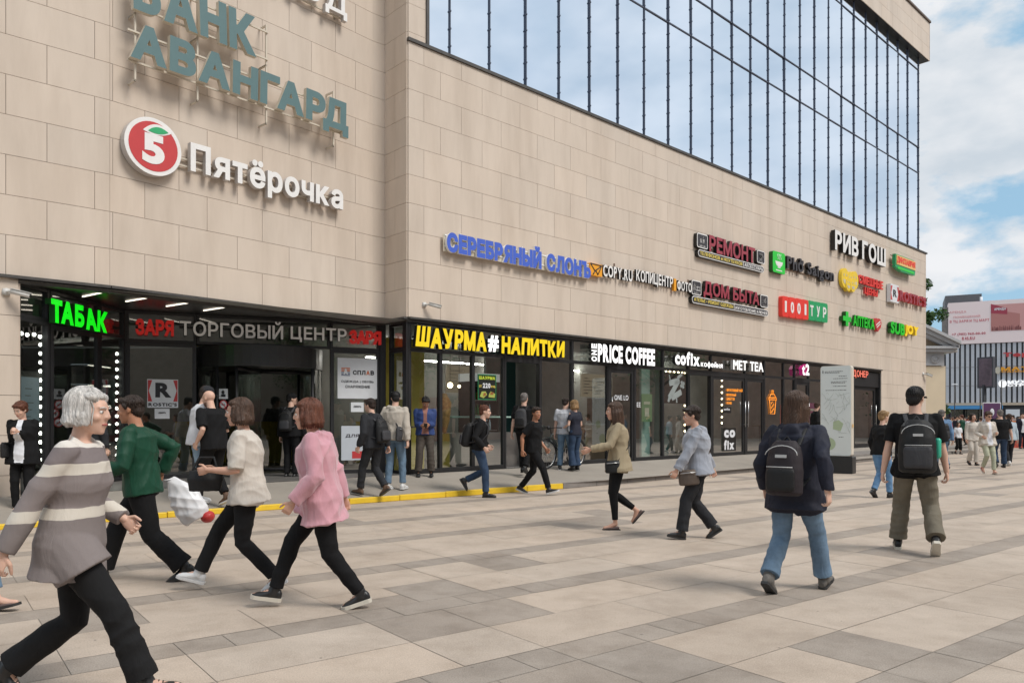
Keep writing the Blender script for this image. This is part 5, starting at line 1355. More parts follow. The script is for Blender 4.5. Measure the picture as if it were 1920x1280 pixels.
# tall screen on a mast before the striped building
t = empty('advertising_mast', label='tall dark advertising screen on a mast before the striped building', cat='advertising screen')
p = at_d(1847, 757, 78); fr = Wall((p.x - .35, p.y + .75), (p.x + .45, p.y - .55))
m = MB(); fr.box(m, 0, fr.L, CZ - (727 - HZ) * 78 / F, CZ - (669 - HZ) * 78 / F, -.5, 0); m.build('screen_box', mat('screen_box', (.055, .055, .065), .5), t)
m = MB(); fr.box(m, fr.L * .12, fr.L * .94, CZ - (724 - HZ) * 78 / F, CZ - (672 - HZ) * 78 / F, 0, .02); m.build('poster_field', mat('dark_mauve_screen', (.12, .08, .10), .5, var=.4, vscale=1.5), t)
m = MB(); m.tube([(p.x, p.y + .2, 0), (p.x, p.y + .2, 5)], .16, 8); m.build('mast', M_DARK, t)
t = empty('street_poster', label='purple poster board standing in front of the far crowd', cat='poster board')
p = at_d(1860, 800, 60); m = MB(); m.abox(p.x - .65, p.x + .65, p.y, p.y + .1, 1.5, 2.75); m.build('board', mat('purple_board', srgb(96, 60, 98), .5), t)
m = MB(); m.abox(p.x - .7, p.x + .7, p.y + .02, p.y + .08, 1.42, 2.82); m.abox(p.x - .05, p.x + .05, p.y + .03, p.y + .07, 0, 1.42); m.build('frame', P_PAPER, t)
m = MB(); m.ball((p.x, p.y - .01, 2.05), .18, .02, .3, 10); m.build('pale_bottle_print', P_PAPER, t)
for k, px in enumerate((1790, 1838, 1878)):
    pl = at_d(px, 800, 86 - 4 * (k % 3)); t = empty('street_lamp', (pl.x, pl.y, 0), label='slim grey lamp post before the striped building', cat='street lamp', group='lamp posts before the striped building')
    m = MB(); m.tube([(0, 0, 0), (0, 0, 5.5)], .06, 6); m.build('post', M_TRIM, t); m = MB(); m.box((-.3, -.06, 5.4), (.6, 0, 0), (0, .12, 0), (0, 0, .1)); m.build('lamp_head', P_PAPER, t)
t = empty('planter_box', label='red patterned barrier panel at the right edge beside the far crowd', cat='barrier'); p = at_d(1908, 838, 40)
m = MB(); m.abox(p.x - .5, p.x + 1.4, p.y, p.y + .1, 0, .95); m.build('panel', mat('red_pattern', srgb(186, 84, 70), .6, var=.5, vscale=9), t)
m = MB(); m.abox(p.x - .55, p.x + 1.45, p.y - .02, p.y + .12, .95, 1.0); m.build('frame', P_PAPER, t)

# ------------------------------------------------------------------ the other side of the square, seen as reflections in the glass
def block(label, P, Q, h, wallm, winm, st=3.2, bay=3.0, dep=12):
    fr = Wall(P, Q); t = empty('brick_building', label=label, cat='building')
    m = MB(); fr.box(m, 0, fr.L, 0, h, -dep, 0); m.build('wall', wallm, t)
    z = 4.2
    wm = MB(); wm.box(fr.pt(0, 0, .0), fr.pt(1.3, 0) - fr.pt(0, 0), (0, 0, 1.8), fr.pt(0, 0, .04) - fr.pt(0, 0)); me = wm.mesh('window'); me.materials.append(winm)
    while z < h - 2:
        u = 1.2
        while u < fr.L - 2:
            ob = bpy.data.objects.new('window', me); COL.objects.link(ob); ob.parent = t; ob.location = fr.pt(u, z) - fr.pt(0, 0); u += bay
        z += st
    m = MB(); fr.box(m, 0, fr.L, 3.3, 3.7, 0, .3); fr.box(m, 0, fr.L, h - .3, h, 0, .3); m.build('cornice', M_GR2, t)
    m = MB(); fr.box(m, .5, fr.L - .5, .3, 3.2, 0, .05); m.build('shop_glazing', M_DARK, t)
M_GR2 = mat('pale_cornice', (.4, .38, .35), .8)
M_BRK = mat('red_brown_brick', (.36, .24, .19), .85, var=.2, vscale=2); M_YBR = mat('ochre_render', (.46, .40, .32), .85, var=.1)
M_WIN = mat('grey_window', (.22, .24, .27), .2)
block('red brown brick block across the square to the right', (40, -34), (58, 44), 15, M_BRK, M_WIN)
block('ochre rendered block across the square behind the viewer', (-40, -44), (38, -46), 15, M_YBR, M_WIN)
for k, (x, y, h) in enumerate(((36, 44, 12), (33, 26, 11), (32, 10, 12), (30, -8, 10.5), (24, -24, 11), (8, -32, 10), (-10, -30, 11))):
    tree('street_tree', (x, y, 0), h, 3.8, 'street tree in the row on the far side of the square', 2600, 20 + k, 'street trees across the square')
m = MB(); m.abox(34, 36, 6, 12, 0, 3); t = m.build('kiosk', mat('kiosk_red', (.35, .03, .04), .5)); tag(t, 'dark red kiosk across the square', 'kiosk')
# ------------------------------------------------------------------ people
def solid(mb, voxel, smooth=5, sub=0):
    """one continuous skin from overlapping volumes: voxel remesh, then smoothing"""
    me = mb.mesh('tmp'); o = bpy.data.objects.new('tmp', me); COL.objects.link(o)
    md = o.modifiers.new('r', 'REMESH'); md.mode = 'VOXEL'; md.voxel_size = voxel; md.use_smooth_shade = True
    if smooth:
        sm = o.modifiers.new('s', 'SMOOTH'); sm.factor = .5; sm.iterations = smooth
    dg = bpy.context.evaluated_depsgraph_get()
    r = bpy.data.meshes.new_from_object(o.evaluated_get(dg))
    bpy.data.objects.remove(o); bpy.data.meshes.remove(me)
    return r

def crease(me, amp, seed, freq=(10, 40), zbias=1.0):
    """cloth folds: warped ridges pushed along the normals"""
    n = len(me.vertices)
    if not n or not amp: return
    co = np.zeros(n * 3, np.float32); me.vertices.foreach_get('co', co); co = co.reshape(-1, 3)
    no = np.zeros(n * 3, np.float32); me.vertices.foreach_get('normal', no); no = no.reshape(-1, 3)
    r = np.random.RandomState(seed); d = np.zeros(n)
    for i in range(7):
        f = freq[0] * (freq[1] / freq[0]) ** (i / 6)
        k = r.normal(size=3) * (1, 1, 1.4 * zbias); k = k / np.linalg.norm(k) * f
        q = r.normal(size=3) * 5
        w = np.sin(co @ k + 2.6 * np.sin(co @ q + r.uniform(0, 6)) + r.uniform(0, 6))
        env = (.5 + .5 * np.sin(co @ (r.normal(size=3) * 5) + r.uniform(0, 6))) ** 1.7
        d += (1 - 2 * np.abs(w)) * env / (1 + .25 * i)
    co += no * (d * amp * .46)[:, None]
    me.vertices.foreach_set('co', co.ravel()); me.update()

def cloth(name, col, rough=.85, weave=420, var=.12, vs=5, sheen=0.0, wr=.5, stripes=None):
    if name in MATS: return MATS[name]
    m = mat(name, col, rough, var=var, vscale=vs)
    t = m.node_tree; K = t.links.new; b = t.nodes['Principled BSDF']
    b.inputs['Specular IOR Level'].default_value = .25
    b.inputs['Sheen Weight'].default_value = sheen
    co = t.nodes.new('ShaderNodeTexCoord')
    n = t.nodes.new('ShaderNodeTexNoise'); n.inputs['Scale'].default_value = 9; n.inputs['Detail'].default_value = 3; n.inputs['Distortion'].default_value = .9
    w = t.nodes.new('ShaderNodeTexNoise'); w.inputs['Scale'].default_value = weave; w.inputs['Detail'].default_value = 1
    mg = t.nodes.new('ShaderNodeMapping'); mg.inputs['Scale'].default_value = (1.5, 1.5, .42)
    K(co.outputs['Object'], mg.inputs['Vector']); K(mg.outputs['Vector'], n.inputs['Vector']); K(co.outputs['Object'], w.inputs['Vector'])
    a = t.nodes.new('ShaderNodeMath'); a.operation = 'MULTIPLY_ADD'; a.inputs[1].default_value = .07
    K(w.outputs['Fac'], a.inputs[0]); K(n.outputs['Fac'], a.inputs[2])
    bp = t.nodes.new('ShaderNodeBump'); bp.inputs['Strength'].default_value = wr; bp.inputs['Distance'].default_value = .02
    K(a.outputs[0], bp.inputs['Height']); K(bp.outputs['Normal'], b.inputs['Normal'])
    if stripes:
        sp = t.nodes.new('ShaderNodeSeparateXYZ'); K(co.outputs['Object'], sp.inputs[0])
        wn = t.nodes.new('ShaderNodeTexNoise'); wn.inputs['Scale'].default_value = 7
        K(co.outputs['Object'], wn.inputs['Vector'])
        ad = t.nodes.new('ShaderNodeMath'); ad.operation = 'MULTIPLY_ADD'; ad.inputs[1].default_value = .03
        K(wn.outputs['Fac'], ad.inputs[0]); K(sp.outputs['Z'], ad.inputs[2])
        rp_ = t.nodes.new('ShaderNodeValToRGB'); rp_.color_ramp.interpolation = 'CONSTANT'; e = rp_.color_ramp.elements
        mr = t.nodes.new('ShaderNodeMapRange'); mr.inputs['From Min'].default_value = .7; mr.inputs['From Max'].default_value = 1.7
        K(ad.outputs[0], mr.inputs['Value']); K(mr.outputs['Result'], rp_.inputs['Fac'])
        e[0].position = stripes[0][0] - .7; e[0].color = (*stripes[0][1], 1); e[1].position = stripes[-1][0] - .7; e[1].color = (*stripes[-1][1], 1)
        for z, c in stripes[1:-1]:
            q = e.new(z - .7); q.color = (*c, 1)
        K(rp_.outputs['Color'], b.inputs['Base Color'])
    return m

def skin(name, rgb):
    if name in MATS: return MATS[name]
    m = mat(name, srgb(*rgb), .55, var=.10, vscale=9, bump=.08, bscale=180)
    b = m.node_tree.nodes['Principled BSDF']; b.inputs['Subsurface Weight'].default_value = .08; b.inputs['Subsurface Radius'].default_value = (.02, .008, .004)
    return m
SK = [skin('light_skin', (205, 160, 138)), skin('fair_skin', (212, 172, 152)), skin('tanned_skin', (176, 124, 96))]
M_EYEW = mat('eye_white', (.7, .68, .66), .3); M_EYED = mat('iris_dark', (.05, .035, .03), .2); M_LIP = mat('lip', srgb(168, 96, 90), .5); M_BROW = mat('brow_hair', (.04, .03, .025), .8)

def hairmat(name, rgb):
    if name in MATS: return MATS[name]
    m = mat(name, srgb(*rgb), .5, var=.45, vscale=60, stretch=(1, 1, .12), bump=.7, bscale=120, spec=.4)
    return m

def ik(a, t, l1, l2, pole):
    d = t - a; L_ = min(max(d.length, 1e-4), (l1 + l2) * .999); d = d.normalized()
    x = (l1 * l1 - l2 * l2 + L_ * L_) / (2 * L_); h = math.sqrt(max(l1 * l1 - x * x, 0))
    p = Vector(pole) - d * Vector(pole).dot(d); p = p.normalized() if p.length > 1e-5 else Vector((0, 0, 1))
    return a + d * x + p * h, a + d * L_

def strands(h, k, st, vol, n, mt, parent, seed, hend=None):
    """locks of hair lying over the hair mass"""
    r = random.Random(seed); m = MB()
    for i in range(n):
        a = r.uniform(-math.pi, math.pi); t0 = r.uniform(.05, 1.15); fr_ = abs(a) < 1.0
        lim = {'short': 1.25 if fr_ else 1.95, 'buzz': 1.2 if fr_ else 1.9, 'bun': 1.3 if fr_ else 1.8}.get(st, 1.2 if fr_ else 1.75)
        L_ = r.uniform(.35, .8) if st in ('short', 'buzz', 'bun') else r.uniform(.6, 1.4); t1 = min(lim, t0 + L_); P = []
        if t1 - t0 < .15: continue
        da = r.uniform(-.35, .35)
        for q in range(5):
            t = t0 + (t1 - t0) * q / 4; aa = a + da * q / 4; lift = 1.02 + (.012 if st != 'buzz' else .0) * math.sin(q * .9 + i)
            P.append(h(.083 * vol * math.sin(t) * math.sin(aa) * lift, -.024 + .098 * vol * math.sin(t) * math.cos(aa) * lift, .046 + .090 * vol * math.cos(t) * lift))
        if st in ('bob', 'long') and not fr_ and t1 > 1.2:
            end = (hend if hend else (-.11 if st == 'bob' else -.28)) * r.uniform(.75, 1.05); x, y = math.sin(a + da), math.cos(a + da)
            for q in (.35, .7, 1.0):
                z = .0 + (end) * q; w = 1.06 if q < 1 else r.uniform(.85, 1.1); P.append(h(.086 * x * w * vol, -.022 + .092 * y * w, z))
        w0 = r.uniform(.0028, .0052) * k
        m.limb(P, [w0 * (.5 + .5 * math.sin(math.pi * (q + .6) / (len(P) + .4))) for q in range(len(P))], 4, cap=False)
    m.build('locks', [mt], parent)

BODY_M = [(-.06, .155, .105), (0, .168, .118), (.06, .155, .110), (.12, .150, .106), (.19, .168, .118), (.25, .176, .112), (.285, .150, .085), (.305, .085, .07)]
BODY_F = [(-.06, .165, .11), (0, .176, .120), (.06, .150, .105), (.12, .134, .096), (.19, .150, .118), (.25, .155, .100), (.285, .130, .078), (.305, .075, .062)]
PEOPLE_N = [0]

def person(label, pos, heading=0, H=1.75, sex='m', lod=1, build=1.0, skinm=0, feet=None, lean=3, hands=None, grip=(.5, .5), head=(0, 0),
           top=None, trousers=None, shoes=None, hair=None, hat=None, group=None, palms=None, inner=None, glasses=False, beard=None, twist=0):
    """a figure: continuous body surface, garments and hair as its children.
    feet: (x, y, lift, pitch) left and right; hands: wrist targets left and right (metres at 1.75 m, local: x right, y ahead, z up)"""
    k = H / 1.75; PEOPLE_N[0] += 1; seed = PEOPLE_N[0]
    root = empty('person', pos, R(-heading), label=label, cat='person', group=group)
    V = lambda x, y, z: Vector((x * k, y * k, z * k))
    BP = BODY_M if sex == 'm' else BODY_F
    vox = {2: .0062, 1: .009, 0: .018}[lod]; nseg = {2: 18, 1: 14, 0: 9}[lod]
    feet = feet or ((-.09, 0, 0, 0), (.09, 0, 0, 0)); fl = []
    for (x, y, z, p) in feet:
        c, s_ = math.cos(R(p)), math.sin(R(p)); f = Vector((0, c, -s_)); u = Vector((0, s_, c))
        ank = (Vector((x * k, (y + .13) * k, z * k)) - f * .13 * k + u * .082 * k) if p >= 0 else (Vector((x * k, (y - .05) * k, z * k)) + f * .05 * k + u * .082 * k)
        fl.append((ank, f, u))
    lth, lsh = .248 * H, .238 * H
    hz_ = .535 * H
    hx = .088 * k * (1.0 if sex == 'm' else 1.02)
    for sgn, (ank, f, u) in zip((-1, 1), fl):
        dx, dy = ank.x - sgn * hx, ank.y; Lm = (lth + lsh) * .992
        hz_ = min(hz_, ank.z + math.sqrt(max(Lm * Lm - dx * dx - dy * dy, .04)))
    hip = Vector((0, 0, hz_)); cl, sl = math.cos(R(lean)), math.sin(R(lean))
    up, fw = Vector((0, sl, cl)), Vector((0, cl, -sl)); rt = Vector((1, 0, 0))
    T = lambda z, y=0, x=0: hip + up * (z * H) + fw * (y * k) + rt * (x * k)
    ct, st_ = math.cos(R(twist)), math.sin(R(twist)); rs = Vector((ct, st_ * cl, -st_ * sl))
    legs = []
    for sgn, (ank, f, u) in zip((-1, 1), fl):
        hj = hip + Vector((sgn * hx, 0, 0)); kn, an = ik(hj, ank, lth, lsh, (sgn * .05, 1, .15)); legs.append((hj, kn, an))
    shw = (.182 if sex == 'm' else .158) * k * (.6 + .4 * build)
    hands = hands or ((-.25, .02, .80), (.25, .02, .80)); arms = []
    for sgn, hd in zip((-1, 1), hands):
        sj = T(.272) + rs * sgn * shw; pole = (sgn * .35, -1, -.25) if len(hd) < 4 else hd[3]
        el, wr = ik(sj, V(*hd[:3]), .168 * H, .148 * H, pole); arms.append((sj, el, wr))
    hyaw, hpit = head
    HM = Matrix.Rotation(R(-hyaw), 3, 'Z') @ Matrix.Rotation(R(-hpit), 3, 'X')
    nb = T(.30, -.005); hc = nb + up * (.052 * H) + fw * .018 * k + HM @ V(0, .012, .072)
    h = lambda x, y, z: hc + HM @ V(x, y, z)
    hv = lambda x, y, z: HM @ V(x, y, z)
    # ---- body: torso, neck, head, arms and legs in one skin
    b = MB(); bs = build
    b.loft([(T(z, .0), rt * rx * k * (.80 if z < .1 else .88) * bs, fw * ry * k * (.78 if z < .1 else .88) * bs) for z, rx, ry in [(max(z, -.03), rx, ry) for z, rx, ry in BP]], nseg)
    nr = .058 if sex == 'm' else .048
    b.limb([T(.275, -.01), nb + up * .02 * H, h(0, -.02, -.05)], [nr * 1.25 * k, nr * k, nr * .95 * k], nseg)
    b.ball(h(0, -.014, .036), .076 * k, .097 * k, .086 * k, nseg + 2, M=HM)
    fr_ = [(.062, .064, .074, .012), (.03, .066, .078, .016), (0, .064, .080, .018), (-.035, .059, .076, .020), (-.068, .049, .066, .026), (-.092, .037, .050, .036), (-.108, .022, .030, .046)]
    b.loft([(h(0, y0, z), hv(rx, 0, 0), hv(0, ry, 0)) for z, rx, ry, y0 in reversed(fr_)], nseg + 2)
    if lod:
        b.limb([h(0, .088, .028), h(0, .101, .004), h(0, .106, -.016)], [.008 * k, .010 * k, .0115 * k], 8); 
        for e in (-1, 1):
            b.ball(h(e * .013, .100, -.018), .010 * k, .012 * k, .009 * k, 8, M=HM)
            b.ball(h(e * .073, -.006, .002), .010 * k, .020 * k, .031 * k, 10, M=HM @ Matrix.Rotation(R(e * 14), 3, 'Z'))
            b.limb([h(e * .012, .086, .034), h(e * .045, .077, .036)], .0075 * k, 6)
            b.ball(h(e * .040, .062, -.02), .022 * k, .026 * k, .022 * k, 10, M=HM)
        b.ball(h(0, .083, -.058), .026 * k, .014 * k, .015 * k, 10, M=HM); b.ball(h(0, .070, -.095), .024 * k, .018 * k, .016 * k, 10, M=HM)
    ar = (.047, .042, .037, .040, .030, .025) if sex == 'm' else (.041, .036, .032, .035, .026, .022)
    for sj, el, wr in arms:
        b.limb([sj, sj.lerp(el, .5), el, el.lerp(wr, .28), el.lerp(wr, .75), wr + (wr - el).normalized() * .01 * k], [r * k * (.7 + .3 * bs) for r in ar], nseg)
    for (hj, kn, an) in legs:
        b.limb([hj, hj.lerp(kn, .5), kn, kn.lerp(an, .3), kn.lerp(an, .8), an], [.066 * k, .056 * k, .042 * k, .044 * k, .031 * k, .030 * k], nseg)
    for ank, f, u in fl: b.limb([ank, ank + f * .09 * k - u * .045 * k, ank + f * .15 * k - u * .055 * k], [.034 * k, .03 * k, .022 * k], 8)
    bm_me = solid(b, vox, 4)
    # hands: palm, four bent fingers of different length and a thumb, fused into the wrist
    for i, (sj, el, wr) in enumerate(arms):
        sgn = -1 if i == 0 else 1
        d = (wr - el).normalized(); d = (d + Vector((0, 0, -.25))).normalized() if palms is None or palms[i] is None else Vector(palms[i][0]).normalized()
        pn = Vector((-sgn, .15, 0)) if palms is None or palms[i] is None else Vector(palms[i][1])
        pn = (pn - d * pn.dot(d)).normalized(); sd = d.cross(pn).normalized()
        if sd.y < 0 and abs(sd.y) > .2: sd = -sd             # sd points to the thumb side
        if palms is not None and palms[i] is not None and len(palms[i]) > 2: sd = sd * palms[i][2]
        hb = MB(); hk = k * (1.0 if sex == 'm' else .92); g = grip[i]
        hb.loft([(wr - d * .03 * hk, sd * .024 * hk, pn * .019 * hk), (wr, sd * .026 * hk, pn * .019 * hk), (wr + d * .03 * hk, sd * .037 * hk, pn * .016 * hk), (wr + d * .065 * hk, sd * .041 * hk, pn * .0145 * hk), (wr + d * .088 * hk, sd * .038 * hk, pn * .012 * hk)], 12)
        if lod:
            for q, (off, ln) in enumerate(((.030, .072), (.0105, .082), (-.0095, .076), (-.029, .060))):
                p0 = wr + d * .084 * hk + sd * off * hk; a = R(18 + 62 * g); P = [p0 - d * .012 * hk, p0]; dd = d + sd * off * 1.4; dd.normalize()
                ang = 0
                for seg in (.44, .32, .26):
                    ang += a * (.75 if seg == .44 else 1); v = dd * math.cos(ang) + pn * math.sin(ang); P.append(P[-1] + v * ln * seg * hk)
                hb.limb(P, [.0095 * hk, .0092 * hk, .0086 * hk, .0078 * hk, .0066 * hk], 8)
            p0 = wr + d * .022 * hk + sd * .026 * hk; v1 = (d * .62 + sd * .7 + pn * .25).normalized(); v2 = (d * .85 + sd * .2 + pn * (.3 + .4 * g)).normalized()
            hb.limb([p0 - v1 * .01 * hk, p0 + v1 * .036 * hk, p0 + v1 * .036 * hk + v2 * .034 * hk, p0 + v1 * .036 * hk + v2 * .058 * hk], [.015 * hk, .012 * hk, .0105 * hk, .008 * hk], 8)
        else: hb.limb([wr + d * .08 * hk, wr + d * .12 * hk + pn * .01, wr + d * .15 * hk + pn * .03], [.028 * hk, .026 * hk, .02 * hk], 8)
        hm = solid(hb, .0042 if lod == 2 else (.006 if lod else .014), 2)
        n0 = len(bm_me.vertices)
        bb = bmesh.new(); bb.from_mesh(bm_me); bb.from_mesh(hm); bb.to_mesh(bm_me); bb.free(); bpy.data.meshes.remove(hm)
    for p in bm_me.polygons: p.use_smooth = True
    link('body', bm_me, SK[skinm], root)
    if lod:
        for e in (-1, 1):
            m = MB(); m.ball(h(e * .031, .0815, .010), .0125 * k, .010 * k, .0095 * k, 10, 0, HM); m.ball(h(e * .031, .0885, .010), .0062 * k, .0045 * k, .0062 * k, 8, 1, HM); m.build('eye', [M_EYEW, M_EYED], root)
            m = MB(); m.limb([h(e * .014, .098, .030), h(e * .032, .096, .036), h(e * .050, .084, .031)], [.0035 * k, .0042 * k, .0025 * k], 6); m.build('eyebrow', hair['m'] if hair and hair.get('brow') else M_BROW, root)
        m = MB(); m.limb([h(-.022, .088, -.056), h(0, .097, -.055), h(.022, .088, -.056)], [.004 * k, .0072 * k, .004 * k], 8); m.build('lips', M_LIP, root)
    if glasses:
        m = MB()
        for e in (-1, 1): m.disc(h(e * .033, .103, .010), hv(.024, 0, 0), hv(0, 0, .018), 14, 0, hv(0, .004, 0)); m.tube([h(e * .055, .100, .014), h(e * .078, -.01, .012)], .003 * k, 5)
        m.tube([h(-.012, .105, .014), h(.012, .105, .014)], .003 * k, 5); m.build('sunglasses', M_BLACK, root)
    if beard:
        m = MB(); m.loft([(h(0, .028, z), hv(rx, 0, 0), hv(0, ry, 0)) for z, rx, ry in ((-.113, .024, .036), (-.098, .040, .054), (-.075, .053, .064), (-.05, .058, .060), (-.04, .050, .045))], 14); link('beard', solid(m, vox, 2), [beard], root)
    # ---- hair
    if hair and hair['st'] != 'bald':
        m = MB(); st = hair['st']; hv_ = hair.get('vol', 1.0)
        m.ball(h(0, -.024, .046), .083 * k * hv_, .098 * k * hv_, .090 * k * hv_, 18, M=HM)
        m.ball(h(0, -.060, -.005), .070 * k * hv_, .058 * k, .07 * k, 14, M=HM)
        if st != 'buzz':
            for e in (-1, 1): m.ball(h(e * .046, .026, .084), .038 * k, .046 * k, .030 * k, 12, M=HM); m.limb([h(e * .074, .025, .05), h(e * .077, .012, .02)], [.016 * k, .010 * k], 8)
            if st == 'short': m.limb([h(-.05, .062, .092), h(.02, .072, .098), h(.055, .058, .088)], [.024 * k, .027 * k, .022 * k], 10)
            else: m.ball(h(0, .030, .086), .056 * k, .048 * k, .034 * k, 12, M=HM)
        if st in ('bob', 'long'):
            end = hair.get('end', -.09 if st == 'bob' else -.26)
            for q in range(11):
                a = R(-118 + 236 * q / 10); x, y = math.sin(a), -math.cos(a)
                j = rng.uniform(-.012, .012)
                m.limb([h(.066 * x, -.02 + .082 * y, .05), h(.084 * x, -.015 + .088 * y, -.02), h((.086 if st == 'bob' else .080) * x + j, -.02 + .088 * y, end * .6 - .02), h(.070 * x + j, -.025 + .085 * y + j, end + rng.uniform(-.02, .02))], [.024 * k, .026 * k, .026 * k, .012 * k], 8)
            if st == 'long': m.loft([(h(0, -.06, -.02), hv(.075, 0, 0), hv(0, .05, 0)), (h(0, -.075, -.14), hv(.080, 0, 0), hv(0, .042, 0)), (h(0, -.07, -.25), hv(.058, 0, 0), hv(0, .026, 0))], 14)
        if st == 'bun': m.ball(h(0, -.13, .05), .05 * k, .045 * k, .05 * k, 12); m.ball(h(0, -.08, -.03), .06 * k, .05 * k, .07 * k)
        me = solid(m, max(vox, .007) if lod else .018, 2)
        n = len(me.vertices); co = np.zeros(n * 3); me.vertices.foreach_get('co', co); co = co.reshape(-1, 3); no = np.zeros(n * 3); me.vertices.foreach_get('normal', no); no = no.reshape(-1, 3)
        L_ = (co - np.array(hc)) @ np.array(HM); ang = np.arctan2(L_[:, 0], -L_[:, 1])
        d = (np.sin(ang * 34 + 9 * np.sin(L_[:, 2] * 22 + seed)) + .8 * np.sin(ang * 61 + 5 * np.sin(L_[:, 2] * 37))) * .0022 * k + np.sin(L_ @ np.array([31., 23., 27.]) + seed) * .002
        co += no * d[:, None]; me.vertices.foreach_set('co', co.ravel()); me.update()
        ho = link('hair', me, [hair['m']], root)
        if lod and not hat: strands(h, k, st, hv_, {2: 520, 1: 190}[lod], hair['m'], ho, seed, hair.get('end'))
    if hat:
        m = MB(); m.ball(h(0, -.012, .060), .086 * k, .106 * k, .078 * k, 18, M=HM)
        m.loft([(h(0, -.012, .058), hv(.087, 0, 0), hv(0, .107, 0)), (h(0, -.012, .034), hv(.087, 0, 0), hv(0, .107, 0))], 18)
        o_ = link('cap', solid(m, vox, 2), [hat], root)
        P = [(.080 * math.sin(R(a)), .055 + .125 * math.cos(R(a)) ** .7 if abs(a) < 90 else .055) for a in range(-88, 89, 11)]
        m = MB(); ring = [h(x, y + .01, .046 - (y - .05) * .22 - x * x * 2.2) for x, y in P]; m.face(ring); m.face([p - hv(0, 0, .006) for p in reversed(ring)])
        for q in range(len(ring) - 1): m.face([ring[q], ring[q] - hv(0, 0, .006), ring[q + 1] - hv(0, 0, .006), ring[q + 1]])
        m.build('cap_brim', [hat], o_)
    # ---- trousers
    tr = trousers
    w = tr.get('w', 1.0); hemr = tr.get('hem', .062); m = MB()
    wz = tr.get('waist', .085)
    if tr.get('skirt'):
        L_ = tr['skirt']; m.loft([(T(wz), rt * .15 * k, fw * .11 * k), (T(0), rt * .185 * k, fw * .135 * k), (hip - Vector((0, 0, .3 * k)), rt * .2 * k, Vector((0, .17 * k, 0))), (hip - Vector((0, 0, L_ * k)), rt * (.2 + .04) * k, Vector((0, .2 * k, 0)))], 22)
    else:
        m.loft([(T(z, -.004 if z < .03 else 0), rt * (rx + .012) * k * bs, fw * (ry + .012) * k * bs) for z, rx, ry in ((-.052, .125, .095), (-.03, BP[0][1] * .985, BP[0][2] + .004), (0, BP[1][1], BP[1][2]), (.04, BP[2][1] * 1.03, BP[2][2]), (wz, BP[2][1] * .99, BP[2][2]))], nseg + 6)
        cut = tr.get('cut', .93)
        for (hj, kn, an) in legs:
            sg = 1 if hj.x > 0 else -1
            h0 = hj + Vector((sg * .002, 0, .02 * k)); e = kn.lerp(an, cut)
            m.limb([h0, hj.lerp(kn, .3), hj.lerp(kn, .65), kn, kn.lerp(an, .35), kn.lerp(an, .7), e], [.098 * k * (.55 + .45 * w) * (.6 + .4 * bs), .091 * k * w ** .6, .080 * k * w ** .8, .070 * k * w, (.068 * .7 + hemr * .3) * k * w, (.058 * .35 + hemr * .65) * k * w, hemr * k * w], nseg + 2, flat=1.06, cap='start')
    me = solid(m, vox * 1.15, 3); crease(me, tr.get('fold', .008) * k, seed * 7 + 1, zbias=1.6 if not tr.get('skirt') else .2)
    link('skirt' if tr.get('skirt') else 'trousers', me, [tr['m']], root)
    # ---- upper garment
    tp = top; ez = tp.get('ease', .018); hemz = tp.get('hem', -.03); m = MB()
    prof = [p for p in BP if p[0] > hemz + .02]; rx0 = np.interp(hemz, [p[0] for p in BP], [p[1] for p in BP]); ry0 = np.interp(hemz, [p[0] for p in BP], [p[2] for p in BP])
    fl_ = tp.get('flare', .012)
    R_ = [(hemz, rx0 + fl_, ry0 + fl_)] + prof
    m.loft([(T(z, .0 if z < .25 else -.004), (rt if z < .12 else rs) * (rx * bs + ez * (1 if z < .28 else .35)) * k, fw * (ry * bs + ez * (1 if z < .28 else .35)) * k) for z, rx, ry in R_], nseg + 8)
    if hemz < -.05:
        for hj, kn, an in legs:
            dz = -(hemz * H) / max(.05, (hj - kn).length); m.limb([hj + Vector((0, 0, .02 * k)), hj.lerp(kn, min(.6, dz * 1.05))], [(.105 * bs + ez * .5) * k, (.112 * bs + ez * .6 + fl_ * .3) * k], nseg, cap='start')
    if sex == 'f':
        for e in (-1, 1): m.ball(T(.185, .062, e * .066), (.062 + ez * .6) * k, (.058 + ez * .6) * k, .066 * k, 14)
    sl_ = tp.get('sleeve', 1.0); sr = tp.get('sr', .012)
    for sj, el, wr in arms:
        sg = 1 if (sj - T(.272)).dot(rs) > 0 else -1
        fz = (1 if sex == 'm' else .90) * (.6 + .4 * bs)
        m.limb([T(.288, -.012) + rs * sg * .055 * k, T(.280, -.008) + rs * sg * .115 * k, sj + (el - sj).normalized() * .01 * k], [(.038 + sr * .25) * k, (.045 + sr * .3) * k * fz, (.052 + sr * .5) * k * fz], nseg)
        a0 = sj - (el - sj).normalized() * .012 * k
        if sl_ >= 1:
            P = [a0, sj.lerp(el, .25), sj.lerp(el, .6), el, el.lerp(wr, .35), el.lerp(wr, .72), el.lerp(wr, min(sl_, 1.0) * .97)]
            rr = [.053, .060, .056, .053, .052, .046, tp.get('cuff', .036)]
        else:
            P = [a0, sj.lerp(el, sl_ * .35), sj.lerp(el, sl_ * .7), sj.lerp(el, sl_)]; rr = [.053, .061, .062, .062]
        m.limb(P, [(r + sr * .55) * k * fz for r in rr], nseg + 2, cap='start')
    if tp.get('hood'):
        m.limb([T(.285, .05, -.085), T(.30, -.05, -.10), T(.285, -.095, 0), T(.30, -.05, .10), T(.285, .05, .085)], [.034 * k, .044 * k, .055 * k, .044 * k, .034 * k], 10)
        m.ball(T(.262, -.115), .085 * k, .045 * k, .085 * k, 14)
    elif tp.get('collar'):
        m.limb([T(.282, .058, -.05), T(.31, -.0, -.072), T(.315, -.05, 0), T(.31, -.0, .072), T(.282, .058, .05)], .02 * k, 8, flat=1.6)
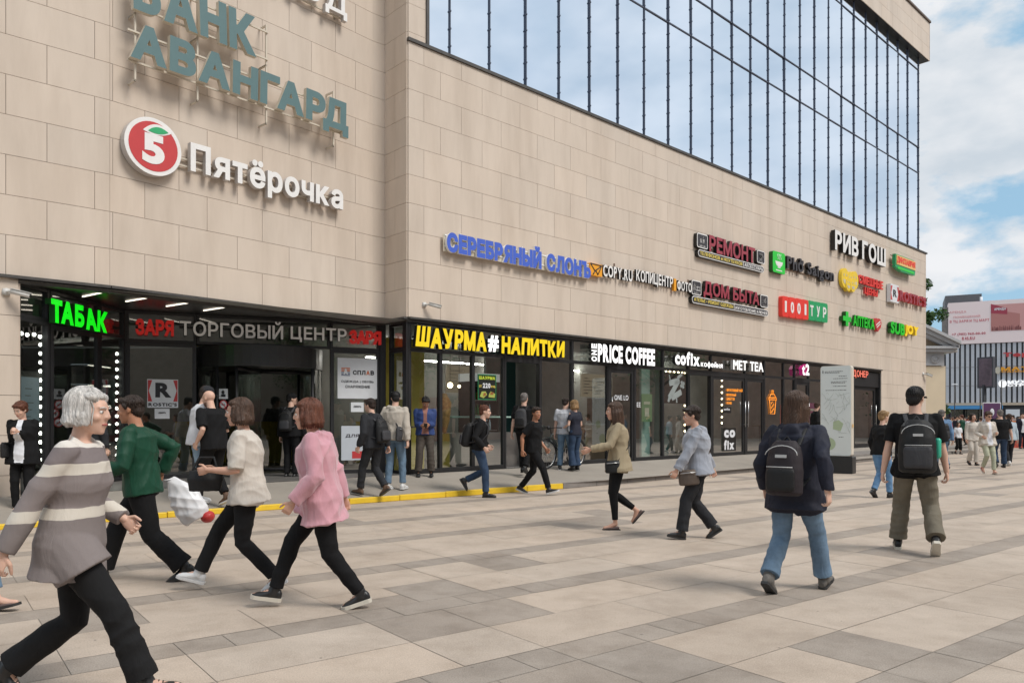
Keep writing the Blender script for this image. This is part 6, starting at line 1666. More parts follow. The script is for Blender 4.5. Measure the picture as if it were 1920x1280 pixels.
    me = solid(m, vox * 1.15, 7); crease(me, tp.get('fold', .012) * k, seed * 13 + 5, zbias=.38)
    mats_ = [tp['m']]
    if inner:                                   # open front: the shirt shows in a strip down the chest
        mats_.append(inner)
        for p in me.polygons:
            c = p.center - T(.12); x = c.dot(rt); y = c.dot(fw)
            if abs(x) < (.055 + .02 * math.sin(p.center.z * 9)) * k and y > .03 * k and p.center.z > T(hemz + .015).z: p.material_index = 1
    g = link(tp.get('name', 'jacket'), me, mats_, root)
    if tp.get('rib'):                           # knitted hem and cuffs
        m = MB(); m.loft([(T(hemz - .008), rt * (rx0 * bs + .008) * k, fw * (ry0 * bs + .008) * k), (T(hemz + .022), rt * (rx0 * bs + ez + .004) * k, fw * (ry0 * bs + ez + .004) * k)], 24); link('hem_band', solid(m, vox * 1.2, 2), [tp['m']], g)
    if tp.get('zip'):
        m = MB(); m.tube([T(z, np.interp(z, [p[0] for p in BP], [p[2] for p in BP]) * bs + ez + .004) for z in np.linspace(hemz + .01, .262, 12)], .006 * k, 6); m.build('zip', tp['zip'], g)
    if tp.get('trim'):
        zz = tp['trim'][1]; m = MB(); m.limb([T(zz, .13, -.15), T(zz, .155, -.05), T(zz, .155, .05), T(zz, .13, .15)], .006 * k, 6); m.build('piping', tp['trim'][0], g)
    # ---- shoes
    for i, (ank, f, u) in enumerate(fl):
        sg = -1 if i == 0 else 1; sd = Vector((1, 0, 0)); so = shoes
        base = ank - u * .082 * k
        q = lambda y, z: base + f * y * k + u * z * k
        m = MB(); sc = .92 if sex == 'f' else 1.0; low = so.get('low')
        if low: rg_ = [(-.058, .018, .022, .018), (-.04, .030, .030, .024), (.02, .031, .026, .020), (.08, .038, .024, .020), (.13, .036, .020, .016), (.165, .022, .014, .010)]
        else: rg_ = [(-.070, .022, .045, .028), (-.052, .034, .055, .044), (0, .036, .060, .052), (.05, .039, .048, .040), (.10, .046, .036, .030), (.15, .044, .029, .024), (.185, .026, .022, .014)]
        m.loft([(q(y * sc, z), sd * rx * k, u * rz * k) for y, rx, z, rz in rg_], 14)
        if not low: m.limb([ank + u * .028 * k, ank - u * .02 * k + f * .01 * k, ank - u * .035 * k + f * .035 * k], [.044 * k, .046 * k, .04 * k] if not so.get('boot') else [.05 * k, .05 * k, .046 * k], 12)
        if so.get('boot'): m.limb([ank + (legs[i][1] - ank).normalized() * .07 * k, ank - u * .01 * k], .047 * k, 12)
        o_ = link('shoe', solid(m, max(vox * .8, .005), 2), [so['m']], root)
        m = MB(); P = [(-.074, .026), (-.05, .038), (0, .038), (.06, .042), (.11, .048), (.16, .044), (.192, .022)]
        outl = [(x, y * sc) for y, x in P] + [(-x, y * sc) for y, x in reversed(P)]; th = so.get('th', .022)
        topv = [q(y, th) + sd * x * k for x, y in outl]; bot = [q(y, .0) + sd * x * .97 * k for x, y in outl]
        m.face(topv); m.face(list(reversed(bot)))
        for a in range(len(outl)): c = (a + 1) % len(outl); m.face([topv[a], bot[a], bot[c], topv[c]])
        m.build('sole', so.get('sole', so['m']), o_)
        if lod == 2 and not low:
            m = MB()
            for yy in (.045, .065, .085): m.tube([q(yy, .055 + (.085 - yy) * .5) - sd * .024 * k, q(yy + .004, .072 + (.085 - yy) * .5), q(yy, .055 + (.085 - yy) * .5) + sd * .024 * k], .004 * k, 5)
            m.build('laces', so.get('lace', so['m']), o_)
    return dict(root=root, T=T, k=k, rt=rt, fw=fw, up=up, arms=arms, legs=legs, h=h, hip=hip, bs=bs, fl=fl, M=lambda p: root.matrix_basis @ p)

def place_local(o, P):
    o.location = P['root'].location; o.rotation_euler = P['root'].rotation_euler
def backpack(P, label, m1, m2, w=.30, hgt=.46, dep=.17, z=.145, tilt=0, cat='backpack', accent=None, straps=True, off=.0):
    t = empty('backpack', label=label, cat=cat); place_local(t, P); T, k = P['T'], P['k']
    y0 = -.118 - dep * .5 - .03 - off
    m = MB(); zs = hgt / 1.75 / 2
    m.loft([(T(z + a * zs, y0 + yy * dep), P['rt'] * w * .5 * x * k, P['fw'] * dep * .5 * y * k) for a, x, y, yy in ((-1, .80, .7, .02), (-.9, .98, 1.0, 0), (-.3, 1.0, 1.08, 0), (.3, .95, .95, .03), (.75, .82, .75, .1), (.98, .52, .45, .16))], 22)
    me = solid(m, .010, 3); crease(me, .006, 77); link('bag_body', me, [m1], t)
    m = MB(); m.loft([(T(z + a * zs, y0 - dep * .5 - .005), P['rt'] * w * .38 * x * k, P['fw'] * .035 * y * k) for a, x, y in ((-.82, .9, .8), (-.7, 1, 1), (-.15, 1, 1), (-.02, .9, .6))], 18); me = solid(m, .010, 3); link('pocket', me, [m2], t)
    m = MB(); m.tube([T(z + .02 * zs, y0 - dep * .5 - .035, -w * .34), T(z + .02 * zs, y0 - dep * .5 - .04, 0), T(z + .02 * zs, y0 - dep * .5 - .035, w * .34)], .004, 5); m.tube([T(z + (.42 + .36 * math.cos(a)) * zs, y0 - dep * (.50 - .14 * math.cos(a)), w * .42 * math.sin(a)) for a in np.linspace(-1.5, 1.5, 11)], .004, 5); m.build('zip', accent or M_TRIM, t)
    if accent:
        m = MB(); m.box(T(z + .35 * zs, y0 - dep * .55, -.045), P['rt'] * .09 * k, P['up'] * .025 * k, P['fw'] * .008); m.build('patch', accent, t)
    if straps:
        for e in (-1, 1):
            m = MB(); m.limb([T(z + .85 * zs, y0 + dep * .45, e * .085), T(.302, -.05, e * .10), T(.300, .03, e * .115), T(.25, .125, e * .125), T(.17, .135, e * .135), T(.10, .06, e * .165), T(z - .6 * zs, y0 + dep * .4, e * w * .40)], .022 * k, 8, flat=.45); m.build('strap', m2, t)
        m = MB(); m.limb([T(z + .95 * zs, y0 + .05, -.03), T(z + 1.12 * zs, y0 + .06, 0), T(z + .95 * zs, y0 + .05, .03)], .008, 6); m.build('carry_loop', m2, t)
    return t
def shoulderbag(P, label, m1, side=1, z=-.02, y=.03, w=.30, hgt=.22, dep=.11, strap=True, out=.235, cross=True, cat='shoulder bag'):
    t = empty('shoulder_bag', label=label, cat=cat); place_local(t, P); T, k = P['T'], P['k']
    c = T(z, y, side * out); m = MB()
    m.loft([(c + P['up'] * a * hgt * .5 * k, P['fw'] * w * .5 * x * k, P['rt'] * dep * .5 * q * k) for a, x, q in ((-1, .85, .7), (-.85, 1, 1), (0, 1, 1.05), (.7, .95, .9), (1, .88, .5))], 18)
    me = solid(m, .009, 3); crease(me, .006, 31); link('bag_body', me, [m1], t)
    m = MB(); m.tube([c + P['up'] * hgt * .32 * k + P['rt'] * side * (dep * .5 + .004) - P['fw'] * w * .38, c + P['up'] * hgt * .30 * k + P['rt'] * side * (dep * .5 + .006) + P['fw'] * w * .38], .005, 5); m.build('zip', M_STEEL, t)
    if strap:
        e = -side if cross else side
        m = MB(); m.limb([c + P['up'] * hgt * .5 * k - P['fw'] * w * .35, T(.12, -.145, side * .10), T(.24, -.13, e * .05), T(.300, -.04, e * .10), T(.298, .03, e * .10), T(.22, .135, e * .04), T(.10, .14, side * .11), c + P['up'] * hgt * .5 * k + P['fw'] * w * .35], .014 * k, 8, flat=.5); m.build('strap', m1, t)
    return t
# ------------------------------------------------------------------ the cast
C_BLACK = cloth('black_cotton', (.007, .007, .008)); C_BLK2 = cloth('soft_black_jersey', (.011, .011, .012)); C_DGREY = cloth('dark_grey_twill', (.026, .027, .031))
C_JEAN = cloth('blue_denim', (.13, .20, .285), var=.35, vs=4); C_JEANL = cloth('light_denim', (.26, .36, .46), var=.3, vs=4); C_JEAND = cloth('dark_denim', (.035, .06, .11), var=.35, vs=4)
C_GREEN = cloth('dark_green_shell', (.008, .055, .03), .55, sheen=.0); C_CREAM = cloth('cream_jersey', (.58, .53, .47)); C_PINK = cloth('dusty_pink_fleece', (.56, .285, .33), sheen=.5)
C_KHAKI = cloth('khaki_canvas', (.33, .27, .18)); C_HOOD = cloth('pale_grey_fleece', (.30, .32, .37), sheen=.4); C_NAVY = cloth('navy_shell', (.020, .022, .036), .7); C_OLIVE = cloth('olive_khaki_twill', (.17, .15, .115))
C_BROWN = cloth('brown_twill', (.075, .062, .052)); C_ROSE = cloth('rose_brown_tee', (.30, .14, .11)); C_BEIGE = cloth('beige_fleece', (.48, .43, .37)); C_WHITE = cloth('white_tee', (.72, .73, .77)); C_LGREY = cloth('light_grey_tee', (.50, .51, .55))
C_NAVYB = cloth('navy_track_top', (.03, .055, .17), .6); C_DENJ = cloth('denim_jacket_blue', (.13, .22, .36), var=.3); C_SAGE = cloth('sage_trousers', (.42, .43, .32)); C_RED = cloth('red_knit', (.45, .05, .04)); C_ORANGE = cloth('orange_knit', (.48, .17, .07)); C_LBLUE = cloth('pale_blue_shirt', (.42, .50, .56))
C_STRIPE = cloth('mauve_and_cream_knit', (.2, .17, .17), wr=.4, weave=200, stripes=[(.7, (.22, .19, .185)), (.965, (.62, .57, .50)), (1.02, (.24, .205, .20)), (1.185, (.64, .59, .52)), (1.245, (.20, .17, .17)), (1.325, (.66, .62, .57))])
S_BLK = mat('black_shoe_leather', (.018, .018, .019), .35); S_WHT = mat('white_trainer', (.66, .66, .66), .5); S_BRN = mat('brown_suede', (.12, .07, .045), .8); S_GRY = mat('grey_boot', (.13, .12, .11), .8); S_SOLE = mat('pale_sole', (.62, .58, .50), .6); S_DSOLE = mat('dark_sole', (.03, .03, .03), .6); S_TAUPE = mat('taupe_flat', (.13, .09, .08), .6); S_RED = mat('red_flat', (.4, .06, .05), .5)
H_GREY = hairmat('grey_white_hair', (196, 192, 188)); H_DK = hairmat('dark_brown_hair', (48, 36, 30)); H_BR = hairmat('brown_hair', (74, 54, 42)); H_AUB = hairmat('auburn_hair', (98, 58, 42)); H_BLK = hairmat('black_hair', (26, 23, 23)); H_BLOND = hairmat('dark_blond_hair', (150, 120, 84)); H_SALT = hairmat('salt_grey_hair', (120, 114, 110)); H_STUB = mat('stubble', srgb(120, 92, 80), .8)
B_BLK = cloth('black_bag_nylon', (.018, .018, .019), .55, sheen=0); B_DGR = cloth('charcoal_bag_nylon', (.05, .05, .055), .6, sheen=0); B_BRN = cloth('brown_bag_leather', (.11, .085, .07), .5, sheen=0); B_PLUM = cloth('plum_black_nylon', (.03, .024, .028), .6, sheen=0); B_GRY = cloth('grey_bag_canvas', (.16, .17, .19), .7)
P_TURQ = paint('turquoise_bottle', (60, 180, 150)); M_SILV = mat('reflective_patch', (.5, .5, .5), .4)
def W(px, py, z=0.0): return at(px, py, z)
def walk(s, front='L', lift=.0, heel=38, x=.075, toe=-14):
    """mid-stride feet: s = distance between the feet"""
    f, b = (s * .5, .0, toe), (-s * .5 - .02, lift, heel)
    a = ((-x, f[0], f[1], f[2]), (x, b[0], b[1], b[2])); c = ((-x, b[0], b[1], b[2]), (x, f[0], f[1], f[2]))
    return a if front == 'L' else c
def swing(a=.22, b=.16, z=.84): return lambda front: (((-.25, -b, z), (.25, a, z + .05)) if front == 'L' else ((-.25, a, z + .05), (.25, -b, z)))

# --- foreground walkers
p = person('grey haired person striding right in a mauve and cream striped jumper, nearest at the left', W(132, 1309), 84, 1.72, 'f', 2, 1.12, 1, feet=walk(.86, 'R', .0, 44), lean=6, hands=((-.24, .18, .92), (.28, -.21, .78)), head=(6, 4),
       top=dict(m=C_STRIPE, hem=-.10, ease=.03, flare=.02, sr=.022, cuff=.04, name='jumper', fold=.012, collar=1), trousers=dict(m=C_BLK2, w=1.02, hem=.078), shoes=dict(m=S_BLK, sole=S_DSOLE), hair=dict(st='bob', m=H_GREY, vol=1.05, brow=1, end=-.06))
p = person('person in a dark green jacket walking left with a white carrier bag', W(268, 1088), -98, 1.76, 'm', 2, 1.08, 2, feet=walk(.80, 'R', .0, 20), lean=7, hands=((-.25, .32, .98), (.29, -.07, .95)), head=(0, 6), grip=(.4, .95),
       top=dict(m=C_GREEN, hem=-.04, ease=.035, flare=.01, sr=.024, cuff=.04, name='jacket', fold=.014, collar=1, trim=(P_YELLOW, .215)), trousers=dict(m=C_BLACK, w=1.16, hem=.085), shoes=dict(m=S_BLK, sole=S_DSOLE, th=.03), hair=dict(st='short', m=H_DK))
bag = empty('carrier_bag', label='white plastic carrier bag with something red in it, swinging behind the green jacket', cat='carrier bag'); place_local(bag, p); wr = p['arms'][1][2]; k = p['k']
m = MB(); c = wr + Vector((.05, -.20, -.26)); a = Vector((0, -.52, -.85)).normalized(); s_ = Vector((0, .85, -.52)).normalized()
m.loft([(c - a * .24, s_ * .03, Vector((.02, 0, 0))), (c - a * .16, s_ * .09, Vector((.05, 0, 0))), (c, s_ * .15, Vector((.085, 0, 0))), (c + a * .16, s_ * .155, Vector((.095, 0, 0))), (c + a * .23, s_ * .12, Vector((.07, 0, 0)))], 20)
me = solid(m, .009, 2); crease(me, .011, 5, (20, 60), .3); link('bag_body', me, [mat('white_plastic_film', (.74, .74, .76), .35, var=.04)], bag)
m = MB(); m.ball(c + a * .25 - s_ * .09, .075, .07, .06, 12); me = solid(m, .008, 2); crease(me, .008, 9); link('red_contents', me, [mat('red_packet', (.45, .03, .03), .4)], bag)
m = MB()
for e in (-.02, .02): m.limb([c - a * .23 + Vector((e, 0, 0)), wr + Vector((e * .4, -.03, -.075)), c - a * .22 + Vector((e, 0, 0)) + s_ * .03], .008, 6)
m.build('bag_handle', mat('white_plastic_film', (.74, .74, .76), .35), bag)
p = person('person in a cream short sleeved top and black trousers walking left', W(466, 1107), -97, 1.70, 'f', 2, 1.10, 0, feet=((-.08, -.30, .0, 26), (.08, .46, .055, -16)), lean=5, hands=((-.16, .30, 1.07), (.15, .30, 1.05)), head=(0, 4), grip=(.5, .8),
       top=dict(m=C_CREAM, hem=-.055, ease=.03, flare=.03, sleeve=.95, sr=.024, name='top', fold=.013), trousers=dict(m=C_BLK2, w=.98, hem=.062), shoes=dict(m=S_WHT, sole=S_WHT, lace=S_GRY), hair=dict(st='bob', m=H_BR))
bag = empty('handbag', label='black soft handbag held in front of the cream top', cat='handbag'); place_local(bag, p); m = MB(); c = Vector((-.02, .36, .98)) * p['k']
m.loft([(c + Vector((0, 0, -.10)), Vector((.07, 0, 0)), Vector((0, .13, 0))), (c, Vector((.085, 0, 0)), Vector((0, .15, 0))), (c + Vector((0, 0, .08)), Vector((.05, 0, 0)), Vector((0, .13, 0)))], 18); me = solid(m, .009, 3); crease(me, .01, 3); link('bag_body', me, [B_BLK], bag)
m = MB(); m.limb([c + Vector((0, -.1, .08)), c + Vector((.05, -.06, .18)), c + Vector((.05, .06, .18)), c + Vector((0, .1, .08))], .010, 6); m.build('bag_handle', [B_BLK], bag)
p = person('person in a dusty pink hooded top and black trousers walking left', W(604, 1138), -99, 1.67, 'f', 2, 1.16, 0, feet=((-.08, -.34, .0, 16), (.08, .40, .04, -10)), lean=8, hands=((-.25, .20, .88), (.26, -.16, .86)), head=(2, 5),
       top=dict(m=C_PINK, hem=-.105, ease=.04, flare=.03, sr=.03, cuff=.045, name='hoodie', hood=1, fold=.018), trousers=dict(m=C_BLACK, w=1.0, hem=.056), shoes=dict(m=S_BLK, sole=S_SOLE, th=.032, lace=S_GRY), hair=dict(st='bob', m=H_AUB, vol=1.03))
p = person('person with shoulder length brown hair in a navy jacket and blue jeans, walking away', W(1490, 1110), 38, 1.74, 'm', 2, 1.14, 1, feet=((-.14, -.30, 0, 34), (.15, .32, 0, -14)), lean=3, hands=((-.30, .12, .86), (.31, -.14, .88)), head=(12, 4),
       top=dict(m=C_NAVY, hem=-.10, ease=.035, flare=.03, sr=.016, cuff=.042, name='jacket', collar=1, hood=1, fold=.016), trousers=dict(m=C_JEAN, w=1.08, hem=.076), shoes=dict(m=S_GRY, sole=S_DSOLE, boot=1), hair=dict(st='long', m=H_BR, vol=1.08))
backpack(p, 'plum black backpack with a pale strip on the navy jacket', B_PLUM, B_BLK, .31, .46, .18, .10, accent=M_SILV, off=.03)
p = person('person in a black cap, black tee and khaki trousers walking away at the right', W(1716, 1036), 24, 1.85, 'm', 2, 1.08, 1, feet=((-.15, .22, 0, -6), (.17, -.30, .02, 42)), lean=2, hands=((-.30, .0, .82), (.30, .10, .80)), head=(22, 0),
       top=dict(m=C_BLACK, hem=-.055, ease=.03, flare=.02, sleeve=.82, sr=.016, name='tee', fold=.012), trousers=dict(m=C_OLIVE, w=1.20, hem=.078, fold=.012), shoes=dict(m=S_BLK, sole=S_SOLE, th=.03), hair=dict(st='buzz', m=H_BLK), hat=C_BLACK)
bp_ = backpack(p, 'big black backpack with a turquoise bottle in its side pocket', B_BLK, B_DGR, .35, .54, .22, .115, accent=M_SILV, off=.02)
m = MB(); q = p['T'](.06, -.19, .19); m.limb([q, q + Vector((0, 0, .16))], .032, 12); m.build('bottle', P_TURQ, bp_)
p = person('person in a khaki jacket and black leggings walking left with one arm out', W(1160, 992), -88, 1.70, 'f', 2, .98, 0, feet=((-.06, .05, 0, 0), (.07, -.36, .10, 48)), lean=3, hands=((-.22, .40, 1.10), (.26, -.10, .86)), head=(-4, 6), grip=(.15, .5),
       top=dict(m=C_KHAKI, hem=-.075, ease=.045, flare=.045, sr=.028, cuff=.042, name='jacket', collar=1, fold=.014), trousers=dict(m=C_BLACK, w=.86, hem=.046, cut=.86, fold=.004), shoes=dict(m=S_TAUPE, sole=S_DSOLE, low=1, th=.012), hair=dict(st='long', m=H_BR))
shoulderbag(p, 'small black bag at the hip of the khaki jacket', B_BLK, -1, -.03, .10, .22, .17, .08, out=.20)
p = person('person in a pale grey hoodie and dark trousers walking left', W(1310, 1010), -84, 1.65, 'f', 2, 1.16, 0, feet=((-.07, .24, 0, -10), (.08, -.28, 0, 34)), lean=5, hands=((-.26, .34, .84), (.28, -.26, .80)), head=(-2, 10),
       top=dict(m=C_HOOD, hem=-.035, ease=.05, flare=.02, sr=.032, cuff=.042, name='hoodie', hood=1, fold=.016, rib=1), trousers=dict(m=C_DGREY, w=1.12, hem=.070), shoes=dict(m=S_BLK, sole=S_DSOLE), hair=dict(st='short', m=H_DK, vol=1.05))
shoulderbag(p, 'brown leather bag at the hip of the grey hoodie', B_BRN, -1, -.045, .16, .26, .20, .10, out=.21)
# --- between kerb and shops
p = person('person in a dark jacket and jeans walking right past the kebab shop', W(898, 932), 92, 1.75, 'm', 1, 1.0, 1, feet=((-.08, -.40, .16, 58), (.08, .14, 0, -2)), lean=8, hands=((-.24, .16, .96), (.24, .12, .94)), head=(4, 6),
       top=dict(m=C_BLK2, hem=-.02, ease=.03, sr=.02, name='jacket', hood=1), trousers=dict(m=C_JEAND, w=1.0, hem=.062), shoes=dict(m=S_BLK, sole=S_DSOLE), hair=dict(st='buzz', m=H_AUB))
backpack(p, 'bulging black backpack on the person passing the kebab shop', B_BLK, B_DGR, .31, .46, .20, .13)
p = person('person in a black tee and black trousers striding right near the yellow kerb end', W(1000, 926), 112, 1.76, 'm', 1, 1.12, 2, feet=((-.10, -.34, 0, 20), (.10, .38, .02, -16)), lean=4, hands=((-.27, .16, .88), (.28, -.12, .86)), head=(38, 2),
       top=dict(m=C_BLACK, hem=-.04, ease=.03, sleeve=.78, sr=.022, name='tee'), trousers=dict(m=C_BLACK, w=1.0, hem=.058), shoes=dict(m=S_BLK, sole=S_WHT, th=.028), hair=dict(st='short', m=H_DK))
p = person('person in a pale grey tee and crossbody bag standing back turned by the bicycle', W(1060, 881, .24), 8, 1.76, 'm', 1, 1.08, 1, feet=((-.13, -.03, 0, 0), (.15, .05, 0, 0)), lean=1, hands=((-.27, .05, .82), (.25, .26, 1.02)), head=(16, 10),
       top=dict(m=C_LGREY, hem=-.035, ease=.03, sleeve=.75, sr=.024, name='tee'), trousers=dict(m=C_JEANL if False else C_JEAN, w=1.06, hem=.07), shoes=dict(m=S_BLK, sole=S_WHT), hair=dict(st='buzz', m=H_DK))
shoulderbag(p, 'grey crossbody bag on the back of the pale grey tee', B_GRY, 1, .06, -.16, .30, .22, .08, out=.09)
p = person('person with curly dark blond hair and navy flared trousers standing beside the grey tee', W(1079, 881, .25), -40, 1.68, 'f', 1, .98, 1, feet=((-.09, 0, 0, 0), (.09, .03, 0, 0)), lean=2, hands=((-.20, .24, 1.05), (.16, .26, 1.05)), head=(-10, 8),
       top=dict(m=C_NAVY, hem=-.03, ease=.02, sleeve=.6, sr=.016, name='top'), trousers=dict(m=C_JEAND, w=1.05, hem=.10), shoes=dict(m=S_BLK, sole=S_DSOLE), hair=dict(st='bob', m=H_BLOND, vol=1.08))
p = person('person in black with a dark backpack entering the open kebab shop door', W(982, 886, .29), 20, 1.76, 'm', 1, 1.05, 1, feet=walk(.3, 'L', 0, 24), lean=2, hands=((-.27, -.04, .82), (.27, .10, .84)),
       top=dict(m=C_BLACK, hem=-.03, ease=.03, sleeve=.8, sr=.022, name='tee'), trousers=dict(m=C_BLACK, w=1.05, hem=.07), shoes=dict(m=S_BLK), hair=dict(st='buzz', m=H_SALT))
backpack(p, 'dark backpack on the person entering the kebab shop', B_DGR, B_BLK, .28, .42, .14, .15)
p = person('person in a navy and blue track top reading a phone against the corner glass', WM.pt(WM.sz(797, 850, .26)[0], .275, .26), 172, 1.70, 'm', 1, 1.04, 2, feet=((-.13, .10, 0, 0), (.15, .12, 0, 0)), lean=-2, hands=((-.07, .27, 1.10), (.08, .27, 1.09)), head=(-10, 38), grip=(.7, .7),
       top=dict(m=C_NAVYB, hem=-.02, ease=.04, sr=.026, cuff=.038, name='track_top'), inner=C_ROSE, trousers=dict(m=C_BROWN, w=1.22, hem=.074, fold=.013), shoes=dict(m=S_BLK, sole=S_DSOLE), hair=dict(st='short', m=H_BLK))
ph = empty('phone', label='phone held by the person leaning at the corner glass', cat='phone'); place_local(ph, p); m = MB(); m.box(Vector((-.035, .33, 1.03)) * p['k'], (.07, 0, 0), (0, .10, .10), (0, -.006, .006)); m.build('handset', M_BLACK, ph)
p = person('person in a beige hoodie and jeans with a dark sling bag, seen from behind', W(740, 917, .16), 14, 1.84, 'm', 1, 1.06, 1, feet=((-.11, -.06, 0, 0), (.12, .08, 0, 0)), lean=3, hands=((-.25, .15, .92), (.27, -.06, .82)), head=(-28, 6),
       top=dict(m=C_BEIGE, hem=-.03, ease=.045, sr=.03, name='hoodie', hood=1, fold=.014), trousers=dict(m=C_JEAN, w=1.0, hem=.062), shoes=dict(m=S_WHT, sole=S_WHT), hair=dict(st='short', m=H_BLK), hat=C_BLACK)
shoulderbag(p, 'dark sling bag across the beige hoodie', B_DGR, 1, .03, -.12, .26, .26, .10, out=.14)
p = person('person in a charcoal jacket with a black backpack walking left by the entrance', W(700, 927, .14), -58, 1.72, 'm', 1, 1.06, 1, feet=((-.09, .24, 0, -8), (.10, -.26, 0, 30)), lean=5, hands=((-.27, .10, .86), (.27, -.12, .84)), head=(-8, 6),
       top=dict(m=C_DGREY, hem=-.045, ease=.04, sr=.028, name='jacket', hood=1), trousers=dict(m=C_DGREY, w=1.08, hem=.064), shoes=dict(m=S_BRN, sole=S_DSOLE, lace=S_SOLE), hair=dict(st='short', m=H_DK))
backpack(p, 'plain black backpack on the charcoal jacket', B_BLK, B_DGR, .30, .44, .17, .13)
p = person('person in a black cap and black jacket standing before the revolving door', W(545, 897, .26), 10, 1.74, 'm', 1, 1.05, 1, lean=2, hands=((-.26, .06, .84), (.26, .08, .84)), head=(60, 4),
       top=dict(m=C_BLACK, hem=-.04, ease=.04, sr=.028, name='jacket'), trousers=dict(m=C_BLACK, w=1.05, hem=.068), shoes=dict(m=S_BLK), hair=dict(st='buzz', m=H_BLK), hat=C_BLACK)
backpack(p, 'black rucksack on the person before the revolving door', B_BLK, B_DGR, .28, .42, .15, .14)
p = person('person in a white tee, light jeans and dark cap greeting a friend by the entrance', W(372, 941, .15), 62, 1.86, 'm', 1, 1.14, 1, feet=((-.12, 0, 0, 0), (.12, -.04, 0, 0)), lean=8, hands=((-.22, .36, 1.20), (.26, .12, .88)), head=(10, 10),
       top=dict(m=C_WHITE, hem=-.05, ease=.04, sleeve=.85, sr=.03, name='tee'), trousers=dict(m=C_JEANL, w=1.06, hem=.068), shoes=dict(m=S_WHT, sole=S_WHT), hair=dict(st='buzz', m=H_DK), hat=C_DGREY)
p = person('bald person in a black tee and black trousers leaning to the white tee', W(402, 946, .14), -62, 1.82, 'm', 1, 1.10, 1, feet=((-.11, .22, 0, 0), (.12, -.16, 0, 22)), lean=8, hands=((-.24, .10, .92), (.20, .30, 1.14)), head=(-6, 10),
       top=dict(m=C_BLACK, hem=-.05, ease=.04, sleeve=.88, sr=.03, name='tee'), trousers=dict(m=C_BLACK, w=1.15, hem=.060, cut=.86), shoes=dict(m=S_BRN, sole=S_WHT, th=.02), hair=dict(st='bald', m=H_STUB), beard=H_STUB)
p = person('red haired person in a black cardigan over white smoking by the stone pier', Vector((-7.0, 11.0, .12)), 168, 1.60, 'f', 1, 1.16, 1, feet=((-.09, 0, 0, 0), (.09, .04, 0, 0)), lean=2, hands=((-.02, .26, 1.28), (.06, .26, 1.27)), head=(18, 22), grip=(.7, .8),
       top=dict(m=C_BLACK, hem=-.09, ease=.045, flare=.03, sr=.026, name='cardigan'), inner=C_WHITE, trousers=dict(m=C_BLACK, w=.98, hem=.056), shoes=dict(m=S_BLK), hair=dict(st='short', m=H_AUB, vol=1.1))
shoulderbag(p, 'black leather shoulder bag of the red haired smoker', B_BLK, 1, .04, .10, .34, .24, .12, out=.20, cross=False)
p = person('person in a grey jacket half hidden behind the striped jumper', W(176, 940, .14), 30, 1.74, 'm', 1, 1.04, 1, lean=2, hands=((-.25, .05, .84), (.26, .05, .82)),
       top=dict(m=C_DGREY, hem=-.03, ease=.035, sr=.026, name='jacket'), trousers=dict(m=C_BLACK, w=1.05, hem=.07), shoes=dict(m=S_BLK), hair=dict(st='short', m=H_DK))
p = person('person in a wine red top and jeans cut off by the left edge', W(-62, 1140), 92, 1.64, 'f', 1, 1.1, 1, feet=walk(.66, 'R', 0, 30), lean=4, hands=((-.24, -.18, .86), (.25, .22, .88)),
       top=dict(m=cloth('wine_red_top', (.20, .03, .05)), hem=-.04, ease=.03, sr=.02, name='top'), trousers=dict(m=C_JEAN, w=1.05, hem=.06, cut=.8), shoes=dict(m=S_TAUPE, low=1, sole=S_DSOLE), hair=dict(st='bob', m=H_BR))
# --- right middle distance
p = person('person in a dark top and bright blue jeans half hidden by the big backpack', W(1652, 933), 60, 1.64, 'f', 1, 1.06, 1, feet=((-.08, -.20, 0, 40), (.08, .16, 0, -6)), lean=5, hands=((-.24, .12, .88), (.24, -.10, .86)), head=(10, 4),
       top=dict(m=C_BLK2, hem=-.04, ease=.03, sr=.02, name='top'), trousers=dict(m=cloth('bright_denim', (.14, .27, .46), var=.3), w=1.02, hem=.06), shoes=dict(m=S_BLK), hair=dict(st='short', m=H_BLOND))
p = person('person with a dark jacket seated at the shopfront left of the map pillar', W(1527, 856, .28), 100, 1.74, 'm', 1, 1.05, 1, lean=6, hands=((-.16, .28, 1.10), (.18, .28, 1.06)), head=(-50, 8),
       top=dict(m=C_BLK2, hem=-.03, ease=.04, sr=.026, name='jacket'), trousers=dict(m=C_DGREY, w=1.05, hem=.07), shoes=dict(m=S_BLK), hair=dict(st='short', m=H_BR))
p['root']['label'] = 'person in a dark jacket standing at the shopfront left of the map pillar'
p = person('person in a blue denim jacket and jeans walking away beyond the black cap', W(1766, 882), 10, 1.76, 'm', 1, 1.08, 1, feet=((-.11, .16, 0, -4), (.12, -.16, 0, 34)), lean=3, hands=((-.27, .06, .82), (.27, -.06, .82)),
       top=dict(m=C_DENJ, hem=-.03, ease=.035, sr=.024, name='jacket', collar=1), trousers=dict(m=C_JEAN, w=1.06, hem=.068), shoes=dict(m=S_BLK), hair=dict(st='buzz', m=H_SALT))
backpack(p, 'black backpack slung on the right of the denim jacket', B_BLK, B_DGR, .28, .44, .15, .11)
p = person('person in a cream jacket, white tee and sage trousers walking towards the viewer in sunglasses', W(1851, 888), 184, 1.70, 'f', 1, 1.06, 0, feet=((-.08, .20, 0, -8), (.08, -.16, .04, 40)), lean=2, hands=((-.14, .22, 1.14), (.22, .18, 1.04)), head=(0, 14), glasses=True,
       top=dict(m=C_CREAM, hem=-.075, ease=.04, flare=.03, sr=.026, name='jacket', collar=1), inner=C_WHITE, trousers=dict(m=C_SAGE, w=.98, hem=.056), shoes=dict(m=S_RED, sole=S_SOLE, low=1), hair=dict(st='short', m=H_BR, vol=1.08))
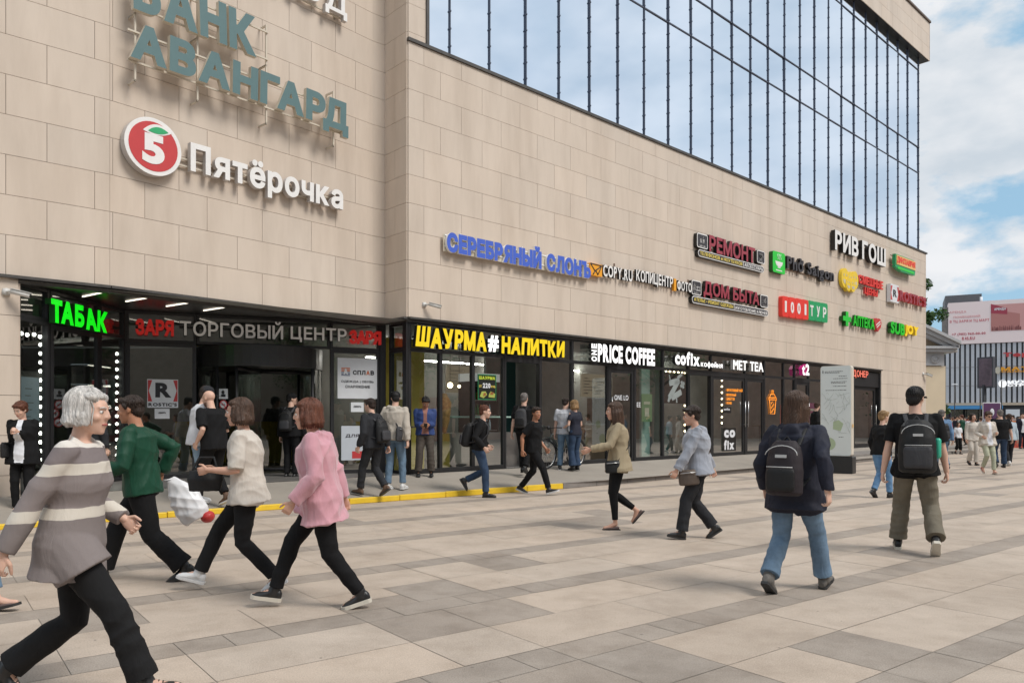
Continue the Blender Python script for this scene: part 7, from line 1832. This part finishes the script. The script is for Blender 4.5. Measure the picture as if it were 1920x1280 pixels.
p = person('smiling dark haired person in an all cream suit walking beside the sunglasses', W(1823, 872), 186, 1.66, 'f', 1, 1.0, 0, feet=((-.07, .12, 0, -6), (.08, -.12, .02, 26)), lean=2, hands=((-.24, .04, .84), (.24, .10, .86)), head=(-6, 0),
       top=dict(m=C_CREAM, hem=-.06, ease=.03, flare=.02, sr=.02, name='jacket', collar=1), trousers=dict(m=C_CREAM, w=1.08, hem=.075), shoes=dict(m=S_BLK), hair=dict(st='bob', m=H_DK))
p = person('broad person in a black tee and dark jeans walking away at the right', W(1876, 877), 16, 1.78, 'm', 1, 1.24, 1, feet=((-.13, -.12, 0, 30), (.14, .16, 0, -6)), lean=3, hands=((-.30, .04, .84), (.31, .0, .82)),
       top=dict(m=C_BLACK, hem=-.04, ease=.03, sleeve=.8, sr=.024, name='tee'), trousers=dict(m=C_JEAND, w=1.14, hem=.076), shoes=dict(m=S_BLK), hair=dict(st='buzz', m=H_SALT))
p = person('person in a pale blue shirt and white trainers behind the broad black tee', W(1893, 873), 12, 1.66, 'f', 1, 1.0, 1, feet=walk(.4, 'R', 0, 30), lean=3,
       top=dict(m=C_LBLUE, hem=-.04, ease=.03, sr=.02, name='shirt'), trousers=dict(m=C_DGREY, w=1.05, hem=.062), shoes=dict(m=S_WHT, sole=S_WHT), hair=dict(st='short', m=H_BR))
p = person('child sized person in a white top and dark shorts in front of the crowd', W(1796, 851), 175, 1.36, 'f', 1, 1.0, 0, feet=((-.09, .08, 0, 0), (.09, -.1, 0, 20)), lean=2,
       top=dict(m=C_WHITE, hem=-.02, ease=.03, sleeve=.8, sr=.02, name='top'), trousers=dict(m=C_BLACK, w=1.1, hem=.08, cut=.15), shoes=dict(m=S_BLK), hair=dict(st='bob', m=H_DK))
p = person('person in a dark suit standing by the red barrier at the right edge', W(1916, 841), 190, 1.80, 'm', 1, 1.06, 1, lean=1, hands=((-.24, .06, .84), (.24, .06, .84)),
       top=dict(m=C_NAVY, hem=-.09, ease=.03, sr=.02, name='jacket', collar=1), inner=C_WHITE, trousers=dict(m=C_NAVY, w=1.06, hem=.07), shoes=dict(m=S_BLK), hair=dict(st='short', m=H_DK))
p = person('person in an orange jumper in the far crowd beside the barrier', W(1896, 833), 200, 1.72, 'm', 0, 1.06, 1, top=dict(m=C_ORANGE, hem=-.05, ease=.04, sr=.02, name='jumper'), trousers=dict(m=C_BLACK, w=1.05, hem=.07), shoes=dict(m=S_BLK), hair=dict(st='short', m=H_BR))
p = person('tall dark haired person rising above the denim jacket in the far crowd', W(1768, 846), 190, 1.88, 'm', 0, 1.06, 1, top=dict(m=C_BLK2, hem=-.05, ease=.04, sr=.02, name='jacket'), trousers=dict(m=C_BLACK, w=1.05, hem=.07), shoes=dict(m=S_BLK), hair=dict(st='short', m=H_DK))
# --- far crowd: eight figures built once, the rest copied from them
def crowd():
    r = random.Random(5); protos = []
    for nm, tm, bm2, hm, sx in (('red', C_RED, C_BLACK, H_DK, 'm'), ('black', C_BLACK, C_DGREY, H_BLK, 'm'), ('white', C_WHITE, C_JEAN, H_BR, 'f'), ('grey', C_HOOD, C_JEAND, H_SALT, 'm'), ('pale blue', C_LBLUE, C_DGREY, H_BR, 'm'), ('cream', C_CREAM, C_CREAM, H_BLOND, 'f'), ('navy', C_NAVY, C_JEAN, H_DK, 'm'), ('green', C_GREEN, C_BLACK, H_AUB, 'f')):
        w0 = person('far off person in a %s top within the dense crowd before the striped building' % nm, (0, 0, 0), 0, 1.7, sx, 0, 1.05, len(protos) % 3, feet=walk(.35, 'L', 0, 20), top=dict(m=tm, hem=-.05, ease=.035, sr=.02, sleeve=1.0 if nm != 'white' else .8, name='top'), trousers=dict(m=bm2, w=1.05, hem=.07), shoes=dict(m=S_BLK), hair=dict(st='short', m=hm), group='crowd before the striped building')
        protos.append(w0['root'])
    spots = []
    for i in range(64):
        d = r.uniform(42, 74); px = r.uniform(1742, 1846) if r.random() < .74 else r.uniform(1846, 1925)
        spots.append(((px - 960) / F * d, d))
    for i, (x, y) in enumerate(spots):
        src = protos[i % 8]
        if i < 8: o = src
        else:
            o = src.copy(); COL.objects.link(o)
            for ch in src.children:
                c = ch.copy(); COL.objects.link(c); c.parent = o
                for g in ch.children:
                    q = g.copy(); COL.objects.link(q); q.parent = c
        o.location = (x, y, 0); o.rotation_euler.z = r.uniform(0, 6.28); s_ = r.uniform(.93, 1.06); o.scale = (s_, s_, s_)
crowd()
